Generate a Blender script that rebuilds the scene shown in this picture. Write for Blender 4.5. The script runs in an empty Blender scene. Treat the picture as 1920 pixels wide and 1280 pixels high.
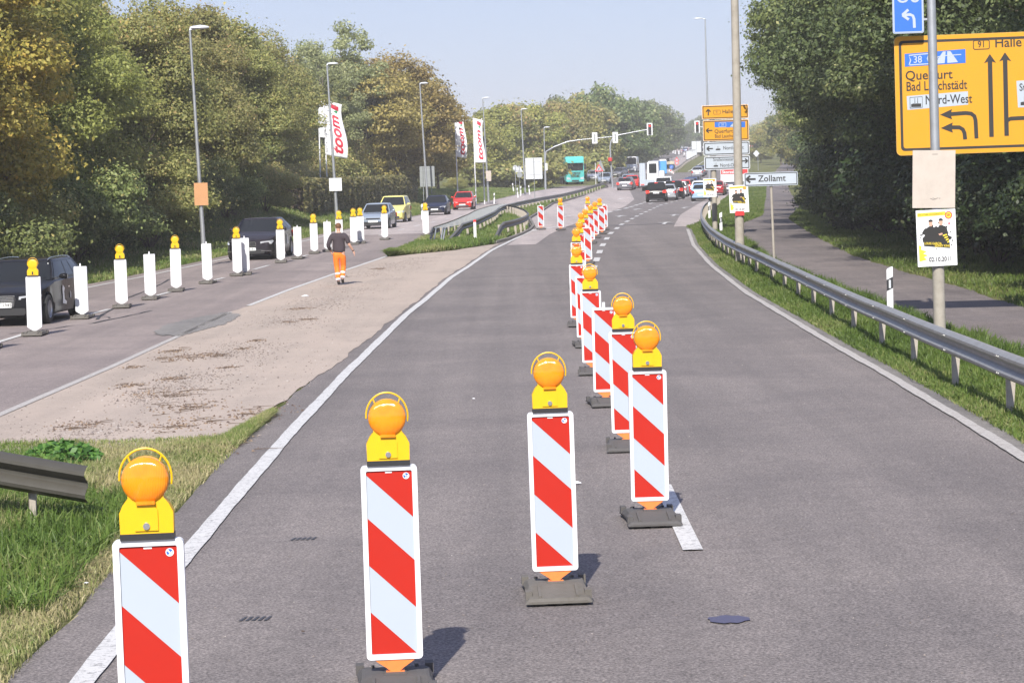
import bpy, bmesh, math, random
import numpy as np
from mathutils import Vector, Matrix
R = math.radians
scene = bpy.context.scene
col = scene.collection

# ------------------------------------------------------------------ camera, sky, sun
FOC = 4500.0; HC = 2.66; PIT = math.atan(273 / FOC); RHO = R(1.72)
cd = bpy.data.cameras.new('camera'); cam = bpy.data.objects.new('camera', cd); col.objects.link(cam)
cd.sensor_width = 36; cd.lens = FOC / 1920 * 36; cd.clip_start = 0.1; cd.clip_end = 9000
R0 = Vector((1, 0, 0)); U0 = Vector((0, math.sin(PIT), math.cos(PIT))); F0 = Vector((0, math.cos(PIT), -math.sin(PIT)))
Xc = math.cos(RHO) * R0 - math.sin(RHO) * U0; Yc = math.sin(RHO) * R0 + math.cos(RHO) * U0; Zc = -F0
cam.matrix_world = Matrix(((Xc.x, Yc.x, Zc.x, 0), (Xc.y, Yc.y, Zc.y, 0), (Xc.z, Yc.z, Zc.z, HC), (0, 0, 0, 1)))
scene.camera = cam
SUN_EL = 41; SUN_AZ = 8.5
world = bpy.data.worlds.new("World"); scene.world = world; world.use_nodes = True
nt = world.node_tree; bg = nt.nodes['Background']
sky = nt.nodes.new('ShaderNodeTexSky'); sky.sky_type = 'NISHITA'; sky.sun_disc = False
sky.sun_elevation = R(SUN_EL); sky.sun_rotation = R(180 + SUN_AZ)
sky.air_density = 1.0; sky.dust_density = .6; sky.ozone_density = 2.0; sky.altitude = 100
_mx = nt.nodes.new('ShaderNodeMix'); _mx.data_type = 'RGBA'; _mx.inputs[0].default_value = .72
_mx.inputs[7].default_value = (2.05, 2.35, 3.95, 1)      # thin bright autumn haze in front of the blue
nt.links.new(sky.outputs[0], _mx.inputs[6]); nt.links.new(_mx.outputs[2], bg.inputs[0]); bg.inputs[1].default_value = 0.13
sd = bpy.data.lights.new('sun', 'SUN'); sun = bpy.data.objects.new('sun', sd); col.objects.link(sun)
sd.energy = 5.0; sd.angle = R(0.55); sd.color = (1.0, 0.95, 0.87)
sdir = Vector((math.sin(R(SUN_AZ)) * math.cos(R(SUN_EL)), math.cos(R(SUN_AZ)) * math.cos(R(SUN_EL)), -math.sin(R(SUN_EL))))
sun.rotation_euler = sdir.to_track_quat('-Z', 'Y').to_euler(); sun.location = (-20, -40, 60)
scene.view_settings.view_transform = 'Standard'; scene.view_settings.look = 'None'
scene.view_settings.exposure = 0.55; scene.view_settings.gamma = 1
scene.render.engine = 'CYCLES'
scene.cycles.max_bounces = 6; scene.cycles.diffuse_bounces = 4; scene.cycles.glossy_bounces = 2
scene.cycles.transmission_bounces = 3; scene.cycles.volume_bounces = 0; scene.cycles.transparent_max_bounces = 6

# ------------------------------------------------------------------ terrain profile and ray helpers
KN = [(-60, 0), (0, 0), (40, 0), (60, .1), (80, .3), (100, .6), (125, .95), (160, 1.28), (180, 1.47), (200, 1.65), (226, 1.93),
      (250, 2.42), (280, 3.15), (312, 3.9), (424, 6.4), (600, 10.8), (818, 16.0), (1000, 20.2), (1300, 24), (1800, 26), (4200, 28)]
def Z(y):
    for (a, za), (b, zb) in zip(KN, KN[1:]):
        if y <= b: return za + (zb - za) * (y - a) / (b - a)
    return KN[-1][1]
def ray(px, py):
    u = px - 960; v = 640 - py
    a = u * math.cos(RHO) + v * math.sin(RHO); b = -u * math.sin(RHO) + v * math.cos(RHO)
    return (a / FOC, math.cos(PIT) + b / FOC * math.sin(PIT), -math.sin(PIT) + b / FOC * math.cos(PIT))
def G(px, py, h=0.0):
    """where the ray of a photograph pixel meets the ground (raised by h)"""
    d = ray(px, py)
    lo = 2.0; y = lo
    while y < 3000:
        t = y / d[1]
        if HC + t * d[2] <= Z(y) + h: return (t * d[0], y)
        y *= 1.001
    return (t * d[0], 3000)
def W(px, py, D):
    d = ray(px, py); t = D / d[1]
    return Vector((t * d[0], D, HC + t * d[2]))
def interp(pts, y):
    if y <= pts[0][1]:
        (x0, y0), (x1, y1) = pts[0], pts[1]
    else:
        for (x0, y0), (x1, y1) in zip(pts, pts[1:]):
            if y <= y1: break
    return x0 + (x1 - x0) * (y - y0) / (y1 - y0)

# ------------------------------------------------------------------ object helpers
def tag(o, label=None, cat=None, group=None, kind=None):
    if label: o['label'] = label
    if cat: o['category'] = cat
    if group: o['group'] = group
    if kind: o['kind'] = kind
    return o
def empty(name, loc=(0, 0, 0), rz=0, label=None, cat=None, group=None):
    o = bpy.data.objects.new(name, None); col.objects.link(o); o.location = loc; o.rotation_euler = (0, 0, rz)
    o.empty_display_size = .2
    return tag(o, label, cat, group)
def link(name, me, parent=None, loc=None, rot=None):
    o = bpy.data.objects.new(name, me); col.objects.link(o)
    if parent is not None: o.parent = parent
    if loc is not None: o.location = loc
    if rot is not None: o.rotation_euler = rot
    return o
def children(o): return list(o.children)
def copy_tree(o, parent=None):
    c = o.copy(); col.objects.link(c)
    if parent is not None: c.parent = parent
    for ch in list(o.children): copy_tree(ch, c)
    return c
class MB:
    def __init__(s): s.v = []; s.f = []; s.m = []
    def add(s, pts, faces, m=0):
        b = len(s.v); s.v += [tuple(p) for p in pts]
        for f in faces: s.f.append(tuple(b + i for i in f)); s.m.append(m)
        return s
    def box(s, x0, x1, y0, y1, z0, z1, m=0, tx=0, ty=0):
        p = [(x0, y0, z0), (x1, y0, z0), (x1, y1, z0), (x0, y1, z0), (x0 + tx, y0 + ty, z1), (x1 - tx, y0 + ty, z1), (x1 - tx, y1 - ty, z1), (x0 + tx, y1 - ty, z1)]
        return s.add(p, [(3, 2, 1, 0), (4, 5, 6, 7), (0, 1, 5, 4), (1, 2, 6, 5), (2, 3, 7, 6), (3, 0, 4, 7)], m)
    def cyl(s, p0, p1, r0, r1=None, n=12, m=0, cap=True):
        r1 = r0 if r1 is None else r1
        p0 = Vector(p0); p1 = Vector(p1); d = (p1 - p0).normalized()
        a = d.orthogonal().normalized(); b = d.cross(a)
        pts = [p0 + (a * math.cos(2 * math.pi * i / n) + b * math.sin(2 * math.pi * i / n)) * r0 for i in range(n)]
        pts += [p1 + (a * math.cos(2 * math.pi * i / n) + b * math.sin(2 * math.pi * i / n)) * r1 for i in range(n)]
        fs = [(i, (i + 1) % n, n + (i + 1) % n, n + i) for i in range(n)]
        if cap: fs += [tuple(reversed(range(n))), tuple(range(n, 2 * n))]
        return s.add(pts, fs, m)
    def tube(s, path, r, n=8, m=0):
        path = [Vector(p) for p in path]; rs = r if isinstance(r, (list, tuple)) else [r] * len(path)
        pts = []; a = None
        for i, p in enumerate(path):
            d = (path[min(i + 1, len(path) - 1)] - path[max(i - 1, 0)]).normalized()
            a = d.orthogonal().normalized() if a is None else (a - d * a.dot(d)).normalized()
            b = d.cross(a)
            pts += [p + (a * math.cos(2 * math.pi * k / n) + b * math.sin(2 * math.pi * k / n)) * rs[i] for k in range(n)]
        fs = []
        for i in range(len(path) - 1):
            for k in range(n): fs.append((i * n + k, i * n + (k + 1) % n, (i + 1) * n + (k + 1) % n, (i + 1) * n + k))
        fs += [tuple(reversed(range(n))), tuple((len(path) - 1) * n + k for k in range(n))]
        return s.add(pts, fs, m)
    def prism(s, outline, y0, y1, m=0):
        """outline in x,z (counter-clockwise seen from the front, -y), thickness along y"""
        n = len(outline)
        pts = [(x, y0, z) for x, z in outline] + [(x, y1, z) for x, z in outline]
        return s.add(pts, [tuple(range(n)), tuple(reversed(range(n, 2 * n)))] + [((i + 1) % n, i, n + i, n + (i + 1) % n) for i in range(n)], m)
    def flat(s, outline, y, m=0):
        return s.add([(x, y, z) for x, z in outline], [tuple(range(len(outline)))], m)
    def disc(s, cx, cz, y, r, m=0, n=24, r2=None):
        return s.flat([(cx + r * math.cos(2 * math.pi * i / n), cz + (r2 or r) * math.sin(2 * math.pi * i / n)) for i in range(n)], y, m)
    def ringflat(s, cx, cz, y, r0, r1, m=0, n=24):
        o = len(s.v)
        p = []
        for r in (r0, r1): p += [(cx + r * math.cos(2 * math.pi * i / n), y, cz + r * math.sin(2 * math.pi * i / n)) for i in range(n)]
        return s.add(p, [(i, (i + 1) % n, n + (i + 1) % n, n + i)[::-1] for i in range(n)], m)
    def bar(s, pts, w, y, m=0):
        """flat polyline stroke of width w in the x,z plane"""
        P = [Vector((a, b)) for a, b in pts]; L = []; Q = []
        for i, p in enumerate(P):
            d = (P[min(i + 1, len(P) - 1)] - P[max(i - 1, 0)]).normalized(); nrm = Vector((-d.y, d.x))
            L.append(p + nrm * w / 2); Q.append(p - nrm * w / 2)
        for i in range(len(P) - 1):
            s.add([(Q[i].x, y, Q[i].y), (Q[i + 1].x, y, Q[i + 1].y), (L[i + 1].x, y, L[i + 1].y), (L[i].x, y, L[i].y)], [(0, 1, 2, 3)], m)
        return s
    def lathe(s, prof, n=24, m=0, axis='z', c=(0, 0, 0)):
        pts = []
        for r, h in prof:
            for k in range(n):
                t = 2 * math.pi * k / n; a, b = r * math.cos(t), r * math.sin(t)
                pts.append({'z': (c[0] + a, c[1] + b, c[2] + h), 'y': (c[0] + a, c[1] - h, c[2] + b), 'x': (c[0] + h, c[1] + a, c[2] + b)}[axis])
        fs = [(i * n + k, i * n + (k + 1) % n, (i + 1) * n + (k + 1) % n, (i + 1) * n + k) for i in range(len(prof) - 1) for k in range(n)]
        return s.add(pts, fs, m)
    def loft(s, rings, m=0, closed=True, caps=True):
        n = len(rings[0]); pts = [p for r in rings for p in r]
        kk = n if closed else n - 1
        fs = [(i * n + k, i * n + (k + 1) % n, (i + 1) * n + (k + 1) % n, (i + 1) * n + k) for i in range(len(rings) - 1) for k in range(kk)]
        if caps: fs += [tuple(reversed(range(n))), tuple((len(rings) - 1) * n + k for k in range(n))]
        return s.add(pts, fs, m)
    def mesh(s, name, mats, smooth=False, recalc=True):
        me = bpy.data.meshes.new(name); me.from_pydata(s.v, [], s.f)
        for mt in (mats if isinstance(mats, (list, tuple)) else [mats]): me.materials.append(mt)
        me.polygons.foreach_set('material_index', s.m)
        if recalc:
            bm = bmesh.new(); bm.from_mesh(me); bmesh.ops.recalc_face_normals(bm, faces=bm.faces); bm.to_mesh(me); bm.free()
        if smooth:
            me.polygons.foreach_set('use_smooth', [True] * len(me.polygons))
            me.set_sharp_from_angle(angle=R(smooth if smooth is not True else 40))
        me.update(); return me
    def build(s, name, mats, parent=None, smooth=False, loc=None, rot=None, recalc=True):
        return link(name, s.mesh(name, mats, smooth, recalc), parent, loc, rot)
def bevel(o, w=.01, seg=2):
    bm = bmesh.new(); bm.from_mesh(o.data)
    es = [e for e in bm.edges if len(e.link_faces) == 2 and e.calc_face_angle(0) > R(30)]
    bmesh.ops.bevel(bm, geom=es, offset=w, segments=seg, affect='EDGES', clamp_overlap=True)
    bm.to_mesh(o.data); bm.free(); o.data.polygons.foreach_set('use_smooth', [True] * len(o.data.polygons)); o.data.set_sharp_from_angle(angle=R(35))
    return o
def rrect(x0, x1, z0, z1, r, k=4):
    p = []
    for cx, cz, a in ((x1 - r, z0 + r, -90), (x1 - r, z1 - r, 0), (x0 + r, z1 - r, 90), (x0 + r, z0 + r, 180)):
        for i in range(k + 1):
            t = R(a + 90 * i / k); p.append((cx + r * math.cos(t), cz + r * math.sin(t)))
    return p
def fast_mesh(name, V, Fc, mat, tint=None):
    me = bpy.data.meshes.new(name); nv = len(V); nf, k = Fc.shape
    me.vertices.add(nv); me.vertices.foreach_set('co', V.astype(np.float32).ravel())
    me.loops.add(nf * k); me.loops.foreach_set('vertex_index', Fc.astype(np.int32).ravel())
    me.polygons.add(nf); me.polygons.foreach_set('loop_start', np.arange(0, nf * k, k, dtype=np.int32))
    me.polygons.foreach_set('loop_total', np.full(nf, k, dtype=np.int32))
    me.materials.append(mat)
    if tint is not None:
        at = me.attributes.new('tint', 'FLOAT', 'POINT'); at.data.foreach_set('value', tint.astype(np.float32))
    me.update(calc_edges=True); return me
def text(s, size, mat, parent, x, z, y=-0.004, align='LEFT', wscale=1.0, name='lettering', rot=0, bold=0.0, shear=0):
    cu = bpy.data.curves.new('t', 'FONT'); cu.body = s; cu.size = size; cu.align_x = align; cu.align_y = 'CENTER'
    cu.offset = bold * size; cu.shear = shear; cu.resolution_u = 3
    ob = bpy.data.objects.new('t', cu); col.objects.link(ob)
    dg = bpy.context.evaluated_depsgraph_get(); dg.update()
    me = bpy.data.meshes.new_from_object(ob.evaluated_get(dg)); me.name = name
    bpy.data.objects.remove(ob)
    me.materials.clear(); me.materials.append(mat)
    M_ = Matrix.Rotation(rot, 4, 'Y') @ Matrix.Rotation(R(90), 4, 'X') @ Matrix.Diagonal((wscale, 1, 1, 1))
    me.transform(M_)
    return link(name, me, parent, (x, y, z))

# ------------------------------------------------------------------ materials
def nmat(name):
    m = bpy.data.materials.new(name); m.use_nodes = True
    return m, m.node_tree, m.node_tree.nodes['Principled BSDF']
def simple(name, c, rough=.5, metal=0, spec=.5, dirt=0.0, dscale=3.0, coat=0, bump=0, em=None):
    m, t, b = nmat(name)
    b.inputs['Base Color'].default_value = (*c, 1); b.inputs['Roughness'].default_value = rough
    b.inputs['Metallic'].default_value = metal; b.inputs['Specular IOR Level'].default_value = spec
    b.inputs['Coat Weight'].default_value = coat; b.inputs['Coat Roughness'].default_value = .08
    if em: b.inputs['Emission Color'].default_value = (*em[:3], 1); b.inputs['Emission Strength'].default_value = em[3]
    if dirt or bump:
        tc = t.nodes.new('ShaderNodeTexCoord'); n = t.nodes.new('ShaderNodeTexNoise'); n.inputs['Scale'].default_value = dscale
        n.inputs['Detail'].default_value = 7; n.inputs['Roughness'].default_value = .65
        t.links.new(tc.outputs['Object'], n.inputs['Vector'])
        if dirt:
            mr = t.nodes.new('ShaderNodeMapRange'); mr.inputs[1].default_value = .42; mr.inputs[2].default_value = .75
            mr.inputs[3].default_value = 0; mr.inputs[4].default_value = dirt
            mx = t.nodes.new('ShaderNodeMix'); mx.data_type = 'RGBA'
            mx.inputs[6].default_value = (*c, 1); mx.inputs[7].default_value = (c[0] * .45 + .02, c[1] * .42 + .018, c[2] * .38 + .014, 1)
            t.links.new(n.outputs[0], mr.inputs[0]); t.links.new(mr.outputs[0], mx.inputs[0]); t.links.new(mx.outputs[2], b.inputs['Base Color'])
        if bump:
            bu = t.nodes.new('ShaderNodeBump'); bu.inputs['Strength'].default_value = bump; bu.inputs['Distance'].default_value = .01
            t.links.new(n.outputs[0], bu.inputs['Height']); t.links.new(bu.outputs[0], b.inputs['Normal'])
    return m
def noise(t, vec, scale, detail=6, rough=.6, dist=0):
    n = t.nodes.new('ShaderNodeTexNoise'); n.inputs['Scale'].default_value = scale; n.inputs['Detail'].default_value = detail
    n.inputs['Roughness'].default_value = rough; n.inputs['Distortion'].default_value = dist
    t.links.new(vec, n.inputs['Vector']); return n.outputs[0]
def ramp(t, fac, stops):
    r = t.nodes.new('ShaderNodeValToRGB'); e = r.color_ramp.elements
    while len(e) < len(stops): e.new(.5)
    for el, (p, c) in zip(e, stops): el.position = p; el.color = (*c, 1) if len(c) == 3 else c
    t.links.new(fac, r.inputs[0]); return r.outputs[0]
def mixc(t, fac, a, b, mode='MIX'):
    x = t.nodes.new('ShaderNodeMix'); x.data_type = 'RGBA'; x.blend_type = mode
    for i, v in ((0, fac), (6, a), (7, b)):
        if isinstance(v, (int, float)): x.inputs[i].default_value = v
        elif isinstance(v, tuple): x.inputs[i].default_value = (*v, 1)
        else: t.links.new(v, x.inputs[i])
    return x.outputs[2]
def maprange(t, v, a, b, c, d):
    m = t.nodes.new('ShaderNodeMapRange')
    for i, q in enumerate((a, b, c, d)): m.inputs[i + 1].default_value = q
    t.links.new(v, m.inputs[0]); return m.outputs[0]
def coords(t, sx=1, sy=1, sz=1):
    tc = t.nodes.new('ShaderNodeTexCoord'); mp = t.nodes.new('ShaderNodeMapping'); mp.inputs['Scale'].default_value = (sx, sy, sz)
    t.links.new(tc.outputs['Object'], mp.inputs[0]); return mp.outputs[0]
def asphalt(name, c, var=.25, dusty=None, agg=.5, wheel=True):
    m, t, b = nmat(name); v = coords(t)
    fine = noise(t, v, 50, 5, .8); mid = noise(t, v, 6, 6, .65); big = noise(t, v, .35, 5, .6, .5)
    c0 = ramp(t, fine, [(.40, tuple(x * (1 - agg) for x in c)), (.5, c), (.60, tuple(x * (1 + agg * 1.3) for x in c))])
    c1 = mixc(t, maprange(t, mid, .3, .7, 0, 1), tuple([1 - var * .5] * 3), tuple([1 + var * .5] * 3))
    c2 = mixc(t, 1, c0, c1, 'MULTIPLY')
    c3 = mixc(t, maprange(t, big, .35, .68, 0, 1), (1 - var * .6, 1 - var * .6, 1 - var * .55), (1 + var * .45, 1 + var * .42, 1 + var * .38))
    c4 = mixc(t, 1, c2, c3, 'MULTIPLY')
    # long streaks along the driving direction
    st = noise(t, coords(t, 1.1, .02, 1), 1.0, 5, .6)
    c4 = mixc(t, 1, c4, mixc(t, maprange(t, st, .35, .65, 0, 1), (.86, .86, .86), (1.10, 1.09, 1.08)), 'MULTIPLY')
    # bright chips and dark tar spots
    ch = noise(t, v, 42, 2, .5)
    c4 = mixc(t, maprange(t, ch, .735, .75, 0, .55), c4, (.42, .40, .38))
    sp = noise(t, v, 1.7, 4, .55)
    c4 = mixc(t, maprange(t, sp, .70, .74, 0, .30), c4, tuple(x * .55 for x in c))
    if dusty: 
        du = noise(t, coords(t, .5, .16, 1), 1.6, 6, .65, .6)
        c4 = mixc(t, maprange(t, du, .40, .66, .15, .85), c4, dusty)
    t.links.new(c4, b.inputs['Base Color']); b.inputs['Roughness'].default_value = .82; b.inputs['Specular IOR Level'].default_value = .35
    bu = t.nodes.new('ShaderNodeBump'); bu.inputs['Strength'].default_value = .5; bu.inputs['Distance'].default_value = .004
    t.links.new(fine, bu.inputs['Height']); t.links.new(bu.outputs[0], b.inputs['Normal'])
    return m
def paintmat(name, c=(.72, .72, .70), under=(.15, .145, .14), wear=.5):
    m, t, b = nmat(name); v = coords(t)
    n1 = noise(t, v, 28, 6, .75); n2 = noise(t, coords(t, 3, 26, 1), 2.2, 4, .6); n3 = noise(t, v, 2.0, 4)
    mm = t.nodes.new('ShaderNodeMath'); mm.operation = 'MULTIPLY_ADD'; mm.inputs[1].default_value = .45
    t.links.new(n2, mm.inputs[0]); t.links.new(n1, mm.inputs[2])
    wv = t.nodes.new('ShaderNodeTexWave'); wv.bands_direction = 'Y'; wv.inputs['Scale'].default_value = 9; wv.inputs['Distortion'].default_value = 5; wv.inputs['Detail'].default_value = 3; wv.inputs['Detail Scale'].default_value = 3; t.links.new(v, wv.inputs['Vector'])
    cc = mixc(t, maprange(t, n3, .3, .7, 0, .35), c, tuple(x * .72 for x in c))
    cc = mixc(t, maprange(t, mm.outputs[0], .72 + (1 - wear) * .12, .82 + (1 - wear) * .12, 0, .9), cc, under)
    cc = mixc(t, maprange(t, wv.outputs[1], .10 + wear * .05, .02, 0, .55 * wear), cc, tuple(x * 1.6 for x in under))
    t.links.new(cc, b.inputs['Base Color']); b.inputs['Roughness'].default_value = .6
    return m
def leafmat(name, cols, trans=.35):
    m, t, b = nmat(name)
    at = t.nodes.new('ShaderNodeAttribute'); at.attribute_name = 'tint'
    oi = t.nodes.new('ShaderNodeObjectInfo')
    c = ramp(t, at.outputs['Fac'], cols)
    hs = t.nodes.new('ShaderNodeHueSaturation'); t.links.new(c, hs.inputs['Color'])
    t.links.new(maprange(t, oi.outputs['Random'], 0, 1, .485, .51), hs.inputs['Hue'])
    t.links.new(maprange(t, oi.outputs['Random'], 0, 1, .86, 1.12), hs.inputs['Value'])
    t.links.new(hs.outputs[0], b.inputs['Base Color']); b.inputs['Roughness'].default_value = .5; b.inputs['Specular IOR Level'].default_value = .35
    tr = t.nodes.new('ShaderNodeBsdfTranslucent'); mx = t.nodes.new('ShaderNodeMixShader'); mx.inputs[0].default_value = trans
    t.links.new(hs.outputs[0], tr.inputs[0]); t.links.new(b.outputs[0], mx.inputs[1]); t.links.new(tr.outputs[0], mx.inputs[2])
    t.links.new(mx.outputs[0], t.nodes['Material Output'].inputs[0]); return m
M = {}
M['asphalt'] = asphalt('asphalt', (.168, .149, .141), .24, agg=.5)
M['asphalt_far'] = asphalt('asphalt_reddish', (.36, .315, .30), .2, agg=.3)
M['asphalt_left'] = asphalt('asphalt_left', (.235, .198, .186), .25, agg=.35)
M['asphalt_tan'] = asphalt('asphalt_dusty', (.345, .290, .245), .16, dusty=(.41, .335, .280), agg=.22)
M['asphalt_patch'] = asphalt('asphalt_patch', (.20, .19, .18), .25)
M['asphalt_path'] = asphalt('asphalt_path', (.155, .134, .127), .34, agg=.4)
M['paint'] = paintmat('road_paint', (.60, .59, .57), wear=.7)
M['paint_worn'] = paintmat('road_paint_worn', (.46, .44, .41), (.24, .21, .19), wear=1.0)
M['steel'] = simple('galvanised_steel', (.46, .48, .50), .42, .65, dirt=.35, dscale=5)
M['rail'] = simple('weathered_rail_steel', (.30, .30, .29), .5, .4, dirt=.5, dscale=4)
M['rail_end'] = simple('dark_rail_steel', (.075, .07, .058), .5, .3, dirt=.5, dscale=4)  # rail steel in a darker base colour than the other beams
M['rail_dark'] = simple('aged_rail_steel', (.16, .152, .135), .5, .4, dirt=.5, dscale=4)
M['rail_post'] = simple('rail_post_steel', (.40, .36, .31), .65, .15, dirt=.5, dscale=8)
M['concrete'] = simple('concrete_pole', (.36, .33, .28), .85, dirt=.5, dscale=5, bump=.4)
M['white'] = simple('white_plastic', (.72, .73, .75), .42, dirt=.08, dscale=6)
M['white_film'] = simple('white_reflective_film', (.40, .45, .51), .38, dirt=.05)
M['red_film'] = simple('red_reflective_film', (.43, .018, .009), .5, spec=.25, dirt=.08)
M['orange_tang'] = simple('orange_plastic', (.80, .22, .05), .5, dirt=.3, dscale=20)
M['yellow'] = simple('yellow_plastic', (.74, .44, .005), .38, dirt=.12, dscale=9)
M['black'] = simple('black_plastic', (.022, .022, .024), .5)
M['rubber'] = simple('recycled_rubber', (.085, .080, .078), .85, dirt=.3, dscale=9, bump=.6)
M['rubber_dust'] = simple('dusty_rubber', (.125, .115, .102), .9, dirt=.6, dscale=7, bump=.6)
M['chrome'] = simple('chrome', (.75, .76, .78), .18, 1)
M['sign_yellow'] = simple('sign_yellow', (.60, .275, .002), .5, dirt=.04)
M['sign_yellow2'] = simple('sign_yellow_border', (.55, .30, .05), .5)
M['sign_white'] = simple('sign_white', (.42, .47, .53), .5, dirt=.08)
M['sign_back'] = simple('sign_back_grey', (.60, .63, .66), .5, .2, dirt=.1)
M['sign_back_dark'] = simple('sign_back_dark', (.27, .29, .29), .5, .2, dirt=.2)
M['sign_blue'] = simple('sign_blue', (.02, .13, .50), .5)
M['sign_black'] = simple('sign_black', (.02, .019, .018), .6)
M['paper'] = simple('poster_paper', (.80, .81, .83), .7)
M['poster_yellow'] = simple('poster_yellow', (.80, .60, .04), .7)
M['board'] = simple('hardboard', (.50, .44, .385), .85, dirt=.25, dscale=4)
M['board_orange'] = simple('orange_board', (.50, .26, .12), .8, dirt=.15)
M['red'] = simple('signal_red', (.65, .03, .03), .5)
M['red_print'] = simple('red_print', (.55, .02, .05), .6)
M['green_print'] = simple('green_print', (.03, .30, .12), .6)
M['flag'] = simple('flag_cloth', (.76, .77, .80), .8)
M['skin'] = simple('skin', (.56, .33, .24), .55)

_lens = nmat('amber_lens'); M['lens'] = _lens[0]
b_ = _lens[2]; b_.inputs['Base Color'].default_value = (.95, .30, .006, 1); b_.inputs['Roughness'].default_value = .13
b_.inputs['Subsurface Weight'].default_value = .0; b_.inputs['Coat Weight'].default_value = .6
_t = _lens[1]; _v = coords(_t, 1, 1, 1)
_w = _t.nodes.new('ShaderNodeTexWave'); _w.wave_type = 'BANDS'; _w.bands_direction = 'X'; _w.inputs['Scale'].default_value = 45
_t.links.new(_v, _w.inputs['Vector']); _b = _t.nodes.new('ShaderNodeBump'); _b.inputs['Strength'].default_value = .35; _b.inputs['Distance'].default_value = .003
_t.links.new(_w.outputs[1], _b.inputs['Height']); _t.links.new(_b.outputs[0], b_.inputs['Normal'])
_n = noise(_t, _v, 9, 2); _t.links.new(mixc(_t, maprange(_t, _n, .35, .65, 0, 1), (.90, .29, .008), (.84, .22, .004)), b_.inputs['Base Color'])
# ------------------------------------------------------------------ ground, roads, markings
LLp = [(-15.2, -20), (-15.1, 20), (-14.6, 45), (-13.7, 64.4), (-13.0, 75), (-11.4, 93.4), (-9.85, 115), (-8.9, 133), (-6.9, 165), (-4.6, 200), (-1.9, 236), (1.14, 262), (6.48, 296), (14.0, 334), (19.5, 400), (30, 520), (40.4, 647), (64.9, 945), (95, 1300)]
LRp = [(-6.9, -20), (-6.75, 20), (-6.7, 31), (-6.67, 57), (-6.27, 67.7), (-5.66, 79.1), (-4.72, 91.5), (-4.55, 97.8), (-3.6, 115), (-3.0, 130), (-1.9, 150), (-.9, 167), (1.2, 195), (3.4, 219), (5.9, 240), (9.7, 274), (12, 290)]
Lp = [(-2.5, -20), (-2.5, 13.4), (-2.56, 18), (-2.62, 27), (-2.6, 38), (-2.38, 53.8), (-1.81, 73.2), (-.73, 94.8), (.79, 115.3), (1.44, 124)]
ISLp = Lp[:-1] + [(1.44, 124), (1.45, 150), (4.2, 215), (11.9, 286)]
Rp = [(4.7, -20), (4.75, 14), (4.87, 22.9), (5.05, 28), (5.26, 34.8), (5.5, 45.7), (5.8, 59), (6.34, 75), (7.21, 94), (8.5, 114)]
TRp = Rp + [(8.95, 119.2), (9.4, 122), (10.8, 135.5), (12.2, 151), (17.5, 200), (27, 284), (31, 330), (37.2, 392), (50, 518), (65, 655), (92, 945), (120, 1300)]
PLp = [(7.6, -20), (7.6, 25), (7.7, 42), (8.2, 75), (9.0, 90), (9.6, 104), (11.2, 117), (12.06, 123), (14.6, 138), (28.3, 263), (45, 400), (78, 655), (110, 945)]
PRp = [(10.1, -20), (10.2, 35), (10.5, 49), (11.05, 59.5), (11.15, 68), (11.55, 81), (12.6, 98), (14.8, 126.6), (19.6, 161), (31, 265.7), (48, 400), (81, 655), (113, 945)]
MRp = [(26.2, 378), (37.3, 497), (52.8, 655), (78, 945)]          # median rail up the hill
def ys_for(y0, y1, *bs, fine=0):
    s = {y0, y1}
    for _, _y in [(0, k[0]) for k in KN]: s.add(_y)
    for b in bs:
        for _, y in b: s.add(y)
    y = y0
    while y < y1:
        s.add(round(y, 3)); y += fine if (fine and y < 130) else (3 if y < 130 else 8 if y < 300 else 25)
    return sorted(v for v in s if y0 <= v <= y1)
_rg = random.Random(5)
def wob(seed):
    ph = [random.Random(seed * 7 + i).uniform(0, 6.28) for i in range(5)]
    return lambda y: .5 * math.sin(y * .9 + ph[0]) + .35 * math.sin(y * 2.3 + ph[1]) + .3 * math.sin(y * 5.1 + ph[2]) + .2 * math.sin(y * 11 + ph[3])
def sheet(name, lb, rb, y0, y1, lvl, mat, wl=0, wr=0, fine=0, kind='structure', nx=1):
    ys = ys_for(y0, y1, lb, rb, fine=fine); m = MB(); f1, f2 = wob(len(name)), wob(len(name) + 3)
    V = []
    for y in ys:
        a = interp(lb, y) + wl * f1(y); b = interp(rb, y) + wr * f2(y)
        if b < a + .001: b = a + .001
        V.append([(a + (b - a) * i / nx, y, Z(y) + lvl * .004) for i in range(nx + 1)])
    m.loft(V, 0, closed=False, caps=False)
    o = m.build(name, mat, recalc=False)
    o.data.flip_normals() if o.data.polygons[0].normal.z < 0 else None
    if kind: o['kind'] = kind
    return o
def off(b, d): return [(x + d, y) for x, y in b]
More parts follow.
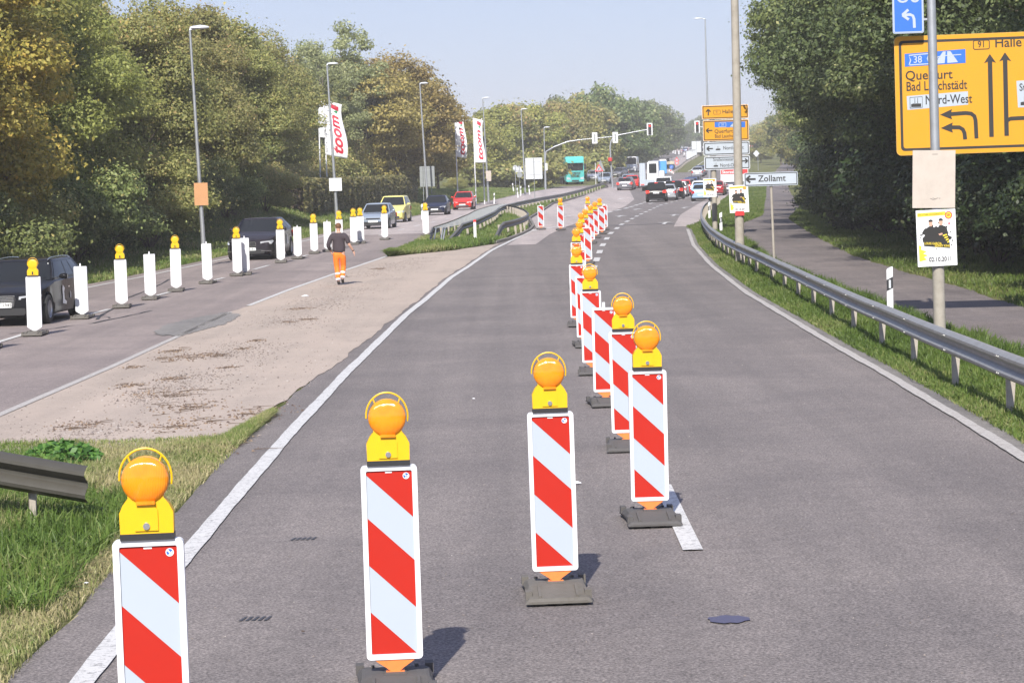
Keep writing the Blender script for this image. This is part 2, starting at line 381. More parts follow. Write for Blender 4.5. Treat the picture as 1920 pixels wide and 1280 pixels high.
# terrain
def bank(y, d):
    """height of the grass bank d metres outside the left road edge"""
    k = max(0, min(1, (y - 85) / 50)) * max(0, min(1, (300 - y) / 60))
    t = max(0, min(1, (d - 1.6) / 6)); return k * 1.3 * t * t * (3 - 2 * t)
def grassmat():
    m, t, b = nmat('grass_ground'); v = coords(t)
    f = noise(t, v, 22, 6, .8); g = noise(t, v, .9, 5, .65); h = noise(t, v, 120, 2, .6)
    c = ramp(t, f, [(.25, (.030, .042, .012)), (.5, (.085, .105, .030)), (.75, (.17, .17, .065))])
    c = mixc(t, maprange(t, g, .38, .66, 0, .8), c, (.20, .185, .085))
    c = mixc(t, 1, c, mixc(t, maprange(t, h, .3, .7, 0, 1), (.7, .7, .7), (1.25, 1.25, 1.2)), 'MULTIPLY')
    t.links.new(c, b.inputs['Base Color']); b.inputs['Roughness'].default_value = .95; b.inputs['Specular IOR Level'].default_value = .1
    bu = t.nodes.new('ShaderNodeBump'); bu.inputs['Strength'].default_value = 1; bu.inputs['Distance'].default_value = .03
    t.links.new(f, bu.inputs['Height']); t.links.new(bu.outputs[0], b.inputs['Normal']); return m
M['grass_ground'] = grassmat()
lo_ = [-2500, -600, -150, -60, -30, -18, -13, -10, -8, -7, -6, -5, -4, -3, -2, -1, 0]
ro_ = [0, 1, 2, 4, 8, 16, 40, 120, 600, 2500]
tys = sorted(set([-60, -30] + ys_for(-20, 1300, LLp) + [1800, 2500, 3500, 4200]))
rows = []
for y in tys:
    a, c = interp(LLp, min(y, 1300)), interp(PRp, min(y, 1300))
    rows.append([(a + d, y, Z(y) + bank(y, -d)) for d in lo_] + [(a + (c - a) * k / 6, y, Z(y)) for k in range(1, 6)] + [(c + d, y, Z(y)) for d in ro_])
tb = MB(); tb.loft(rows, 0, closed=False, caps=False)
ground = tb.build('ground', M['grass_ground'], recalc=False); ground['kind'] = 'structure'
if ground.data.polygons[0].normal.z < 0: ground.data.flip_normals()
# asphalt sheets
sheet('road', off(ISLp, -.42) + [(14.0, 334), (19.5, 400), (30, 520), (40.4, 647), (64.9, 945), (95, 1300)], off(TRp, .3), -20, 1250, 1, M['asphalt'], .05, .05, fine=.6)
sheet('oncoming_road', off(LLp, -.45), LRp + [(14, 300)], -20, 300, 2, M['asphalt_left'], .05, .0, fine=.8)
sheet('side_road', [(-12, 284), (-12, 300)], [(3.2, 284), (6.2, 300)], 286, 297, 1, M['asphalt_far'])
sheet('crossover_pavement', [(-6.9, 26.6)] + [p for p in LRp if 30 < p[1] < 92] + [(-4.72, 91.5), (-2.24, 96), (-.42, 102.4)],
      [(-5.5, 26.2), (-3.3, 26.9)] + off([p for p in Lp if 30 < p[1] < 40], -.30) + off([p for p in Lp if 40 < p[1] < 96], -.14) + [(-.4, 102.5)], 26.2, 102.4, 3, M['asphalt_tan'], .06, .05, fine=.5)
sheet('light_pavement_left', [(-.1, 99.8)] + [p for p in ISLp if p[1] > 115.0], [(1.1, 99.8), (1.9, 112.6), (3, 125), (4.6, 141), (9, 186), (12, 228), (14.5, 290)], 99.8, 288, 3, M['asphalt_far'])
sheet('light_pavement_right', [(8.2, 119.3), (10.6, 148), (19.3, 230), (24, 270)], off([p for p in TRp if p[1] > 118], .1), 119.3, 270, 3, M['asphalt_far'])
sheet('light_pavement_oncoming', off([p for p in LLp if p[1] > 130], .25), [p for p in LRp if p[1] > 114], 121, 288, 3, M['asphalt_far'])
sheet('closed_lane_pavement', [(21, 385), (31, 500), (47, 655), (74, 945)], off(MRp, -.4), 385, 940, 2, M['asphalt_far'])
sheet('cycle_path', PLp, PRp, -20, 940, 2, M['asphalt_path'], .06, .08, fine=.6)
sheet('hill_median', off(MRp, -.3), [(29, 378), (41.3, 497), (56.5, 655), (82, 945)], 385, 940, 3, M['grass_ground'])
# mud and gutter strip along the right edge line
M['gutter'] = asphalt('gutter_concrete', (.19, .178, .165), .35, agg=.3)
sheet('gutter', off(Rp, -.02), off(Rp, .32), -20, 114, 2, M['gutter'], .015, .05, fine=.4)
# markings (own meshes, all structure)
def line(name, b, y0, y1, w=.14, lvl=4, mat=None, off0=0, rag=0, fine=1.0):
    return sheet(name, off(b, off0 - w / 2), off(b, off0 + w / 2), y0, y1, lvl, mat or M['paint'], rag, rag, fine=fine)
line('edge_line', off(Lp, .03), -20, 122, .155, rag=.008, fine=.25)
line('edge_line', Rp, -20, 114.5, .14, 5, M['paint_worn'], rag=.012, fine=.25)
line('edge_line', [(1.0, 118), (3.6, 132), (5.2, 150), (8.4, 178)], 119, 128, .15)
line('edge_line', LLp, 20, 290, .14, off0=.18)
line('edge_line', LRp, 60, 100, .14, 5)
line('edge_line', LRp, 14, 57, .13, 5, M['paint_worn'])
line('edge_line', [(29.5, 392), (42.3, 518), (57.6, 655), (84, 945)], 392, 900, .2)
line('edge_line', [p for p in LLp if p[1] > 300], 345, 900, .2, off0=.3)
def dash(pts, y0, y1, w=.14, lvl=4):
    return line('lane_dash', pts, y0, y1, w, lvl)
ld = [(-10.3, 20), (-10.25, 47), (-10.2, 58), (-9.8, 68), (-9.3, 77), (-8.75, 86), (-7.3, 105), (-5.2, 140), (-3.4, 165), (-.9, 205), (2.2, 245), (6.0, 272), (9.2, 290)]
for s in [39.5, 48.0, 57.8, 66.2, 75.2, 84.2, 93, 102, 111, 120, 129, 138, 147, 156, 165, 174, 183, 192, 201, 212, 224, 236, 250, 265]:
    dash(ld, s - .6, s + 2.5, .15, 5)
cl = [(1.27, 15), (1.3, 19), (1.5, 40), (2.05, 65), (2.9, 81), (3.6, 94), (4.6, 110), (6.0, 127), (8.2, 151), (12.1, 190), (16, 220), (23, 270)]
dash(cl, 17.6, 21.6, .15)
for s in [75.5, 81.8, 88.5, 95.5, 103, 110.5] + [118 + 7 * k for k in range(22)]: dash(cl, s, s + 3.1, .22)
c2 = [(4.9, 148), (6.3, 160), (8.7, 178), (10.5, 195), (13.2, 220), (20, 280)]
for k in range(14): dash(c2, 148 + 7.2 * k, 148 + 7.2 * k + 4.3, .3)
c3 = [(19.6, 300), (23.5, 385), (34, 500), (50, 655)]
for k in range(20): dash(c3, 390 + 14 * k, 390 + 14 * k + 5, .22)
def arrow(px, py, turn=0):
    x, y = G(px, py); a = math.atan(.13 if y > 150 else .1); c, s = math.cos(a), math.sin(a)
    sh = [(-.09, -2.4), (.09, -2.4), (.09, .6), (.42, .6), (0, 2.4), (-.42, .6), (-.09, .6)]
    if turn: sh = [(-.09, -2.4), (.09, -2.4), (.09, .3), (turn * .9, .6), (turn * 1.5, .2), (turn * .9, 1.6), (-.09, .9)]
    m = MB(); P = [(x + u * c + v * s, y - u * s + v * c) for u, v in sh]
    m.add([(p, q, Z(q) + .024) for p, q in P], [tuple(range(len(P)))])
    o = m.build('lane_arrow', M['paint'], recalc=False); o['kind'] = 'structure'
    if o.data.polygons[0].normal.z < 0: o.data.flip_normals()
for px, py, tn in [(1221, 382, 0), (1194, 393, 0), (1163, 406, 0), (1264, 404, 0), (1284, 390, 0), (1301, 380, 0), (1247, 419, 0), (1062, 385, 0), (1060, 407, 0), (1093, 374, 0), (1134, 383, 0), (1164, 373, 0)]: arrow(px, py, tn)
# old repair patches, crack seal, joint
def patch(name, pix, lvl, mat, n=5):
    P = [G(*p) for p in pix]; Q = []
    rr = random.Random(len(pix) + int(P[0][0] * 10))
    for i in range(len(P)):
        a, b = P[i], P[(i + 1) % len(P)]
        for k in range(n):
            t = k / n; j = 0 if k == 0 else .06
            Q.append((a[0] + (b[0] - a[0]) * t + rr.uniform(-j, j), a[1] + (b[1] - a[1]) * t + rr.uniform(-j, j) * 4))
    m = MB(); m.add([(x, y, Z(y) + lvl * .004) for x, y in Q], [tuple(range(len(Q)))]); o = m.build(name, mat, recalc=False); o['kind'] = 'structure'
    if o.data.polygons[0].normal.z < 0: o.data.flip_normals()
    return o
patch('asphalt_repair', [(288, 628), (305, 612), (340, 602), (380, 594), (425, 586), (452, 592), (436, 602), (405, 614), (365, 624), (335, 632)], 5, M['asphalt_patch'], 9)
M['tar'] = simple('tar_seal', (.045, .043, .045), .5, dirt=.2)
M['asphalt_dark'] = asphalt('asphalt_old_dark', (.11, .10, .10), .3)
sheet('pavement_joint', [(3.0, 124.6), (3.0, 125.2)], [(8.8, 124.6), (9.0, 125.2)], 124.7, 125.1, 4, M['tar'])
for pix in ([(1326, 1163), (1340, 1158), (1375, 1157), (1407, 1162), (1398, 1170), (1350, 1172)],):
    P = [G(*p) for p in pix]; m = MB(); cx = sum(p[0] for p in P) / 6; cy = sum(p[1] for p in P) / 6
    Q = [(cx + .085 * 1.5 * math.cos(t / 20 * 6.283) * (1 + .12 * math.sin(t * 1.7)), cy + .085 * 1.6 * math.sin(t / 20 * 6.283) * (1 + .15 * math.cos(t * 2.3))) for t in range(20)]
    m.add([(x, y, .012) for x, y in Q], [tuple(range(20))]); o = m.build('oil_stain', simple('oil_blue_paint', (.07, .07, .12), .7), recalc=False); o['kind'] = 'structure'
# tyre-worn tar streaks near the camera
rr = random.Random(3)
for px, py, n_ in [(475, 1163, 5), (566, 1012, 5)]:
    x, y = G(px, py); m = MB()
    for k in range(n_):
        a = x - .09 + k * .04; m.add([(a, y - .05, .009), (a + .022, y - .05, .009), (a + .045, y + .10, .009), (a + .023, y + .10, .009)], [(0, 1, 2, 3)])
    o = m.build('tar_marks', M['tar'], recalc=False); o['kind'] = 'structure'
def crack(pts, w=.02, lvl=5):
    P = []
    for (a, b) in pts: P.append(G(a, b))
    m = MB(); L = []
    rr = random.Random(int(P[0][0] * 100))
    Q = []
    for i in range(len(P) - 1):
        for k in range(8):
            t = k / 8; Q.append(Vector((P[i][0] + (P[i + 1][0] - P[i][0]) * t + rr.uniform(-.05, .05), P[i][1] + (P[i + 1][1] - P[i][1]) * t + rr.uniform(-.2, .2))))
    rws = [[(q.x - w * rr.uniform(.3, 1) , q.y, Z(q.y) + lvl * .004), (q.x + w * rr.uniform(.3, 1), q.y + .02, Z(q.y) + lvl * .004)] for q in Q]
    m.loft(rws, 0, closed=False, caps=False); o = m.build('pavement_crack', M['tar'], recalc=False); o['kind'] = 'structure'
crack([(20, 628), (180, 606), (300, 580)], .05, 5); crack([(180, 600), (240, 560), (330, 520)], .04, 5); crack([(60, 600), (130, 592), (220, 598)], .04)
crack([(1640, 640), (1690, 690), (1735, 735)], .008, 2 + 1)
# kerb round the traffic island nose
kb = MB(); kp = [Vector((x - .05, y, 0)) for x, y in [(-.6, 102.6), (.0, 107), (.55, 113), (1.05, 120), (1.32, 128), (1.3, 150), (2.6, 180), (4.0, 215), (8, 250)]]
rings = []
for p in kp:
    z = Z(p.y); rings.append([(p.x, p.y, z), (p.x + .14, p.y, z), (p.x + .12, p.y, z + .11), (p.x, p.y, z + .12)])
kb.loft(rings); o = kb.build('kerb', M['gutter']); o['kind'] = 'structure'

# grass blades, gravel, litter: numpy meshes
rng = np.random.default_rng(11)
Zy = np.array([k[0] for k in KN], float); Zz = np.array([k[1] for k in KN], float)
def zarr(y): return np.interp(y, Zy, Zz)
def xarr(b, y): return np.interp(y, [p[1] for p in b], [p[0] for p in b])
def blades(name, x, y, z, h, w, mat, lean=.5, label=None, tint=None, dirn=None):
    n = len(x); th = rng.uniform(0, 2 * np.pi, n) if dirn is None else dirn + rng.normal(0, .7, n)
    fa = rng.uniform(0, 2 * np.pi, n); ln = np.abs(rng.normal(0, lean, n))
    h = h * rng.uniform(.5, 1.3, n); wv = w * rng.uniform(.6, 1.3, n)
    px, py = np.cos(fa) * wv / 2, np.sin(fa) * wv / 2; lx, ly = np.cos(th) * h * ln, np.sin(th) * h * ln
    V = np.zeros((n, 4, 3))
    V[:, 0] = np.stack([x, y, z - .01], 1)
    V[:, 1] = np.stack([x - px + lx * .35, y - py + ly * .35, z + h * .55], 1)
    V[:, 2] = np.stack([x + lx, y + ly, z + h * (1 - .25 * ln)], 1)
    V[:, 3] = np.stack([x + px + lx * .35, y + py + ly * .35, z + h * .55], 1)
    F = (np.arange(n)[:, None] * 4 + np.array([0, 1, 2, 3])).reshape(-1, 4)
    tn = rng.uniform(0, 1, n) if tint is None else np.clip(tint + rng.normal(0, .16, n), 0, 1)
    o = link(name, fast_mesh(name, V.reshape(-1, 3), F, mat, np.repeat(tn, 4)))
    o['kind'] = 'stuff'; o['label'] = label; o['category'] = 'grass'; return o
M['grass'] = leafmat('grass_blades', [(0, (.06, .105, .018)), (.35, (.12, .19, .035)), (.65, (.22, .25, .08)), (1, (.42, .36, .20))], .3)
def lownoise(x, y, s, seed):
    r = np.random.default_rng(seed); v = np.zeros_like(x)
    for i in range(7):
        a = r.uniform(0, 6.28); f = s * r.uniform(.5, 2.2); v += np.sin((x * np.cos(a) + y * np.sin(a)) * f + r.uniform(0, 6.28))
    return v / 7 + .0
# near left verge
n = 150000
y = rng.uniform(11.5, 27.2, n); x = rng.uniform(-7.2, 1, n); x = xarr(Lp, y) - .40 - np.abs(rng.uniform(0, 1, n) ** 1.25) * (4.6 - (27 - y) * .08)
ds = xarr(Lp, y) - .40 - x
keep = rng.uniform(0, 1, n) < np.clip(ds * 5 + .15, 0, 1); x, y, ds = x[keep], y[keep], ds[keep]
tn = np.clip(.92 - ds * .20 + lownoise(x, y, 1.4, 4) * .6, .02, 1)
long_ = (ds > 1.0) & (y < 24); hh = np.where(long_, .13 + .10 * np.clip(ds - 1, 0, 1), .07) * (1 + .5 * lownoise(x, y, 2.2, 9))
blades('verge_grass', x, y, zarr(y), hh, .009, M['grass'], .9, 'dry and green grass on the verge at the lower left', tn)
n = 26000; y = rng.uniform(26.0, 31.5, n); lo = np.interp(y, [26, 26.9, 31.5], [-3.9, -3.3, -2.92]); hi = xarr(Lp, y) - .42; x = lo + (hi - lo) * rng.uniform(0, 1, n); kk = hi > lo; x, y = x[kk], y[kk]
blades('verge_grass', x, y, zarr(y), .09 * np.ones(len(x)), .010, M['grass'], .9, 'grass tip where the verge meets the crossover pavement', .6 + lownoise(x, y, 1.4, 4) * .4)
n = 16000; y = rng.uniform(15.5, 21.5, n); x = rng.uniform(-5.2, -3.1, n); kk = (x + 3.1) < -(y - 15.5) * .03; x, y = x[kk], y[kk]
blades('tall_grass', x, y, zarr(y), .20 * np.ones(len(x)), .012, M['grass'], 1.0, 'tall lush grass round the guardrail end at the lower left', .32 + lownoise(x, y, 1.4, 4) * .3)
# right verge between line and path
n = 190000
u = rng.uniform(0, 1, n); y = 22 + (118 - 22) * u ** 1.35; a = xarr(Rp, y) + .22; c = xarr(PLp, y) + .05; x = a + (c - a) * rng.uniform(0, 1, n)
tn = .42 - .25 * np.clip((x - a) / 1.2, 0, 1) + lownoise(x, y, 1.1, 3) * .35; hh = (.07 + .09 * np.clip((x - a) / .9, 0, 1)) * (1 + .5 * lownoise(x, y, 2.2, 8)) * (1 + y / 130)
blades('verge_grass', x, y, zarr(y), hh, .011 * (1 + y / 60), M['grass'], .8, 'bright green grass under the long guardrail on the right', tn)
# far right verge and path border, past the cycle path
n = 60000; y = rng.uniform(118, 270, n); a = xarr(TRp, y) + .3; c = xarr(PLp, y); x = a + (c - a) * rng.uniform(0, 1, n)
blades('verge_grass', x, y, zarr(y), .20 * np.ones(n), .045, M['grass'], .6, 'green grass strip between turning lane and far cycle path', .3 + lownoise(x, y, .7, 2) * .3)
n = 90000; y = 30 + 170 * rng.uniform(0, 1, n) ** 1.3; a = xarr(PRp, y) - .05; x = a + 5.5 * rng.uniform(0, 1, n)
blades('verge_grass', x, y, zarr(y), .16 * np.ones(n), .025, M['grass'], .7, 'shaded grass below the trees right of the cycle path', .3 + lownoise(x, y, .7, 6) * .3)
# island
n = 110000; y = rng.uniform(91.5, 288, n); y = 91.5 + (288 - 91.5) * rng.uniform(0, 1, n) ** 1.6
lft = np.where(y < 125, np.interp(y, [91.5, 97, 104, 125], [-4.6, -4.4, -4.2, -3.2]), xarr(LRp, y))
rgt = np.where(y < 102.5, np.interp(y, [91.5, 96, 102.5], [-4.6, -2.2, -.6]), xarr(ISLp, y) - .42); x = lft + (rgt - lft) * rng.uniform(0, 1, n)
blades('island_grass', x, y, zarr(y), .24 * (1 + .5 * lownoise(x, y, 1.4, 3)) , .04, M['grass'], .6, 'weedy grass on the traffic island inside the guardrails', .45 + lownoise(x, y, .9, 5) * .35)
gi = sheet('island_ground', [(-4.72, 91.5), (-4.5, 97.8), (-4.1, 104), (-3.5, 115), (-3.0, 125)] + [p for p in LRp if p[1] > 130], [(-4.71, 91.5), (-2.24, 96), (-.56, 102.5), (.0, 107)] + off([p for p in ISLp if p[1] > 110], -.4), 91.5, 286, 4, M['grass_ground'])
# left bank
n = 150000; y = 40 + 255 * rng.uniform(0, 1, n) ** 1.2; d = .45 + 9 * rng.uniform(0, 1, n) ** 1.3; x = xarr(LLp, y) - d
k = np.clip((y - 85) / 50, 0, 1) * np.clip((300 - y) / 60, 0, 1); tt = np.clip((d - 1.6) / 6, 0, 1); bz = k * 1.3 * tt * tt * (3 - 2 * tt)
blades('bank_grass', x, y, zarr(y) + bz, .17 * np.ones(n), .035, M['grass'], .6, 'mown grass bank along the left edge of the oncoming road', .5 + lownoise(x, y, .5, 7) * .3)
def pebbles(name, x, y, r, mat, label, lvl=.012, cat='gravel'):
    n = len(x); base = np.array([(1, 0, 0), (-.4, .9, 0), (-.6, -.8, 0), (0, 0, .8)]); a = rng.uniform(0, 6.28, n); s = r * rng.uniform(.4, 1.5, n)
    V = np.zeros((n, 4, 3))
    for i, (bx, by, bz_) in enumerate(base):
        jx = bx + rng.normal(0, .2, n); jy = by + rng.normal(0, .2, n)
        V[:, i, 0] = x + (jx * np.cos(a) - jy * np.sin(a)) * s; V[:, i, 1] = y + (jx * np.sin(a) + jy * np.cos(a)) * s; V[:, i, 2] = zarr(y) + lvl + bz_ * s
    F = (np.arange(n)[:, None, None] * 4 + np.array([(0, 1, 3), (1, 2, 3), (2, 0, 3)])[None]).reshape(-1, 3)
    o = link(name, fast_mesh(name, V.reshape(-1, 3), F, mat, np.repeat(rng.uniform(0, 1, n), 4))); o['kind'] = 'stuff'; o['label'] = label; o['category'] = cat; return o
M['gravel'] = leafmat('gravel', [(0, (.14, .115, .09)), (.4, (.22, .185, .155)), (.8, (.34, .29, .25)), (1, (.5, .46, .42))], 0)
M['litter'] = leafmat('leaf_litter', [(0, (.09, .06, .04)), (.5, (.20, .14, .095)), (1, (.34, .25, .16))], .1)
gl = [G(*p) for p in [(100, 850), (250, 770), (345, 720), (430, 670), (520, 625), (600, 570), (680, 520), (790, 483)]]
gx, gy = np.array([p[0] for p in gl]), np.array([p[1] for p in gl])
n = 9500; y = gy[0] + (gy[-1] - gy[0]) * rng.uniform(0, 1, n) ** 1.3; x = np.interp(y, gy, gx) + rng.normal(0, .42, n)
kk = lownoise(x, y, .9, 21) + .35 > rng.uniform(0, .5, n); x, y = x[kk], y[kk]
pebbles('gravel', x, y, .016, M['gravel'], 'scattered loose gravel swept along the tan crossover pavement')
n = 1800; x = rng.uniform(-6.6, -2.9, n); y = 27 + 60 * rng.uniform(0, 1, n) ** 1.4; pebbles('gravel', x, y, .014, M['gravel'], 'stray pebbles lying over the tan crossover pavement')
n = 2200; x = rng.uniform(-2.4, 4.9, n); y = rng.uniform(11, 60, n); pebbles('gravel', x, y, .006, M['gravel'], 'tiny pale grit specks on the dark main road', .006)
# drifts of twigs and dead leaves
cl_ = [(325, 660, .5), (340, 672, .9), (400, 668, .6), (455, 655, .35), (560, 580, .5), (575, 600, .35), (300, 740, .9), (350, 765, .9), (320, 712, .5), (240, 725, .4), (480, 775, .8), (340, 798, .9), (640, 520, .5), (540, 605, .3), (710, 505, .5), (430, 690, .3), (150, 800, .6), (400, 835, .8), (480, 640, .3), (250, 690, .3)]
X, Y = [], []
for px, py, s in cl_:
    cx, cy = G(px, py); n = int(210 * s); X.append(cx + rng.normal(0, .28 * s, n)); Y.append(cy + rng.normal(0, .55 * s, n))
pebbles('leaf_litter', np.concatenate(X), np.concatenate(Y), .018, M['litter'], 'brown drifts of dead leaves and twigs on the crossover pavement', cat='leaf litter')
tw = MB(); rr = random.Random(8)
for px, py, s in cl_:
    cx, cy = G(px, py)
    for k in range(int(9 * s) + 2):
        x, y = cx + rr.gauss(0, .3 * s), cy + rr.gauss(0, .5 * s); a = rr.uniform(-.5, .5); l = rr.uniform(.08, .4) * s + .05; z = Z(y) + .022
        tw.cyl((x, y, z), (x + l * math.cos(a), y + l * math.sin(a), z + rr.uniform(0, .02)), .006, .003, 4)
o = tw.build('twigs', M['litter']); o['kind'] = 'stuff'; o['label'] = 'thin broken twigs strewn on the tan crossover pavement'; o['category'] = 'twigs'
# ------------------------------------------------------------------ warning beacons
def beacon_board():
    x0, x1, z0, z1 = -.125, .125, .19, 1.19
    m = MB(); m.prism(rrect(x0, x1, z0, z1, .006, 1), -.016, .016, 0)
    y = -.0165
    # red diagonal bands falling to the right
    def clip(poly):
        def cut(P, ax, lim, sgn):
            out = []
            for i in range(len(P)):
                a, b = P[i], P[(i + 1) % len(P)]; da, db = sgn * (a[ax] - lim), sgn * (b[ax] - lim)
                if da <= 0: out.append(a)
                if da * db < 0:
                    t = da / (da - db); out.append((a[0] + (b[0] - a[0]) * t, a[1] + (b[1] - a[1]) * t))
            return out
        for ax, lim, sg in ((0, x1, 1), (0, x0, -1), (1, z1 - .004, 1), (1, z0 + .004, -1)): poly = cut(poly, ax, lim, sg)
        return poly
    # slope: drop .237 across the .25 width; bands .26 high
    for ztop in (z1 + .237 - .012, z1 - .255, z1 - .765):
        d = .237; hgt = .2565 if ztop < z1 else .246
        P = clip([(x0, ztop), (x0, ztop - hgt), (x1, ztop - hgt - d), (x1, ztop - d)])
        if len(P) > 2: m.flat([p for p in P], y - .0008, 1)
    # small blue arrow roundel and maker's stripe
    m.disc(.092, 1.158, y - .0022, .018, 3, 16); m.ringflat(.092, 1.158, y - .0030, .0145, .018, 2, 16)
    m.bar([(.080, 1.170), (.100, 1.150)], .007, y - .0036, 2); m.flat([(.104, 1.166), (.104, 1.146), (.084, 1.146)][::-1], y - .0036, 2)
    m.flat([(-.02, 1.176), (.016, 1.176), (.016, 1.184), (-.02, 1.184)], y - .0022, 2)
    return m.mesh('board', [M['white_film'], M['red_film'], M['white'], M['sign_blue']], recalc=True)
def frame_mesh(point=False):
    m = MB(); a = rrect(-.152, .152, .163, 1.217, .022, 4); b = rrect(-.124, .124, .191, 1.189, .008, 4)
    n = len(a)
    for y0, y1, s in ((-.028, -.012, -1), (.012, .028, 1)): pass
    P = [(x, -.027, z) for x, z in a] + [(x, .027, z) for x, z in a] + [(x, -.027, z) for x, z in b] + [(x, .027, z) for x, z in b]
    F = []
    for i in range(n):
        j = (i + 1) % n
        F += [(i, j, n + j, n + i), (2 * n + j, 2 * n + i, 3 * n + i, 3 * n + j), (i, 2 * n + i, 2 * n + j, j), (n + i, n + j, 3 * n + j, 3 * n + i)]
    m.add(P, F)
    return m.mesh('frame', M['white'], smooth=35)
def back_mesh():
    """rear skin of the board: plain white with shallow ribs"""
    m = MB(); m.prism(rrect(-.118, .118, .20, 1.18, .006, 1), .018, .022)
    for z in (.30, .55, .80, 1.05): m.box(-.11, .11, .022, .026, z, z + .008)
    return m.mesh('back_skin', M['white'])
def tang_mesh():
    m = MB(); m.prism([(-.022, .05), (.022, .05), (.024, .098), (.045, .116), (.118, .166), (-.118, .166), (-.045, .116), (-.024, .098)], -.02, .02)
    m.box(-.05, .05, -.03, .03, .085, .10)
    return m.mesh('foot_tang', M['orange_tang'])
def tang_white():
    m = MB(); m.prism([(-.022, .05), (.022, .05), (.024, .092), (.035, .098), (.15, .166), (-.15, .166), (-.035, .098), (-.024, .092)], -.02, .02)
    return m.mesh('foot_tang', M['white'])
def base_mesh(mat):
    m = MB(); rings = []
    for y, z, w in ((-.42, .028, .205), (-.40, .045, .21), (-.15, .086, .20), (-.13, .090, .195), (.13, .090, .195), (.15, .086, .20), (.40, .045, .21), (.42, .028, .205)):
        rings.append([(-w, y, .012), (w, y, .012), (w + .008, y, z * .45), (w - .012, y, z - .006), (w - .03, y, z), (-w + .03, y, z), (-w + .012, y, z - .006), (-w - .008, y, z * .45)])
    m.loft(rings)
    for sy in (-1, 1):
        for x0, x1 in ((-.185, -.085), (-.03, .03), (.085, .185)): m.box(x0, x1, sy * .36 - .03, sy * .36 + .03, 0, .012)
        # raised ribs on the sloping face and corner handles
        for x0, x1 in ((-.13, -.112), (.112, .13)):
            m.add([(x0, sy * .39, .04), (x1, sy * .39, .04), (x1, sy * .155, .08), (x0, sy * .155, .08), (x0, sy * .39, .062), (x1, sy * .39, .062), (x1, sy * .155, .101), (x0, sy * .155, .101)],
                  [(0, 1, 5, 4), (1, 2, 6, 5), (2, 3, 7, 6), (3, 0, 4, 7), (4, 5, 6, 7)])
        m.box(-.215, -.17, sy * .30 - .05, sy * .30 + .05, .03, .085); m.box(.17, .215, sy * .30 - .05, sy * .30 + .05, .03, .085)
    m.box(-.06, .06, -.09, .09, .089, .096)
    return m.mesh('rubber_base', mat)
def lamp_parts():
    hs = MB()      # housing outline (front view), then depth
    out = [(-.114, 1.245), (.114, 1.245), (.116, 1.335), (.098, 1.372), (.076, 1.40), (.080, 1.42), (.098, 1.455), (.10, 1.476)]
    arc = [(.1 * math.cos(R(a)), 1.476 + .1 * math.sin(R(a))) for a in range(15, 180, 15)]
    prof = out + arc + [(-x, z) for x, z in reversed(out[2:])]
    hs.prism(prof, -.038, .038)
    hs.prism([(-.05, 1.258), (.05, 1.258), (.05, 1.345), (.034, 1.372), (-.034, 1.372), (-.05, 1.345)], -.046, .046)
    ho = hs.mesh('housing', M['yellow'])
    ln = MB(); pr = [(0.0, .050), (.03, .049), (.06, .045), (.084, .037), (.097, .027), (.102, .016), (.102, 0)]
    for s in (1,): ln.lathe([(r, h + .02) for r, h in reversed(pr)], 28, 0, 'y', (0, 0, 1.475))
    ln.box(-.04, .04, -.062, -.03, 1.372, 1.388)
    le = ln.mesh('lens', M['lens'], smooth=50)
    hd = MB(); hp = [(.113 * math.cos(R(a)), -.0, 1.482 + .128 * math.sin(R(a))) for a in range(-14, 195, 11)]
    hd.tube(hp, .0048, 8)
    for s in (-1, 1): hd.cyl((s * .062, 0, 1.548), (s * .074, 0, 1.582), .004, n=6)
    ha = hd.mesh('handle', M['yellow'], smooth=True)
    st = MB(); st.box(-.116, .116, -.04, .04, 1.217, 1.245); bs = st.mesh('battery_strip', M['black'])
    bt = MB(); bt.cyl((0, -.046, 1.278), (0, -.053, 1.278), .017, .015, 14); bt.cyl((0, -.053, 1.278), (0, -.056, 1.278), .008, n=10); bo = bt.mesh('key_bolt', M['chrome'], smooth=30)
    sl = MB(); sl.prism(rrect(-.016, .016, 1.262, 1.322, .01, 3), .046, .05); so = sl.mesh('rear_slot', M['black'])
    rr_ = MB(); rr_.lathe([(r, h * .55 + .02) for r, h in pr][::1], 24, 0, 'y', (0, 0, 0)); 
    rb = MB(); P = []
    rb.lathe([(r, -(h * .35 + .03)) for r, h in reversed(pr)], 24, 0, 'y', (0, 0, 1.475)); ro = rb.mesh('rear_cap', M['yellow'], smooth=50)
    return ho, le, ha, bs, bo, so, ro
BB, BF, BK, BT, BTW = beacon_board(), frame_mesh(), back_mesh(), tang_mesh(), tang_white()
B1, B2 = base_mesh(M['rubber']), base_mesh(M['rubber_dust'])
LP = lamp_parts()
def make_beacon(lamp, reverse, dusty):
    r = empty('warning_beacon')
    b = link('board', BB, r); link('frame', BF, b); link('back_skin', BK, b)
    link('foot_tang', BTW if reverse else BT, r); link('rubber_base', B2 if dusty else B1, r)
    if lamp:
        l = link('lamp', LP[0], r)
        for nm, me in (('lens', LP[1]), ('handle', LP[2]), ('battery_strip', LP[3]), ('key_bolt', LP[4]), ('rear_slot', LP[5]), ('rear_cap', LP[6])): link(nm, me, l)
    else:
        m = MB(); m.box(-.016, .016, -.012, .012, 1.217, 1.285); m.build('lamp_peg', M['white'], r)
    return r
rr = random.Random(77)
def place_beacon(x, y, lamp, reverse, dusty, label, group, yaw=None):
    r = make_beacon(lamp, reverse, dusty)
    r.location = (x, y, Z(y) + (.016 if reverse else .012)); yw = rr.uniform(-5, 5) if yaw is None else yaw
    r.rotation_euler = (R(rr.uniform(-.6, .6)), R(rr.uniform(-.4, .4)), R(yw + (180 if reverse else 0)))
    tag(r, label, 'warning beacon', group)
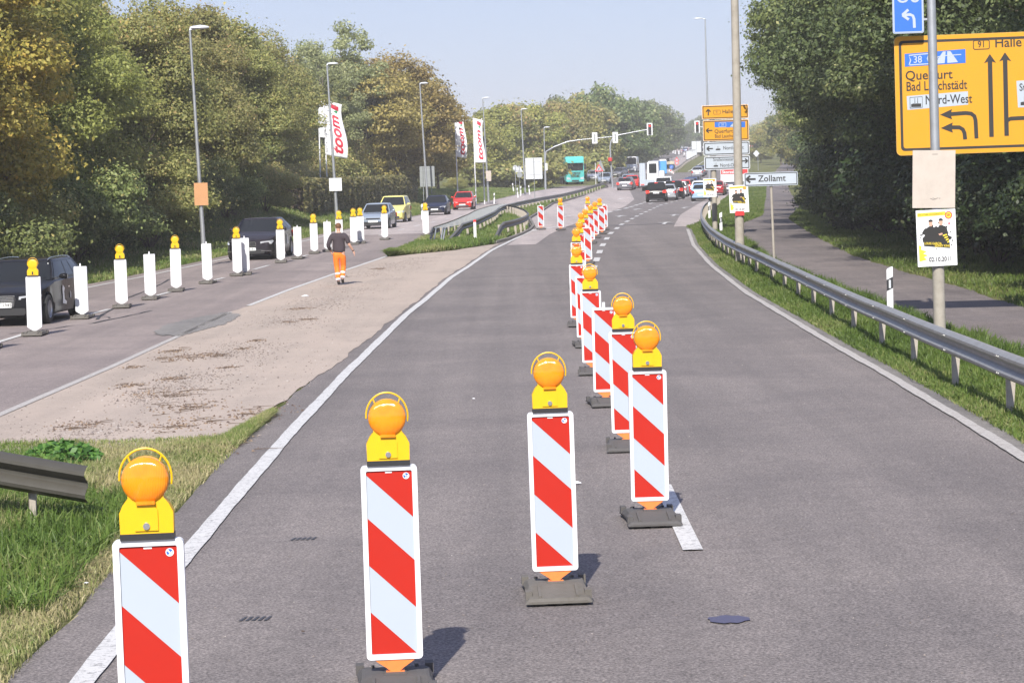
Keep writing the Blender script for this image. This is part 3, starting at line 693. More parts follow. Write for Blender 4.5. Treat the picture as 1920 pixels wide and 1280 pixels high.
# row between our two lanes: (photo x of the film top, photo y, distance, lamp)
row = [(280, 1025, 10.3, 1, 'nearest red and white beacon with amber lamp, cut off at the bottom left'),
       (729, 883, 12.9, 1, 'second nearest red and white beacon with amber lamp, standing alone left of the row'),
       (1033, 779, 15.8, 1, 'third red and white beacon with amber lamp and full dusty rubber base in view'),
       (1212, 698, 19.25, 1, 'red and white beacon with amber lamp beside the single near lane dash'),
       (1170, 627, 24.8, 1, 'red and white beacon with amber lamp partly behind the one beside the near lane dash'),
       (1131, 579, 30, 0, 'nearest red and white beacon without a lamp, its white peg showing'),
       (1108, 550, 35.3, 1, 'red and white beacon with amber lamp just behind the nearest lampless beacon'),
       (1095, 517, 41.5, 0, 'lampless red and white beacon behind the lamp of the seventh beacon in the row'),
       (1082, 501, 47.5, 1, 'ninth lamp beacon of the row, leftmost where the row bends away'),
       (1086, 470, 58, 0, 'lampless beacon whose frame peeps out behind the leftmost lamp of the bend'),
       (1080, 446, 64, 1, 'lit looking amber lamp beacon directly above the leftmost lamp of the bend'),
       (1086, 427, 72.5, 1, 'amber lamp beacon third from the front in the stacked far row'),
       (1100, 415, 80, 0, 'lampless beacon right of the stacked far lamps'),
       (1090, 411, 85, 1, 'amber lamp beacon fourth from the front in the stacked far row'),
       (1097, 402, 91.5, 1, 'amber lamp beacon fifth from the front in the stacked far row'),
       (1107, 393, 99, 1, 'far amber lamp beacon whose whole striped board faces us, right of the stack'),
       (1115, 387, 106, 1, 'far amber lamp beacon second from the right end of the lamps'),
       (1127.5, 394, 111, 0, 'lampless striped beacon left neighbour of the last one in the row'),
       (1124, 382, 115, 1, 'rightmost amber lamp beacon at the far end of the row'),
       (1133, 391, 117, 0, 'last lampless beacon at the right far end of the row'),
       (1102, 380, 121, 1, 'small farthest amber lamp beacon showing above the far end of the row'),
       (1050, 379, 119, 1, 'amber lamp beacon standing alone across the closed lane near the island'),
       (1013.5, 387, 121, 0, 'lampless striped beacon alone beside the tip of the grass island')]
for i, (px, py, D, lampy, lab) in enumerate(row):
    p = W(px, py, D); place_beacon(p.x, D, lampy, 0, i == 2 or i == 20, lab, 'red and white beacons between the lanes', yaw=rr.uniform(-2, 5) if i < 6 else None)
whites = [(66, 630, 1, 'white backed beacon with yellow lamp in front of the black estate car, leftmost'),
          (155, 598, 0, 'plain white beacon without lamp just right of the black estate car'),
          (229, 578, 1, 'white backed beacon with yellow lamp, second lamp from the left in the oncoming row'),
          (283, 562, 0, 'plain white beacon without lamp, second plain one from the left'),
          (331, 547, 1, 'white backed beacon with yellow lamp, third lamp from the left in the oncoming row'),
          (390, 532, 0, 'plain white beacon without lamp left of the dark coupe and below the lamp post'),
          (446, 518, 1, 'yellow lamp beacon in front of the dark coupe, left of a touching pair'),
          (460, 516, 0, 'plain white beacon touching its lamp neighbour in front of the dark coupe'),
          (527, 493, 1, 'white backed beacon with yellow lamp at the right side of the dark coupe'),
          (559, 486, 0, 'plain white beacon without lamp between two lamp beacons left of the worker'),
          (590, 476, 1, 'white backed beacon with yellow lamp just left of the walking worker'),
          (615, 472, 0, 'plain white beacon partly behind the left arm of the worker'),
          (637, 466, 1, 'white backed beacon with yellow lamp right behind the head of the worker'),
          (664, 459, 1, 'left one of two lamp beacons standing close together right of the worker'),
          (677, 457, 1, 'right one of two lamp beacons standing close together right of the worker'),
          (722, 450, 1, 'white backed beacon with yellow lamp in front of the silver saloon'),
          (799, 443, 1, 'white backed beacon with yellow lamp nearest the island guardrail, right end of the row')]
for px, py, lampy, lab in whites:
    x, y = G(px, py); place_beacon(x, y, lampy, 1, 1, lab, 'white backed beacons along the oncoming road')
x, y = G(-22, 656); place_beacon(x, y, 0, 1, 1, 'beacon outside the left frame edge with only its dark base corner in view', 'white backed beacons along the oncoming road')

# ------------------------------------------------------------------ guardrails
def wbeam(path, m, side=1, h=.75, mat=0, hs=None):
    """sweep of the W profile along path [(x,y)]; side=+1 puts the bulge to the left of travel"""
    prof = [(0, 0), (.035, .012), (.078, .045), (.082, .075), (.045, .115), (.015, .135), (.012, .155), (.015, .175), (.045, .195), (.082, .235), (.078, .265), (.035, .298), (0, .31)]
    P = [Vector((x, y)) for x, y in path]; rings = []
    for i, p in enumerate(P):
        d = (P[min(i + 1, len(P) - 1)] - P[max(i - 1, 0)]).normalized(); nrm = Vector((-d.y, d.x)) * side
        top = h if hs is None else hs[i]; z0 = Z(p.y) + top - .31
        rings.append([(p.x + nrm.x * o, p.y + nrm.y * o, z0 + z) for o, z in prof] + [(p.x + nrm.x * (o - .006), p.y + nrm.y * (o - .006), z0 + z) for o, z in reversed(prof)])
    m.loft(rings, mat); return m
def resample(path, step):
    P = [Vector(p) for p in path]; out = [P[0]]; acc = 0
    # smooth by Catmull-Rom then sample
    D = []
    for i in range(len(P) - 1):
        p0, p1, p2, p3 = P[max(i - 1, 0)], P[i], P[i + 1], P[min(i + 2, len(P) - 1)]
        for k in range(24):
            t = k / 24; D.append(.5 * ((2 * p1) + (-p0 + p2) * t + (2 * p0 - 5 * p1 + 4 * p2 - p3) * t * t + (-p0 + 3 * p1 - 3 * p2 + p3) * t ** 3))
    D.append(P[-1])
    for a, b in zip(D, D[1:]):
        l = (b - a).length
        while acc + l >= step:
            t = (step - acc) / l; a = a.lerp(b, t); out.append(a); l = (b - a).length; acc = 0
        acc += l
    return [(p[0], p[1]) for p in out]
def rail_posts(root, pts, side, h, mat, deep=.13, name='post'):
    for i in range(len(pts)):
        x, y = pts[i]; a, b = pts[max(i - 1, 0)], pts[min(i + 1, len(pts) - 1)]; d = Vector((b[0] - a[0], b[1] - a[1])).normalized(); ang = math.atan2(d.y, d.x)
        m = MB(); z = Z(y)
        m.add([(-.028, -.01, -.1), (-.028, -.01 - deep * 0, h - .05), (-.028, -.13 * side, h - .05), (-.028, -.07 * side, -.1)], [(0, 1, 2, 3)])
        m.box(-.028, .028, min(-.008 * side, -.014 * side), max(-.008 * side, -.014 * side), -.1, h - .04)
        m.add([(.0, -.01 * side, -.1), (.0, -.01 * side, h - .06), (.0, -.10 * side, h - .06), (.0, -.065 * side, -.1), (.006, -.01 * side, -.1), (.006, -.01 * side, h - .06), (.006, -.10 * side, h - .06), (.006, -.065 * side, -.1)],
              [(0, 1, 2, 3), (7, 6, 5, 4), (0, 4, 5, 1), (1, 5, 6, 2), (2, 6, 7, 3)])
        m.build(name, mat, root, loc=(x, y, z), rot=(0, 0, ang))
def bolts(root, pts, side, h, mat):
    m = MB()
    for i in range(1, len(pts)):
        x, y = pts[i]; a = pts[i - 1]; d = Vector((x - a[0], y - a[1])).normalized(); nrm = Vector((-d.y, d.x)) * side
        for du in (-.05, .05):
            for o, zz in ((.082, .06), (.082, .25)):
                q = Vector((x, y)) + d * du + nrm * o; m.cyl((q.x, q.y, Z(y) + h - .31 + zz), (q.x + nrm.x * .012, q.y + nrm.y * .012, Z(y) + h - .31 + zz), .013, .010, 8)
    m.build('bolts', mat, root)
g1 = empty('guardrail', (5.6, 28, 0), label='long curved steel guardrail in the grass along the right side of the road', cat='guardrail')
g1.location = (0, 0, 0)
pr_ = [(5.25, 11), (5.42, 20), (5.52, 25.8), (5.62, 29), (5.74, 33), (5.95, 38.3), (6.08, 42.7), (6.33, 49.6), (6.6, 56.5), (6.85, 64), (7.05, 72), (7.35, 82), (7.8, 92.7), (8.6, 106), (9.6, 119), (11.5, 140), (13.4, 158), (15.8, 180)]
fine_ = resample(pr_, 1.0); m = MB(); wbeam(fine_, m, side=1); m.build('beam', M['rail'], g1, smooth=40)
pp = resample(pr_, 4.0); near = [p for p in pp if p[1] < 66]; far = [p for p in resample(pr_, 2.6) if p[1] >= 66]
rail_posts(g1, near, 1, .70, M['rail_post']); rail_posts(g1, far, 1, .70, M['rail_post']); bolts(g1, near, 1, .75, M['rail'])
# island rails
g2 = empty('guardrail', label='single guardrail at the right of the traffic island running up to the junction', cat='guardrail')
a2 = [(-2.75, 104.3), (-2.5, 106), (-2.12, 109), (-1.75, 114), (-1.33, 121), (-.8, 137), (-.25, 161), (2.0, 195), (4.2, 219), (6.7, 240), (10.5, 274), (11.6, 283), (12.0, 288)]
f2 = resample(a2, 1.2); hs = [min(.75, .12 + .63 * min(1, i / 4)) if i < 5 else (.75 if i < len(f2) - 7 else .75 * (len(f2) - i) / 7) for i in range(len(f2))]
m = MB(); wbeam(f2, m, side=-1, hs=hs); m.build('beam', M['rail_dark'], g2, smooth=40)
rail_posts(g2, [p for p in resample(a2, 4)][1:-3], -1, .70, M['rail_post'])
g3 = empty('guardrail', label='left guardrail of the island with ladder like spacer bars on top', cat='guardrail')
a3 = [(-3.35, 103.6), (-3.2, 106), (-2.95, 110), (-2.65, 116), (-2.2, 128), (-1.9, 143), (-1.3, 158), (-.6, 170)]
f3 = resample(a3, 1.2); m = MB(); wbeam(f3, m, side=1, hs=[min(.75, .1 + .65 * min(1, (i + 2) / 3)) for i in range(len(f3))]); m.build('beam', M['rail_dark'], g3, smooth=40)
rail_posts(g3, resample(a3, 4)[1:], 1, .70, M['rail_post'])
n3 = resample(a3, 1.5)
for x, y in n3[1:]:
    xb = interp([(q[0], q[1]) for q in a2], y); m = MB(); m.box(x, xb, y - .02, y + .02, Z(y) + .69, Z(y) + .72); m.build('spacer_bar', M['steel'], g3)
for x in (-3.3, -3.0, -2.9): m = MB(); m.cyl((x, 104.3, Z(104) - .05), (x + .12, 105.3, Z(105) + .66), .035, n=6); m.build('end_strut', M['steel'], g3)
g4 = empty('guardrail', label='short curved guardrail looping round the nose of the traffic island', cat='guardrail')
a4 = [(-.72, 105.5), (-.52, 107.2), (-.3, 109), (.28, 113.5), (.75, 119), (1.0, 125), (1.02, 131), (.9, 142), (.45, 155), (-.1, 164)]
f4 = resample(a4, 1.0); m = MB(); wbeam(f4, m, side=-1, hs=[min(.75, .05 + .70 * min(1, i / 3.5)) for i in range(len(f4))]); m.build('beam', M['rail_dark'], g4, smooth=40)
rail_posts(g4, resample(a4, 3)[1:], -1, .70, M['rail_post'])
# rail end at the lower left, its beam seen from behind
g5 = empty('guardrail', label='dark guardrail end sinking into tall grass at the lower left edge', cat='guardrail')
a5 = [(-9.5, 21.9), (-6.0, 20.7), (-4.9, 20.25), (-4.2, 20.0), (-3.6, 19.85), (-3.30, 19.75)]
f5 = resample(a5, .35); nn = len(f5); m = MB(); wbeam(f5, m, side=-1, hs=[.70 - .19 * max(0, (p[0] + 4.6) / 1.15) for p in f5]); m.build('beam', M['rail_end'], g5, smooth=40)
rail_posts(g5, [(-8.1, 21.1), (-6.1, 20.4), (-4.06, 20.0)], -1, .45, M['rail_post'])
g6 = empty('guardrail', label='guardrail up the hill left of the closed lane beyond the junction', cat='guardrail')
a6 = [(20, 395), (26, 490), (31.3, 560), (37.6, 647), (48, 772), (62, 935)]; m = MB(); wbeam(a6, m, side=-1); m.build('beam', M['rail_dark'], g6)
rail_posts(g6, resample(a6, 12), -1, .7, M['rail_post'])
g7 = empty('guardrail', label='guardrail up the hill between closed lane and right carriageway', cat='guardrail')
a7 = [(25.6, 372), (29.5, 412), (37.3, 497), (52.8, 655), (78, 935)]; m = MB(); wbeam(resample(a7, 6), m, side=1); m.build('beam', M['rail_dark'], g7)
rail_posts(g7, resample(a7, 12), 1, .7, M['rail_post'])

# ------------------------------------------------------------------ delineator posts
def delineator(px, py, D=None, lab='', scale=1, lean=0, red=False, wob_=0):
    if D is None: x, y = G(px, py)
    else: p = W(px, py, D); x, y = p.x, D
    z = Z(y) + bank(y, interp(LLp, y) - x)
    r = empty('marker_post', (x, y, z), 0, lab, 'marker post', 'roadside marker posts'); r.rotation_euler = (R(rr.uniform(-2, 2)), R(lean), R(rr.uniform(-10, 10)))
    m = MB(); tri = [(-.06, -.05), (.06, -.05), (.035, .05), (-.035, .05)]
    def seg(z0, z1, s0=0, s1=0, mat=0):
        m.add([(a, b, z0 + s0 * (a / .06)) for a, b in tri] + [(a, b, z1 + s1 * (a / .06)) for a, b in tri], [(0, 1, 5, 4), (1, 2, 6, 5), (2, 3, 7, 6), (3, 0, 4, 7), (4, 5, 6, 7)], mat)
    if red: seg(-.1, .9); seg(.9, 1.0, mat=1)
    else:
        seg(-.1, .60, 0, .03); seg(.60, .82, .03, .03, 2); seg(.82, 1.02, .03, .03)
    m.build('post', [M['white'], M['red'], M['black']], r)
    if not red:
        q = MB(); q.box(-.02, .02, -.056, -.05, .63, .79); q.build('reflector', M['sign_back'], r)
delineator(1668, 550, 46.4, 'near black and white marker post behind the long right guardrail')
delineator(1352, 440, 103, 'marker post behind the right guardrail bend, left of the concrete pole')
delineator(1330, 409, 128, 'marker post left of the sign posts at the guardrail bend')
delineator(891, 453, 104.5, 'white marker post with red cap in the weeds of the traffic island', red=True)
delineator(792, 410, 158, 'marker post on the left verge in front of the navy hatchback')
delineator(926, 371, 226, 'marker post on the grass just right of the tan board lamp post', lean=2)
delineator(963, 351, 275, 'marker post right of the bush near the small round signs', lean=-6)
delineator(971, 366, 250, 'left one of two marker posts below the small round signs', lean=-3)
delineator(976, 362, 258, 'right one of two marker posts below the small round signs', lean=2)
delineator(993, 358, 262, 'marker post at the verge left of the big blank sign back', lean=-5)
delineator(1163, 318, 400, 'marker post left of the white van up the hill')
# broken leaning reflector post at the tree edge
x, y = G(238, 502); z = Z(y)
r = empty('broken_post', (x, y, z), 0, 'dark leaning broken marker post in the shade behind the white beacons', 'marker post'); r.rotation_euler = (0, R(-14), 0)
m = MB(); m.box(-.05, .05, -.03, .03, -.1, .35, tx=.01); m.prism([(-.06, .42), (.05, .42), (.07, .62), (.03, .74), (-.05, .72), (-.08, .58)], -.02, .02); m.box(-.015, .015, -.01, .01, .3, .45); m.build('post', M['sign_back_dark'], r)
# ------------------------------------------------------------------ lamp posts, poles
def lamp_post(tag_, bx, by, D, tx, ty, off_side=0, lab='', r0=.09, conc=False, arm=1.0):
    b = W(bx, by, D); z0 = Z(D) + bank(D, interp(LLp, D) - b.x); t = W(tx, ty, D)
    base = Vector((b.x, D, z0)); top = Vector((t.x, D, t.z))
    r = empty('street_lamp', base, 0, lab, 'street lamp', 'tall grey street lamps'); v = top - base
    m = MB(); m.cyl((0, 0, -.2), v * .12, r0 * 1.15, r0 * 1.05, 14); m.cyl(v * .12, v, r0, r0 * .5, 14); m.build('pole', M['steel'], r, smooth=40)
    if arm:
        a = MB(); a.cyl(v, v + Vector((arm * .25, 0, .04)), .04, .035, 8); a.build('arm', M['steel'], r)
        h = MB(); rings = []
        for k, (dx, w, hh) in enumerate(((.1, .05, .04), (.2, .10, .07), (.5, .13, .10), (.7, .11, .07), (.8, .05, .03))):
            c = v + Vector((dx * arm - .1, 0, .06)); rings.append([(c.x, c.y + w * math.cos(t_), c.z + hh * (math.sin(t_) if math.sin(t_) > 0 else math.sin(t_) * .6)) for t_ in [i * 2 * math.pi / 12 for i in range(12)]])
        h.loft(rings); h.build('lamp_head', M['sign_back'], r, smooth=60)
    return r, base, v
lamps = [
 (383, 468, 88, 356, 56, 'leftmost street lamp, tallest in view, with an orange board on its pole'),
 (632, 408, 150, 613, 122, 'street lamp carrying a square white board in front of the hedge'),
 (802, 376, 200, 787, 158, 'street lamp with the dark grey sign back, in front of the yellow tree'),
 (916, 370, 232, 905, 185, 'street lamp with tan board right beside the right hand flag'),
 (985, 362, 262, 977, 206, 'street lamp left of the big blank sign back'),
 (1022, 352, 288, 1020, 240, 'shorter street lamp right of the big blank sign back, near the signal arm')]
LO = []
for bx, by, D, tx, ty, lab in lamps: LO.append(lamp_post('', bx, by, D, tx, ty, 0, lab, .085 if D < 100 else .10))
for bx, by, D, tx, ty, lab in [(1176, 310, 430, 1172, 230, 'thin far street lamp rising behind the white van'), (1232, 290, 600, 1229, 212, 'far street lamp before the dark trees up the hill'),
        (1252, 280, 720, 1249, 203, 'far street lamp right where the hill guardrail ends'), (1262, 277, 800, 1259, 214, 'farthest street lamp at the crest of the hill'), (1210, 300, 520, 1206, 205, 'far street lamp behind the red traffic light')]:
    lamp_post('', bx, by, D, tx, ty, 0, lab, .12, arm=1.6)
# right hand far lamp with the head to the left
r, b, v = lamp_post('', 1330, 330, 240, 1322, 36, 0, 'tall street lamp reaching into the sky above the signpost cluster', .13, arm=-1.3)
# concrete pole with galvanised upper part (near right)
def concrete_pole(px_b, D, px_t, py_t, lab, r0, r1, split=None):
    b = W(px_b, 640, D); b = Vector((W(px_b, 367 + 25 + (HC - Z(D)) * FOC / D - (px_b - 960) * .03 - 25, D).x, D, Z(D))); t = W(px_t, py_t, D)
    r = empty('utility_pole', b, 0, lab, 'pole'); v = Vector((t.x, D, t.z)) - b; L = v.length
    m = MB()
    if split:
        m.cyl(v * -.02, v * (split / L), r0, r0 * .97, 20); m.build('concrete_shaft', M['concrete'], r, smooth=40)
        s = MB(); s.cyl(v * (split / L), v, r1 * 1.0, r1 * .9, 18); s.build('steel_shaft', M['steel'], r, smooth=40)
        c = MB(); c.cyl(v * (split / L - .004), v * (split / L + .004), r0 * 1.03, r1 * 1.1, 18); c.build('collar', M['concrete'], r, smooth=40)
        for f in (.55, 1.05): q = MB(); q.cyl(v * (f / L), v * ((f + .012) / L), r0 * 1.015, n=20); q.build('seam', M['concrete'], r)
    else:
        m.cyl(v * -.02, v, r0, r1, 20); m.build('concrete_shaft', M['concrete'], r, smooth=40)
    return r, b, v
rp, bp, vp = concrete_pole(1763, 39, 1743, -120, 'near pole with concrete foot and grey steel top carrying a poster, right', .098, .078, split=1.95)
rq, bq, vq = concrete_pole(1388, 75, 1374, -160, 'tall bare concrete pole in front of the signpost cluster', .145, .11)

# ------------------------------------------------------------------ boards and posters on poles
def board_on(pxc, pyc, D, w, h, lab, name, mat, cat, tilt=0, yaw=0, front=True, thick=.012, dy=-.12):
    c = W(pxc, pyc, D + dy); r = empty(name, c, R(yaw), lab, cat); r.rotation_euler[1] = R(tilt)
    m = MB(); m.prism(rrect(-w / 2, w / 2, -h / 2, h / 2, .004, 1), -thick / 2, thick / 2); m.build('panel', mat, r); return r
r = board_on(1751, 336, 39, .69, .93, 'blank weathered hardboard placard above the poster on the near pole', 'placard', M['board'], 'placard', tilt=1.5, yaw=0, dy=-.13)
m = MB()
for a, b_ in [((-.03, .40), (.06, .402)), ((-.06, -.31), (.0, -.335)), ((.01, -.33), (.07, -.30)), ((-.02, -.30), (.02, -.32)), ((.085, -.32), (.10, -.30))]: m.bar([a, b_], .008, -.008)
m.build('staple_tears', M['rail_dark'], r)
def poster(pxc, pyc, D, w, lab, tilt=0, yaw=0, dy=-.14, thick=.008, detail=True):
    h = w * 1.41; c = W(pxc, pyc, D + dy); r = empty('poster', c, R(yaw), lab, 'poster', 'disco posters'); r.rotation_euler[1] = R(tilt)
    m = MB(); m.prism(rrect(-w / 2, w / 2, -h / 2, h / 2, .003, 1), -thick / 2, thick / 2); m.build('sheet', M['paper'], r)
    y = -thick / 2 - .0015; k = w / .62; q = MB()
    def P(pts): return [(a * k, b_ * k) for a, b_ in pts]
    # yellow strips and corner flashes
    q.flat(P([(-.29, .335), (.16, .345), (.15, .405), (-.29, .395)]), y, 0); q.build('yellow_strip', M['poster_yellow'], r); q = MB()
    q.flat(P([(-.285, -.36), (-.16, -.33), (-.21, -.29), (-.14, -.265), (-.22, -.235), (-.16, -.205), (-.25, -.17), (-.24, -.12), (-.285, -.10)]), y, 0)
    q.build('yellow_print', M['poster_yellow'], r)
    q = MB(); rg = random.Random(4)
    blob = []
    for i in range(40):
        t = i / 40 * 6.283; rad = 1 + rg.uniform(-.22, .2); blob.append((-.0 + .215 * rad * math.cos(t), .03 + .155 * rad * math.sin(t)))
    q.flat(P(blob), y - .0005, 0)
    for i in range(26):
        t = rg.uniform(0, 6.283); d = rg.uniform(1.0, 1.35); s = rg.uniform(.004, .016)
        q.disc((.22 * d * math.cos(t)) * k, (.02 + .17 * d * math.sin(t)) * k, y - .0005, s * k, 0, 7)
    q.flat(P([(-.21, -.05), (-.02, -.03), (.2, -.06), (.21, -.17), (-.04, -.14), (-.20, -.12)]), y - .001, 0)
    q.build('black_print', M['sign_black'], r)
    q = MB()   # two portraits in dark jackets: plain head and shoulder shapes
    for cx, cz in ((-.085, .225), (.075, .235)):
        q.disc(cx * k, cz * k, y - .002, .033 * k, 0, 14, .043 * k)
    q.flat(P([(.03, .06), (.09, .075), (.10, .05), (.05, .035)]), y - .002, 0)
    q.build('faces', M['skin'], r)
    q = MB()
    q.flat(P([(-.19, .06), (-.165, .15), (-.11, .185), (-.06, .185), (-.01, .14), (.02, .15), (.05, .195), (.10, .195), (.165, .15), (.19, .05), (.0, .03)]), y - .0015, 0)
    for cx, cz, s in ((-.085, .262, .9), (.075, .272, 1)): q.flat(P([(cx - .036, cz - .01), (cx + .036, cz - .01), (cx + .03, cz + .02), (cx, cz + .032 * s), (cx - .03, cz + .02)]), y - .0025, 0)
    q.build('jackets', M['sign_black'], r)
    q = MB()
    for i in range(4): q.flat(P([(.10 + i * .022, .04 - i * .035), (.16 + i * .012, .055 - i * .035), (.165 + i * .012, .035 - i * .035), (.10 + i * .022, .018 - i * .035)]), y - .003, 0)
    q.build('yellow_stripes', M['poster_yellow'], r)
    q = MB(); q.disc(.20 * k, .345 * k, y - .002, .058 * k, 0, 20); q.build('emblem_disc', M['poster_yellow'], r)
    q = MB(); q.ringflat(.20 * k, .345 * k, y - .003, .045 * k, .060 * k, 0, 20); q.disc(.205 * k, .215 * k, y - .002, .016 * k, 0, 12); q.build('emblem_ring', M['red_print'], r)
    text('SK', .062 * k, M['red_print'], r, .20 * k, .345 * k, y - .0045, 'CENTER', 1.0, bold=.02)
    text('DISCOTHEK SCHIZZKRÖTE', .037 * k, M['sign_black'], r, -.285 * k, .368 * k, y - .003, 'LEFT', .86, bold=.006)
    text('LOUIS GARCIA', .052 * k, M['poster_yellow'], r, -.195 * k, -.078 * k, y - .0035, 'LEFT', .78, bold=.012, rot=R(3))
    text('SIDNEY KING', .052 * k, M['poster_yellow'], r, -.035 * k, -.125 * k, y - .0035, 'LEFT', .78, bold=.012, rot=R(2))
    text('02.10.2011', .096 * k, M['sign_black'], r, -.135 * k, -.335 * k, y - .003, 'LEFT', .86, bold=.03)
    text('02.10. 22 UHR', .024 * k, M['sign_black'], r, 0, -.205 * k, y - .003)
    return r
poster(1756, 446, 39, .645, 'large disco poster dated 02.10.2011 on the near right pole under the placard', tilt=-1.2, yaw=3)
poster(1385.5, 373, 75, .60, 'disco poster strapped low on the tall bare concrete pole', tilt=-1.5, dy=-.17)
poster(1331, 352, 104, .56, 'white and yellow disco poster half behind the signpost left of the concrete pole', dy=-.16)
m = MB(); c = W(1387, 400, 74.82); m.prism(rrect(-.14, .14, -.07, .07, .01, 1), -.004, .004); o = m.build('sticker', M['red'], None, loc=c); tag(o, 'small red sticker below the poster on the concrete pole', 'sticker')
# back boards on the left lamps
r_ = board_on(377, 364, 87.86, .50, .82, 'orange brown board on the leftmost street lamp', 'placard', M['board_orange'], 'placard', dy=.0)
for px, py, D, w, h, mat, lab, nm in [
    (629, 346, 149.8, .78, .80, 'white', 'square white board on the street lamp by the hedge', 'sign_board'),
    (916, 330, 231.8, .5, 1.0, 'board', 'small tan board on the street lamp beside the flags', 'placard')]:
    r_ = board_on(px, py, D, w, h, lab, nm, M[mat], 'board', dy=0)
# ------------------------------------------------------------------ signs
def panel(root, x0, x1, z0, z1, face, border, edge=.03, line_=.022, r=.06, y=0, back=M['sign_back_dark'], rim=None):
    m = MB(); m.prism(rrect(x0, x1, z0, z1, r, 4), y, y + .035, 0); m.build('plate', rim or M['white'], root)
    f = MB(); f.flat(rrect(x0 + .012, x1 - .012, z0 + .012, z1 - .012, r * .9, 4), y - .002, 0)
    f.build('face', face, root)
    if border:
        b = MB(); a = rrect(x0 + edge, x1 - edge, z0 + edge, z1 - edge, r * .8, 4); c = rrect(x0 + edge + line_, x1 - edge - line_, z0 + edge + line_, z1 - edge - line_, r * .55, 4); n = len(a)
        b.add([(q[0], y - .004, q[1]) for q in a] + [(q[0], y - .004, q[1]) for q in c], [(i, (i + 1) % n, n + (i + 1) % n, n + i) for i in range(n)])
        b.build('border', border, root)
def arrowhead(m, x, z, ang, s, y):
    P = [(-.5, -.45), (.55, 0), (-.5, .45), (-.36, 0)]
    c, s_ = math.cos(ang), math.sin(ang); m.flat([(x + s * (a * c - b * s_), z + s * (a * s_ + b * c)) for a, b in P], y)
def chevron_arrow(m, x, z, ang, L, w, y):
    """outline style arrow (shaft plus open head)"""
    c, s_ = math.cos(ang), math.sin(ang); T = lambda a, b: (x + a * c - b * s_, z + a * s_ + b * c)
    m.bar([T(-L / 2, 0), T(L / 2 - w * .4, 0)], w, y); m.bar([T(L * .08, L * .36), T(L / 2, 0)], w, y - .0005); m.bar([T(L * .08, -L * .36), T(L / 2, 0)], w, y - .001)
def factory(root, x, z, s, y, col_):
    m = MB(); m.flat([(x, z), (x + s, z), (x + s, z + s * .38), (x + s * .85, z + s * .30), (x + s * .85, z + s * .38), (x + s * .6, z + s * .3), (x + s * .6, z + s * .38), (x + s * .3, z + s * .3), (x + s * .3, z + s * .38), (x, z + s * .3)][::1], y)
    m.flat([(x + s * .34, z + s * .2), (x + s * .42, z + s * .2), (x + s * .40, z + s * .92), (x + s * .36, z + s * .92)], y - .0006); m.flat([(x + s * .62, z + s * .2), (x + s * .7, z + s * .2), (x + s * .68, z + s * .92), (x + s * .64, z + s * .92)], y - .0006)
    m.build('factory_symbol', col_, root)
# large yellow lane sign
D = 46.0; k = D / FOC
c0 = W(1682, 291, D); c1 = W(1676, 70, D)
SW, SH = 5.0, 2.28
r = empty('direction_sign', (c0.x + SW / 2, D, c0.z + SH / 2), R(-4), 'large yellow lane direction sign for Halle and Querfurt behind the near right pole', 'direction sign')
r.rotation_euler = (0, R(-.2), R(-5)); r.location = (c0.x + SW / 2 * .996 + .05, D + .15, c0.z + SH / 2)
panel(r, -SW / 2, SW / 2, -SH / 2, SH / 2, M['sign_yellow'], M['sign_black'], .085, .05, .09, rim=M['sign_yellow2'])
ox = -SW / 2 ; u = lambda px: ox + (px - 1682) * .01022 * 1.0       # metres from the sign's left edge per photo pixel
v = lambda py: SH / 2 - (py - 70) * .01022
B = M['sign_black']; y_ = -.006
def up(m, x, z0, z1, w=.085):
    m.bar([(x, z0), (x, z1 - .13)], w, y_); m.flat([(x - .115, z1 - .175), (x, z1 - .13), (x + .115, z1 - .175), (x, z1)], y_ - .0006)
m = MB(); up(m, u(1859), v(264), v(109)); m.build('straight_arrow', B, r)
m = MB(); up(m, u(1887), v(263), v(107)); m.bar([(u(1887), v(238)), (u(1889), v(234)), (u(1895), v(231)), (u(2010), v(229))], .075, y_ - .0012)
m.flat([(u(2004), v(219)), (u(2026), v(229)), (u(2004), v(239))][::-1], y_ - .0018); m.build('branching_arrow', B, r)
m = MB(); arc = [(u(1831), v(266)), (u(1830), v(232)), (u(1828), v(224)), (u(1822), v(219)), (u(1812), v(217.5)), (u(1775), v(219))]
m.bar(arc, .075, y_); arrowhead(m, u(1776), v(219), math.pi, .22, y_ - .0006); m.build('left_turn_arrow', B, r)
m = MB(); arc = [(u(1810), v(267)), (u(1809), v(255)), (u(1806), v(248)), (u(1800), v(244)), (u(1775), v(243))]
m.bar(arc, .075, y_); arrowhead(m, u(1777), v(244), math.pi, .22, y_ - .0006); m.build('left_turn_arrow', B, r)
m = MB(); m.flat([(u(1701), v(127)), (u(1814), v(124)), (u(1814), v(98)), (u(1701), v(103))], y_ + .001); m.build('blue_field', M['sign_blue'], r)
m = MB(); q = [(u(1709), v(124)), (u(1746), v(123)), (u(1743), v(113)), (u(1746), v(104)), (u(1709), v(106)), (u(1712), v(115))]; m.bar(q + [q[0]], .022, y_ - .001); m.build('shield_outline', M['white_film'], r)
text('38', .19, M['white_film'], r, u(1725), v(114.8), y_ - .002, 'CENTER', .9, bold=.01)
m = MB(); m.flat([(u(1757), v(123.5)), (u(1775), v(123)), (u(1777.5), v(101)), (u(1772), v(101.5))], y_ - .001); m.flat([(u(1780), v(123)), (u(1800), v(122)), (u(1786), v(101)), (u(1780), v(101))], y_ - .001)
m.bar([(u(1755), v(112)), (u(1775), v(109)), (u(1806), v(108))], .018, y_ - .002); m.bar([(u(1764), v(114)), (u(1760), v(112))], .015, y_ - .002); m.build('motorway_symbol', M['white_film'], r)
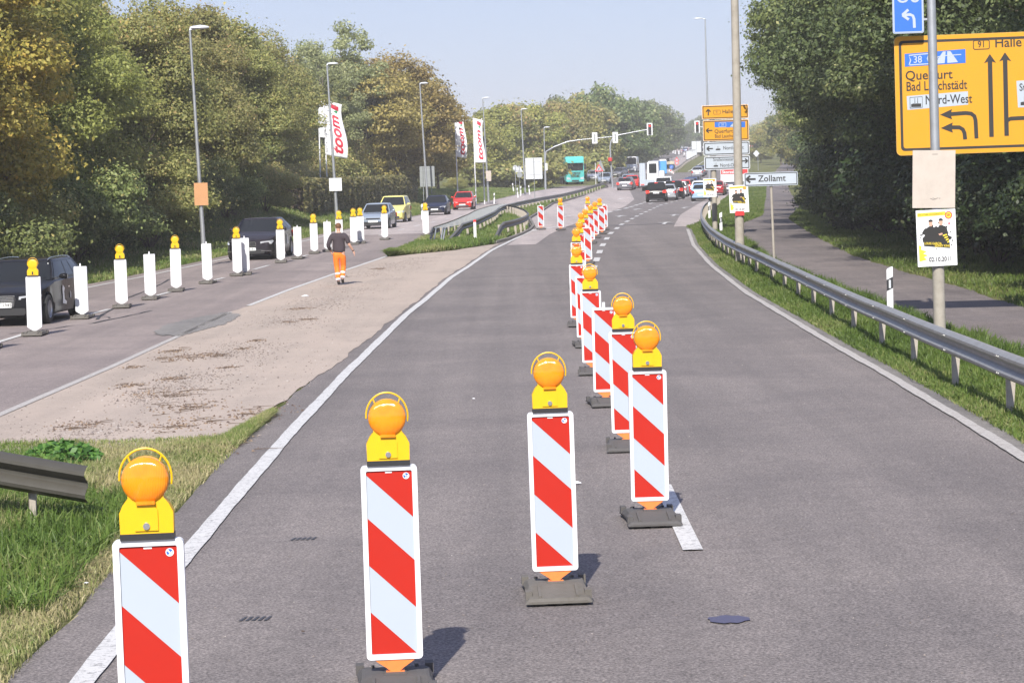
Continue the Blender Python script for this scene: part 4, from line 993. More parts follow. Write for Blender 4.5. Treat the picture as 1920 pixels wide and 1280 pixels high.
text('Querfurt', .25, B, r, u(1701), v(144.5), y_, wscale=.98, bold=.012); text('Bad Lauchstädt', .25, B, r, u(1702), v(165), y_, wscale=.76, bold=.012)
m = MB(); m.flat([(u(1704), v(208)), (u(1817), v(202)), (u(1817), v(177)), (u(1703), v(182))], y_ + .001); m.build('white_field', M['white_film'], r)
m = MB(); m.bar([(u(1709), v(205)), (u(1732), v(204)), (u(1732), v(184)), (u(1709), v(185)), (u(1709), v(205))], .012, y_); m.build('symbol_frame', B, r)
factory(r, u(1711), v(203), .19, y_ - .001, B)
text('Nord-West', .245, B, r, u(1737), v(191.5), y_, wscale=.76, bold=.012)
text('91', .175, B, r, u(1844), v(91), y_, 'CENTER', .85, bold=.012)
m = MB(); P = rrect(u(1829), u(1858.5), v(99.5), v(83), .03, 3); m.bar(P + [P[0]], .016, y_ - .0004); m.build('number_frame', B, r)
text('Halle', .26, B, r, u(1868), v(89.5), y_, wscale=.96, bold=.012)
m = MB(); m.flat([(u(1909), v(211)), (u(2075), v(207)), (u(2075), v(157)), (u(1907), v(161))], y_ + .001); m.build('white_field', M['white_film'], r)
text('Straßenmeisterei', .2, B, r, u(1912), v(174), y_, wscale=.76, bold=.012); text('Nord-Ost', .2, B, r, u(1945), v(198), y_, wscale=.8, bold=.012); factory(r, u(1914), v(207), .19, y_, B)
for sx in (u(1757), u(2080)):
    m = MB(); m.cyl((sx, .09, -SH / 2 - c0.z + Z(D) - .1), (sx, .09, SH / 2 + (1.2 if sx < 0 else .1)), .045, n=10); m.build('sign_post', M['steel'], r)
# blue detour sign above
cb = W(1706, 28, 45.9); r2 = empty('detour_sign', (cb.x, D + .1, cb.z + .12), R(-4), 'blue detour sign with white left arrow above the large yellow sign', 'detour sign')
panel(r2, -.295, .295, -.46, .42, M['sign_blue'], None, rim=M['white_film'], r=.04)
m = MB(); P = rrect(-.27, .27, -.435, .395, .03, 3); m.bar(P + [P[0]], .02, -.0035); m.build('border', M['white_film'], r2)
m = MB(); m.bar([(.115, -.36), (.11, -.19), (.09, -.13), (.04, -.105), (-.10, -.11)], .052, -.005); m.bar([(0.005, -.01), (-.11, -.11)], .05, -.006); m.bar([(.01, -.20), (-.11, -.11)], .05, -.007); m.build('arrow', M['white_film'], r2)
text('U8', .40, M['white_film'], r2, 0, .245, -.005, 'CENTER', .95, bold=.005)
for z in (.2, -.2): m = MB(); m.box(0, .52, .035, .075, z - .02, z + .02); m.build('bracket', M['steel'], r2)

# middle signpost cluster
D = 105.0; s = D / FOC
r = empty('direction_sign', (W(1337, 300, D).x, D, Z(D)), R(-3), 'stack of two yellow and two pale direction plates on grey posts behind the concrete pole', 'direction sign')
zz = lambda px, py: W(px, py, D).z - Z(D); xx = lambda px, py: W(px, py, D).x - r.location.x
for pxp in (1338.5, 1386): x_ = xx(pxp, 330); m = MB(); m.cyl((x_, .17, -.2), (x_, .17, zz(1350, 200)), .115, n=14); m.build('sign_post', M['concrete'], r, smooth=40)
for (x0, y0, x1, y1, face, bord) in ((1316, 197, 1403, 223, 'sign_yellow', 'sign_black'), (1318, 225, 1404, 264, 'sign_yellow', 'sign_black'), (1319, 266, 1405, 291, 'sign_white', 'sign_black'), (1320.5, 293, 1406, 318, 'sign_white', 'sign_black')):
    t = empty('sign_plate', (0, 0, 0)); t.parent = r
    panel(t, xx(x0, (y0 + y1) / 2), xx(x1, (y0 + y1) / 2), zz(1360, y1), zz(1360, y0), M[face], M[bord], .035, .035, .05)
yy = -.006
m = MB(); chevron_arrow(m, xx(1328, 210), zz(1328, 211), R(90), .27, .055, yy); m.build('arrow', B, r)
text('Halle', .24, B, r, xx(1354, 209), zz(1354, 210), yy, wscale=.95, bold=.012)
m = MB(); P = rrect(xx(1338, 210), xx(1350.5, 210), zz(1344, 214.5), zz(1344, 207), .02, 2); m.bar(P + [P[0]], .016, yy); m.build('number_frame', B, r); text('91', .13, B, r, xx(1344.3, 210), zz(1344, 210.7), yy, 'CENTER', .9)
m = MB(); chevron_arrow(m, xx(1330, 244), zz(1330, 245), math.pi, .27, .055, yy); m.build('arrow', B, r)
m = MB(); m.flat([(xx(1340, 238), zz(1340, 239)), (xx(1397, 238), zz(1397, 239)), (xx(1397, 228), zz(1397, 228)), (xx(1340, 228), zz(1340, 229))], yy + .001); m.build('blue_field', M['sign_blue'], r)
m = MB(); P = rrect(xx(1348, 234), xx(1361, 234), zz(1355, 238), zz(1355, 230.5), .01, 1); m.bar(P + [P[0]], .02, yy - .001); m.flat([(xx(1368, 234), zz(1368, 238)), (xx(1376, 234), zz(1376, 238)), (xx(1376, 234), zz(1376, 229.5))], yy - .001); m.flat([(xx(1378, 234), zz(1378, 238)), (xx(1386, 234), zz(1386, 238)), (xx(1378, 234), zz(1378, 229.5))], yy - .001); m.build('motorway_symbol', M['white_film'], r)
text('38', .14, M['white_film'], r, xx(1354.5, 234), zz(1354, 234.3), yy - .002, 'CENTER', .9)
text('Querfurt', .23, B, r, xx(1339.5, 246), zz(1340, 247), yy, wscale=.95, bold=.01); text('Bad Lauchstädt', .22, B, r, xx(1340, 256), zz(1340, 256), yy, wscale=.80, bold=.01)
m = MB(); chevron_arrow(m, xx(1331, 278), zz(1331, 279), math.pi, .27, .055, yy); m.build('arrow', B, r)
factory(r, xx(1342, 278), zz(1342, 282), .2, yy, B); text('Nord-West', .22, B, r, xx(1355.5, 277), zz(1355, 278), yy, wscale=.85, bold=.01)
text('Straßenmeisterei', .19, B, r, xx(1337, 299), zz(1337, 300), yy, wscale=.76, bold=.01); factory(r, xx(1338, 310), zz(1338, 313), .19, yy, B); text('Nord-Ost', .21, B, r, xx(1350, 310), zz(1350, 310.5), yy, wscale=.85, bold=.01)
m = MB(); chevron_arrow(m, xx(1396, 303), zz(1396, 302), 0, .27, .055, yy); m.build('arrow', B, r)

# Zollamt finger sign
D = 64.0; bb = W(1450, 480, D); c = W(1445.5, 335, D)
r = empty('direction_sign', (c.x, D, Z(D)), R(-4), 'narrow white Zollamt sign with left arrow on a thin post behind the guardrail', 'direction sign')
h = c.z - Z(D); panel(r, -.71, .71, h - .19, h + .17, M['sign_white'], B, .018, .02, .03, rim=M['white_film'])
m = MB(); chevron_arrow(m, -.53, h, math.pi, .25, .05, -.006); m.build('arrow', B, r); text('Zollamt', .235, B, r, -.34, h, -.006, wscale=.98, bold=.012)
m = MB(); m.cyl((.05, .07, -.2), (-.0, .07, h - .1), .032, n=10); m.build('sign_post', M['concrete'], r)

# sign backs on the left side
def back_sign(cx, cy, D, w, h, lab, shape='rect', posts=(0,), mat='sign_back', cat='sign', by=None, nm='road_sign', yaw=0):
    c = W(cx, cy, D); zb = Z(D) + bank(D, interp(LLp, D) - c.x)
    r = empty(nm, (c.x, D, zb), R(yaw), lab, cat); H = c.z - zb; m = MB()
    if shape == 'rect': m.prism(rrect(-w / 2, w / 2, H - h / 2, H + h / 2, .04, 3), -.02, .02)
    elif shape == 'tri': m.prism([(-w / 2, H - h / 2), (w / 2, H - h / 2), (0, H + h / 2)], -.015, .015)
    elif shape == 'disc': m.prism([(w / 2 * math.cos(t * .3927), H + h / 2 * math.sin(t * .3927)) for t in range(16)], -.015, .015)
    m.build('plate', M[mat], r)
    for z in (H - h * .3, H + h * .3):
        q = MB(); q.box(-w * .42, w * .42, -.035, -.022, z - .02, z + .02); q.build('stiffener', M['steel'], r)
    for p in posts: q = MB(); q.cyl((p, -.07, -.2), (p, -.07, H + h * .48), .035, n=8); q.build('sign_post', M['sign_back_dark'] if shape == 'rect' else M['steel'], r)
    return r
back_sign(1001, 316, 233, 1.62, 2.05, 'big blank pale sign back on a single thin post beside the island guardrail', posts=(0,))
back_sign(801, 331, 203, 1.25, 1.72, 'dark grey sign back on the street lamp before the yellow tree', mat='sign_back_dark', posts=(-.35, .35))
back_sign(966, 315, 262, .55, .60, 'small round sign back at the left of a pair near the street lamp', 'disc')
back_sign(973.5, 316, 260, .85, .75, 'grey triangular sign back over the grassy bank by the street lamp', 'tri', mat='sign_back')
back_sign(974.5, 328, 259.5, .62, .62, 'small round sign back directly below the grey triangular one', 'disc', mat='sign_back_dark', posts=())
r = back_sign(1126, 310, 292, 1.05, 1.4, 'grey triangular sign back behind the junction warning sign', 'tri', mat='sign_back_dark')
# warning triangle facing us
c = W(1123, 315, 285); r = empty('warning_sign', (c.x, 285, Z(285)), 0, 'red bordered roadworks warning triangle at the junction end of the island', 'warning sign'); H = c.z - Z(285)
m = MB(); m.prism([(-.5, H - .42), (.5, H - .42), (0, H + .45)], -.01, .01); m.build('red_plate', M['red'], r)
m = MB(); m.flat([(-.33, H - .32), (.33, H - .32), (0, H + .25)], -.013); m.build('white_field', M['white_film'], r)
m = MB(); m.disc(.02, H - .02, -.016, .05); m.flat([(-.12, H - .25), (.02, H - .25), (.0, H - .12), (.08, H - .1), (.05, H - .05), (-.06, H - .07)], -.016); m.flat([(.05, H - .27), (.2, H - .27), (.12, H - .17)], -.016); m.build('worker_symbol', B, r)
for sx in (-.42, .42): m = MB(); m.cyl((sx, .03, -.1), (sx, .03, H + (.6 if sx < 0 else -.3)), .03, n=8); m.build('sign_post', M['white'], r)
# far signs in the closed lane
for px, py, D, shp, mt, lab in [(1269, 306, 392, 'disc', 'ring', 'small round speed limit sign in the closed lane beyond the junction'), (1269, 299, 393, 'tri', 'red', 'small red triangle sign above the speed limit sign beyond the junction')]:
    c = W(px, py, D); r = empty('warning_sign', (c.x, D, Z(D)), 0, lab, 'traffic sign'); H = c.z - Z(D); m = MB()
    if shp == 'disc': m.prism([(.3 * math.cos(t * .3927), H + .3 * math.sin(t * .3927)) for t in range(16)], -.01, .01)
    else: m.prism([(-.42, H - .3), (.42, H - .3), (0, H + .42)], -.01, .01)
    m.build('red_plate', M['red'], r); m = MB()
    if shp == 'disc': m.disc(0, H, -.014, .2)
    else: m.flat([(-.25, H - .22), (.25, H - .22), (0, H + .22)], -.014)
    m.build('white_field', M['white_film'], r); m = MB(); m.cyl((0, .04, -.1), (0, .04, H), .04, n=8); m.build('sign_post', M['steel'], r)
c = W(1259, 313, 385); r = empty('detour_sign', (c.x, 385, Z(385)), 0, 'small blue keep left disc beside the closed lane beyond the junction', 'traffic sign'); H = c.z - Z(385)
m = MB(); m.prism([(.33 * math.cos(t * .3927), H + .33 * math.sin(t * .3927)) for t in range(16)], -.01, .01); m.build('plate', M['sign_blue'], r)
m = MB(); m.bar([(.14, H + .14), (-.1, H - .1)], .07, -.013); m.flat([(-.16, H - .16), (.04, H - .14), (-.14, H + .04)], -.0135); m.build('arrow', M['white_film'], r); m = MB(); m.cyl((0, .04, -.1), (0, .04, H), .04, n=8); m.build('sign_post', M['steel'], r)
c = W(1259, 322, 372); r = empty('barrier_board', (c.x, 372, Z(372)), 0, 'slanting red and white barrier board at the start of the hill guardrail', 'barrier'); H = c.z - Z(372)
m = MB(); m.prism([(-.45, H + .15), (-.3, H + .38), (.45, H - .15), (.3, H - .38)][::-1], -.02, .02, 0); m.flat([(-.30, H + .20), (-.15, H + .31), (.02, H + .13), (-.13, H + .02)][::-1], -.023, 1); m.flat([(.1, H - .12), (.24, H - .02), (.36, H - .12), (.22, H - .28)][::-1], -.023, 1)
m.build('board', [M['white'], M['red']], r); m = MB(); m.box(-.03, .03, .02, .06, 0, H); m.build('stand', M['steel'], r)
c = W(1409, 273, 560); r = empty('barrier_board', (c.x, 560, Z(560)), 0, 'red and white barrier board far up the cycle path', 'barrier'); H = c.z - Z(560)
m = MB(); m.box(-.95, .95, -.02, .02, H - .25, H + .25, 0)
for i in range(4): m.add([(-.9 + i * .5, -.024, H - .24), (-.62 + i * .5, -.024, H - .24), (-.5 + i * .5, -.024, H + .24), (-.78 + i * .5, -.024, H + .24)], [(0, 1, 2, 3)], 1)
m.build('board', [M['white'], M['red']], r); m = MB(); m.box(-.8, -.75, .02, .06, 0, H); m.box(.75, .8, .02, .06, 0, H); m.build('stand', M['steel'], r)
c = W(1418, 288, 380); r = empty('road_sign', (c.x, 380, Z(380)), 0, 'pale diamond shaped sign back beside the far cycle path', 'sign'); H = c.z - Z(380)
m = MB(); m.prism([(0, H - .55), (.5, H), (0, H + .55), (-.5, H)], -.02, .02); m.build('plate', M['sign_back'], r); m = MB(); m.cyl((.25, .04, -.1), (.25, .04, H + .3), .04, n=8); m.build('sign_post', M['steel'], r)

# ------------------------------------------------------------------ traffic lights
def signal_head(root, c, w=.62, h=1.25, back=False, arrow=False):
    """white backing board with a three chamber head; faces us unless back"""
    t = empty('signal_head', c); t.parent = root
    m = MB(); m.prism(rrect(-w / 2, w / 2, -h / 2, h / 2, .05, 3), -.012, .012); m.build('backing_board', M['white'], t)
    m = MB(); hw = w * .27; sgn = -1
    if back:
        m.prism(rrect(-.07, .07, -h * .36, h * .36, .03, 2), -.06, -.014)
        for z in (-.3, 0, .3): m.bar([(-.1, z - .05), (.1, z + .05)], .03, -.062); m.bar([(-.1, z + .05), (.1, z - .05)], .03, -.063)
        m.build('mounting_frame', M['sign_back_dark'], t)
    else:
        m.prism(rrect(-hw, hw, -h * .42, h * .42, .04, 3), -.17, -.013); m.build('signal_body', M['black'], t)
        for z, mt in ((h * .27, 'lamp_red'), (0, 'black'), (-h * .27, 'black')):
            q = MB(); q.lathe([(.12, 0), (.08, .02), (.001, .03)], 16, 0, 'y', (0, -.17, z)); q.build('lens', M[mt] if mt != 'black' else M['lens_dark'], t)
            q = MB(); q.loft([[(.135 * math.cos(a), yq, z + .135 * math.sin(a)) for a in [R(20 + 14 * i) for i in range(11)]] for yq in (-.17, -.34)], closed=False, caps=False); q.build('visor', M['black'], t)
M['lamp_red'] = simple('lit_red_lamp', (.7, .02, .01), .4, em=(1, .03, .02, 1.1)); M['lens_dark'] = simple('unlit_lens', (.06, .05, .045), .3)
D = 281.; b = W(1149, 350, D); zb = Z(D)
r = empty('traffic_light', (b.x, D, zb), 0, 'grey mast arm traffic light at the junction with one red signal over the road', 'traffic light')
f = lambda px, py: (W(px, py, D).x - b.x, 0, W(px, py, D).z - zb)
m = MB(); m.tube([(0, 0, -.2), f(1145, 300), f(1144, 275), f(1146, 264), f(1151, 257), f(1159, 253.5), f(1180, 249.5), f(1214, 243)], [.12, .10, .09, .085, .08, .07, .06, .05], 12); m.build('mast', M['steel'], r, smooth=50)
signal_head(r, Vector(f(1218, 242.5)) + Vector((0, -.15, 0)), .66, 1.42)
signal_head(r, Vector(f(1153.5, 258)) + Vector((0, -.15, 0)), .62, 1.25, back=True)
m = MB(); p = Vector(f(1144, 299)); m.lathe([(.02, -.2), (.24, -.2), (.24, .2), (.02, .2)], 12, 0, 'z', p); m.build('red_band', M['red'], r)
m = MB(); p = Vector(f(1144, 306)); m.lathe([(.02, -.25), (.17, -.25), (.17, .25), (.02, .25)], 10, 0, 'z', p); m.build('signal_box', M['black'], r)
D = 284.; b = W(1023, 352, D); zb = Z(D)
r = empty('traffic_light', (b.x, D, zb), 0, 'long curved mast arm traffic light seen from behind, left of the turquoise lorry', 'traffic light')
m = MB(); m.tube([(0, 0, -.2), f(1022, 300), f(1024, 284), f(1040, 275), f(1065, 265.5), f(1090, 262), f(1148, 256.5)], [.12, .10, .08, .075, .07, .06, .05], 12); m.build('mast', M['steel'], r, smooth=50)
signal_head(r, Vector(f(1115, 259)) + Vector((0, -.15, 0)), .62, 1.3, back=True)
t = empty('side_signal', f(1024.5, 313)); t.parent = r; m = MB(); m.box(-.12, .12, -.1, .1, -.42, .42); m.build('signal_body', M['white'], t)
for z in (-.27, 0, .27): m = MB(); m.box(.12, .32, -.1, .1, z + .08, z + .1); m.build('visor', M['sign_back_dark'], t)
D = 150.; c = W(1307, 238, D); b = W(1322, 400, D)
r = empty('traffic_light', (c.x, 283, 0), 0, 'red traffic light just left of the yellow signpost cluster', 'traffic light'); D = 283.; c = W(1307, 238, D); b = W(1342, 330, D); r.location = (b.x, D, Z(D))
f2_ = lambda px, py: (W(px, py, D).x - b.x, 0, W(px, py, D).z - Z(D))
m = MB(); m.tube([(0, 0, -.2), f2_(1340, 250), f2_(1336, 240), f2_(1311, 238)], [.13, .11, .1, .07], 10); m.build('mast', M['steel'], r, smooth=50)
signal_head(r, Vector(f2_(1307, 238)) + Vector((0, -.15, 0)), .62, 1.4)

# ------------------------------------------------------------------ flags
def flag(bx, by, D, tx, ty, w, z_lo, z_hi, lab, seed, phase=0, wrap=1.0, text_on=True, droop=.35, poleonly=False):
    b = W(bx, by, D); zb = Z(D) + bank(D, interp(LLp, D) - b.x); t = W(tx, ty, D)
    r = empty('flag_pole', (b.x, D, zb), 0, lab, 'flag', 'tall banner flags of the shop'); v = Vector((t.x - b.x, 0, t.z - zb)); H = v.z
    m = MB(); m.cyl((0, 0, -.2), v, .06, .04, 10); m.lathe([(.001, .1), (.06, .04), (.06, -.02), (.02, -.04)], 10, 0, 'z', v); m.build('pole', M['white'], r, smooth=40)
    if poleonly: return r
    lean = v.x / v.z
    def S(u, q):   # u across 0..1, q up 0..1
        z = z_lo + (z_hi - z_lo) * q - droop * u * (1 - .3 * q) * w * .5 + .15 * math.sin(3 * q + phase) * u; yw = .18 * math.sin(7 * q + 3 * u + phase) * u * w * .6
        return Vector((lean * z + .05 + u * w * (.86 + .12 * math.sin(5 * q + phase)) * wrap, yw - .02, z))
    rows = [[tuple(S(i / 10, j / 30)) for i in range(11)] for j in range(31)]
    m = MB(); m.loft(rows, 0, closed=False, caps=False); o = m.build('cloth', M['flag'], r, smooth=60)
    bm = bmesh.new(); bm.from_mesh(o.data); bmesh.ops.solidify(bm, geom=bm.faces, thickness=.006); bm.to_mesh(o.data); bm.free()
    def drape(outl, mat, nm, dy=.012):
        # print laid onto the cloth: outline points in u,q
        q_ = MB()
        for poly in outl: q_.add([tuple(S(a, b2) + Vector((0, -dy, 0))) for a, b2 in poly], [tuple(range(len(poly)))])
        q_.build(nm, mat, r, recalc=False)
    grid = lambda u0, u1, q0, q1, sk=0: [(u0, q0), (u1, q0 - sk), (u1, q1 - sk), (u0, q1)]
    drape([grid(.38, .82, .885, .965, .03)], M['red_print'], 'red_bar'); drape([[(.5, .83), (.78, .87), (.72, .80)]], M['green_print'], 'green_leaf')
    if text_on:
        cu = bpy.data.curves.new('t', 'FONT'); cu.body = 'toom'; cu.size = 1; cu.align_x = 'LEFT'; cu.align_y = 'BOTTOM_BASELINE'; cu.offset = .03; cu.shear = .25; cu.resolution_u = 3
        ob = bpy.data.objects.new('t', cu); col.objects.link(ob); dg = bpy.context.evaluated_depsgraph_get(); dg.update(); me = bpy.data.meshes.new_from_object(ob.evaluated_get(dg)); bpy.data.objects.remove(ob)
        bm = bmesh.new(); bm.from_mesh(me); bmesh.ops.subdivide_edges(bm, edges=[e for e in bm.edges if e.calc_length() > .15], cuts=3); bm.to_mesh(me); bm.free()
        xs = [q.co.x for q in me.vertices]; ys = [q.co.y for q in me.vertices]; x0, x1, y0, y1 = min(xs), max(xs), min(ys), max(ys)
        for q in me.vertices:
            a, b2 = (q.co.x - x0) / (x1 - x0), (q.co.y - y0) / (y1 - y0); p = S(.80 - .48 * b2, .06 + .70 * a); q.co = p + Vector((0, -.014, 0))
        me.name = 'lettering'; me.materials.clear(); me.materials.append(M['red_print']); link('lettering', me, r)
    return r
flag(858, 345, 218, 853, 226, .98 * 1.0, 5.2 * .86, 7.9, 'left one of the two white banner flags with red lettering beside the yellow tree', 1, 0)
flag(892, 357, 222, 887, 223, 1.0, 3.9, 8.0, 'white banner flag with red lettering, right neighbour of the leftmost roadside pair', 2, 1.2)
flag(908, 357, 226, 903, 224, 1, 4, 8, 'bare white flag pole just left of the lamp with the tan board', 3, 0, poleonly=True)
flag(615, 380, 172, 607, 190, 1.75, 3.4, 7.3, 'white banner flag with red lettering blown open beside the left hedge, half behind leaves', 4, .6, wrap=.9, droop=.5)
flag(602, 380, 176, 597, 188, 1.6, 4.6, 7.3, 'partly hidden white banner flag left of the blown open one by the hedge', 5, 2.0, wrap=.9, droop=.5)
# ------------------------------------------------------------------ vehicles
M['glass'] = simple('car_glass', (.016, .018, .020), .12, spec=.16)
M['tyre'] = simple('tyre', (.02, .02, .02), .8); M['rim'] = simple('alloy', (.50, .51, .53), .3, .8)
M['under'] = simple('underbody', (.015, .015, .015), .9)
M['headlight'] = simple('headlight_glass', (.62, .65, .69), .12, .3, coat=.8); M['taillight'] = simple('taillight', (.50, .02, .02), .2, coat=.6)
M['plate'] = simple('number_plate', (.75, .76, .76), .5); M['bumper'] = simple('dark_bumper', (.04, .04, .045), .6)
M['decal'] = simple('white_sticker', (.72, .72, .70), .5)
PC = {}
def paint(name, c, rough=.3, metal=.25):
    if name not in PC: PC[name] = simple('paint_' + name, c, rough - .08, metal * .5, coat=.3 if max(c) > .1 else .0, spec=.5 if max(c) > .1 else .1, dirt=.06, dscale=1.5)
    return PC[name]
BODY = {
 'estate': dict(L=4.7, Wd=1.83, H=1.44, hood=[(0, .60), (.15, .70), (.6, .82), (1.35, .93), (1.5, .96), (4.4, 1.00), (4.62, .92), (4.7, .70)], cab=(1.25, 2.05, 4.15, 4.62), belt=.93, wx=(.86, 3.67), wr=.325, rails=True),
 'coupe': dict(L=5.0, Wd=1.9, H=1.56, hood=[(0, .62), (.12, .74), (.6, .90), (1.4, 1.02), (1.55, 1.04), (4.6, 1.10), (4.9, 1.02), (5.0, .72)], cab=(1.3, 2.25, 3.6, 4.75), belt=1.02, wx=(.85, 3.92), wr=.35),
 'saloon': dict(L=4.5, Wd=1.70, H=1.41, hood=[(0, .56), (.1, .66), (.5, .78), (1.3, .88), (1.45, .90), (3.7, .96), (4.35, .95), (4.46, .86), (4.5, .62)], cab=(1.2, 1.95, 3.15, 3.85), belt=.88, wx=(.82, 3.45), wr=.30),
 'hatch': dict(L=3.9, Wd=1.68, H=1.48, hood=[(0, .56), (.1, .68), (.45, .84), (1.05, .96), (1.2, .98), (3.6, 1.0), (3.82, .92), (3.9, .62)], cab=(.95, 1.75, 3.3, 3.82), belt=.94, wx=(.72, 3.25), wr=.29),
 'mpv': dict(L=4.3, Wd=1.78, H=1.66, hood=[(0, .60), (.1, .74), (.45, .92), (.95, 1.04), (1.1, 1.06), (4.0, 1.08), (4.22, 1.0), (4.3, .64)], cab=(.85, 1.75, 3.85, 4.22), belt=1.02, wx=(.78, 3.5), wr=.31),
 'suv': dict(L=4.5, Wd=1.84, H=1.70, hood=[(0, .68), (.1, .84), (.5, 1.0), (1.2, 1.08), (1.35, 1.1), (4.1, 1.12), (4.4, 1.04), (4.5, .7)], cab=(1.1, 1.85, 3.9, 4.38), belt=1.06, wx=(.85, 3.55), wr=.35, rails=True),
 'van': dict(L=5.6, Wd=1.98, H=2.62, hood=[(0, .66), (.1, .85), (.4, 1.1), (.85, 1.25), (1.0, 1.3), (5.4, 1.32), (5.55, 1.3), (5.6, .7)], cab=(.75, 1.6, 5.35, 5.55), belt=1.2, wx=(.95, 4.4), wr=.35, panel=True),
 'smallvan': dict(L=4.4, Wd=1.80, H=1.83, hood=[(0, .62), (.1, .8), (.4, .98), (.9, 1.08), (1.05, 1.1), (4.2, 1.15), (4.35, 1.12), (4.4, .7)], cab=(.8, 1.65, 4.2, 4.35), belt=1.05, wx=(.85, 3.6), wr=.31, panel=True),
}
def lerp(a, b, t): return a + (b - a) * t
def li(tab, x):
    if x <= tab[0][0]: return tab[0][1]
    for (a, va), (b, vb) in zip(tab, tab[1:]):
        if x <= b: return va + (vb - va) * (x - a) / (b - a)
    return tab[-1][1]
MC = {}
def car_meshes(kind):
    if kind in MC: return MC[kind]
    S = BODY[kind]; L, Wd, H = S['L'], S['Wd'], S['H']; hw = Wd / 2; zb = .20
    def plan(x):
        t = abs(x - L / 2) / (L / 2); return hw * (1 - .16 * t ** 5 - .05 * t ** 2)
    xs = sorted(set([0, .03, .08, .15, .25, .4] + [round(.5 + .08 * i, 3) for i in range(int((L - 1.0) / .08) + 1)] + [L - .4, L - .25, L - .15, L - .08, L - .03, L]))
    rings = []
    for x in xs:
        w = plan(x); zt = li(S['hood'], x); b0 = zb + (.10 if x < .04 or x > L - .04 else .04 if x < .1 or x > L - .1 else 0)
        ar = 0
        for wx in S['wx']:
            d = abs(x - wx); Ra = S['wr'] + .06
            if d < Ra: ar = max(ar, S['wr'] + math.sqrt(Ra * Ra - d * d))
        shrink = .94 if (x < .02 or x > L - .02) else .985 if (x < .07 or x > L - .07) else 1; w *= shrink
        zs = [max(b0, ar), max(b0 + .02, ar), max(b0 + .12, ar + .004), max(.45, ar + .008), max(.62 if zt > .66 else zt - .05, ar + .012)]
        half = [(0.0, b0 if not ar else ar * .9), (w * .90, zs[0]), (w * .975, zs[1]), (w * .995, zs[2]), (w, zs[3]), (w * .995, min(zs[4], zt - .04)), (w * .985, zt - .035), (w * .95, zt - .008), (w * .80, zt + .012), (w * .45, zt + .028), (0, zt + .034)]
        rings.append([(yy, x, z) for yy, z in half] + [(-yy, x, z) for yy, z in reversed(half[1:-1])])
    m = MB(); m.loft(rings)
    body = m.mesh('body', M['under'], smooth=38)
    # cabin as a parametric surface
    xa, xb, xc, xd = S['cab']; wb = hw * .955; wr = hw * (.74 if not S.get('panel') else .86)
    def C(s, t):
        """s in 0..4 round the cabin: 0-1 windscreen (left to right), 1-2 right side, 2-3 rear, 3-4 left side; t height"""
        tt = t; e = t ** 1.15
        xf = lerp(xa, xb, t ** .92 if not S.get('panel') else t ** .8); xr = lerp(xd, xc, t ** 1.1); w = lerp(wb, wr, e if not S.get('panel') else t ** 2.5)
        k = int(s) % 4; f = s - int(s); z0 = lambda x: li(S['hood'], x) - .02
        bow = .16
        if k == 0: y = lerp(-w, w, f); x = xf + bow * (y / w) ** 2 * (1 - .3 * t)
        elif k == 1: x = lerp(xf + bow * (1 - .3 * t), xr - .08, f); y = w * (1 - .04 * abs(2 * f - 1) ** 3) * 1.0
        elif k == 2: y = lerp(w, -w, f); x = xr - .08 * (y / w) ** 2
        else: x = lerp(xr - .08, xf + bow * (1 - .3 * t), f); y = -w * (1 - .04 * abs(2 * f - 1) ** 3)
        zz_ = lerp(z0(x), H - .045, t); return Vector((y, x, zz_))
    def shade(s_): return s_
    N = 10; m = MB(); rg_ = []
    for t in [0, .15, .35, .6, .8, .93, 1.0]: rg_.append([tuple(C(k + i / N, t)) for k in range(4) for i in range(N)])
    c0 = Vector((0, (xb + xc) / 2, H)); last = [Vector(p) for p in rg_[-1]]
    for sc, dz in ((.93, .028), (.75, .042), (.4, .05)): rg_.append([tuple(Vector((c0.x + (p.x - c0.x) * sc, c0.y + (p.y - c0.y) * sc, H - .045 + dz))) for p in last])
    m.loft(rg_); cabin = m.mesh('cabin', M['under'], smooth=38)
    def pane(s0, s1, t0, t1, o=.006, trim=0):
        q = MB(); A, Bn = 6, 4; rows = []
        for j in range(Bn + 1):
            row_ = []
            for i in range(A + 1):
                s_ = lerp(s0, s1, i / A); t = lerp(t0, t1, j / Bn); p = C(s_, t); ds = C(min(s_ + .01, int(s0) + .9999), t) - C(max(s_ - .01, int(s0) + .0001), t); dt = C(s_, min(t + .02, 1)) - C(s_, max(0, t - .02))
                n = ds.cross(dt); n = n.normalized() if n.length else Vector((0, 0, 1))
                out = Vector((p.x, p.y - (xb + xc) / 2, .3)); n = n if n.dot(out) > 0 else -n
                row_.append(tuple(p + n * o))
            rows.append(row_)
        q.loft(rows, closed=False, caps=False); return q
    front = pane(.05, .95, .07, .93).mesh('windscreen', M['glass'], smooth=40); rear = pane(2.07, 2.93, .18 if not S.get('panel') else .3, .9).mesh('rear_window', M['glass'], smooth=40)
    sides = []
    if S.get('panel'): sides = [(1.03, 1.20, .1, .80), (3.80, 3.97, .1, .80)]
    else:
        dv = [.03, .40, .66, .93] if L > 4.2 else [.03, .48, .92]
        for a, b2 in zip(dv, dv[1:]): sides += [(1 + a + .012, 1 + b2 - .012, .14, .90), (4 - b2 + .012, 4 - a - .012, .14, .90)]
    side_m = [pane(*q).mesh('side_window', M['glass'], smooth=40) for q in sides]
    # wheel
    t = MB(); r = S['wr']; t.lathe([(r * .62, -.1), (r * .9, -.11), (r, -.085), (r, .085), (r * .9, .11), (r * .62, .1)], 24, 0, 'x'); tyre = t.mesh('tyre', M['tyre'], smooth=40)
    q = MB(); q.lathe([(r * .64, -.09), (r * .62, -.102), (r * .56, -.06), (.001, -.05)], 24, 0, 'x')
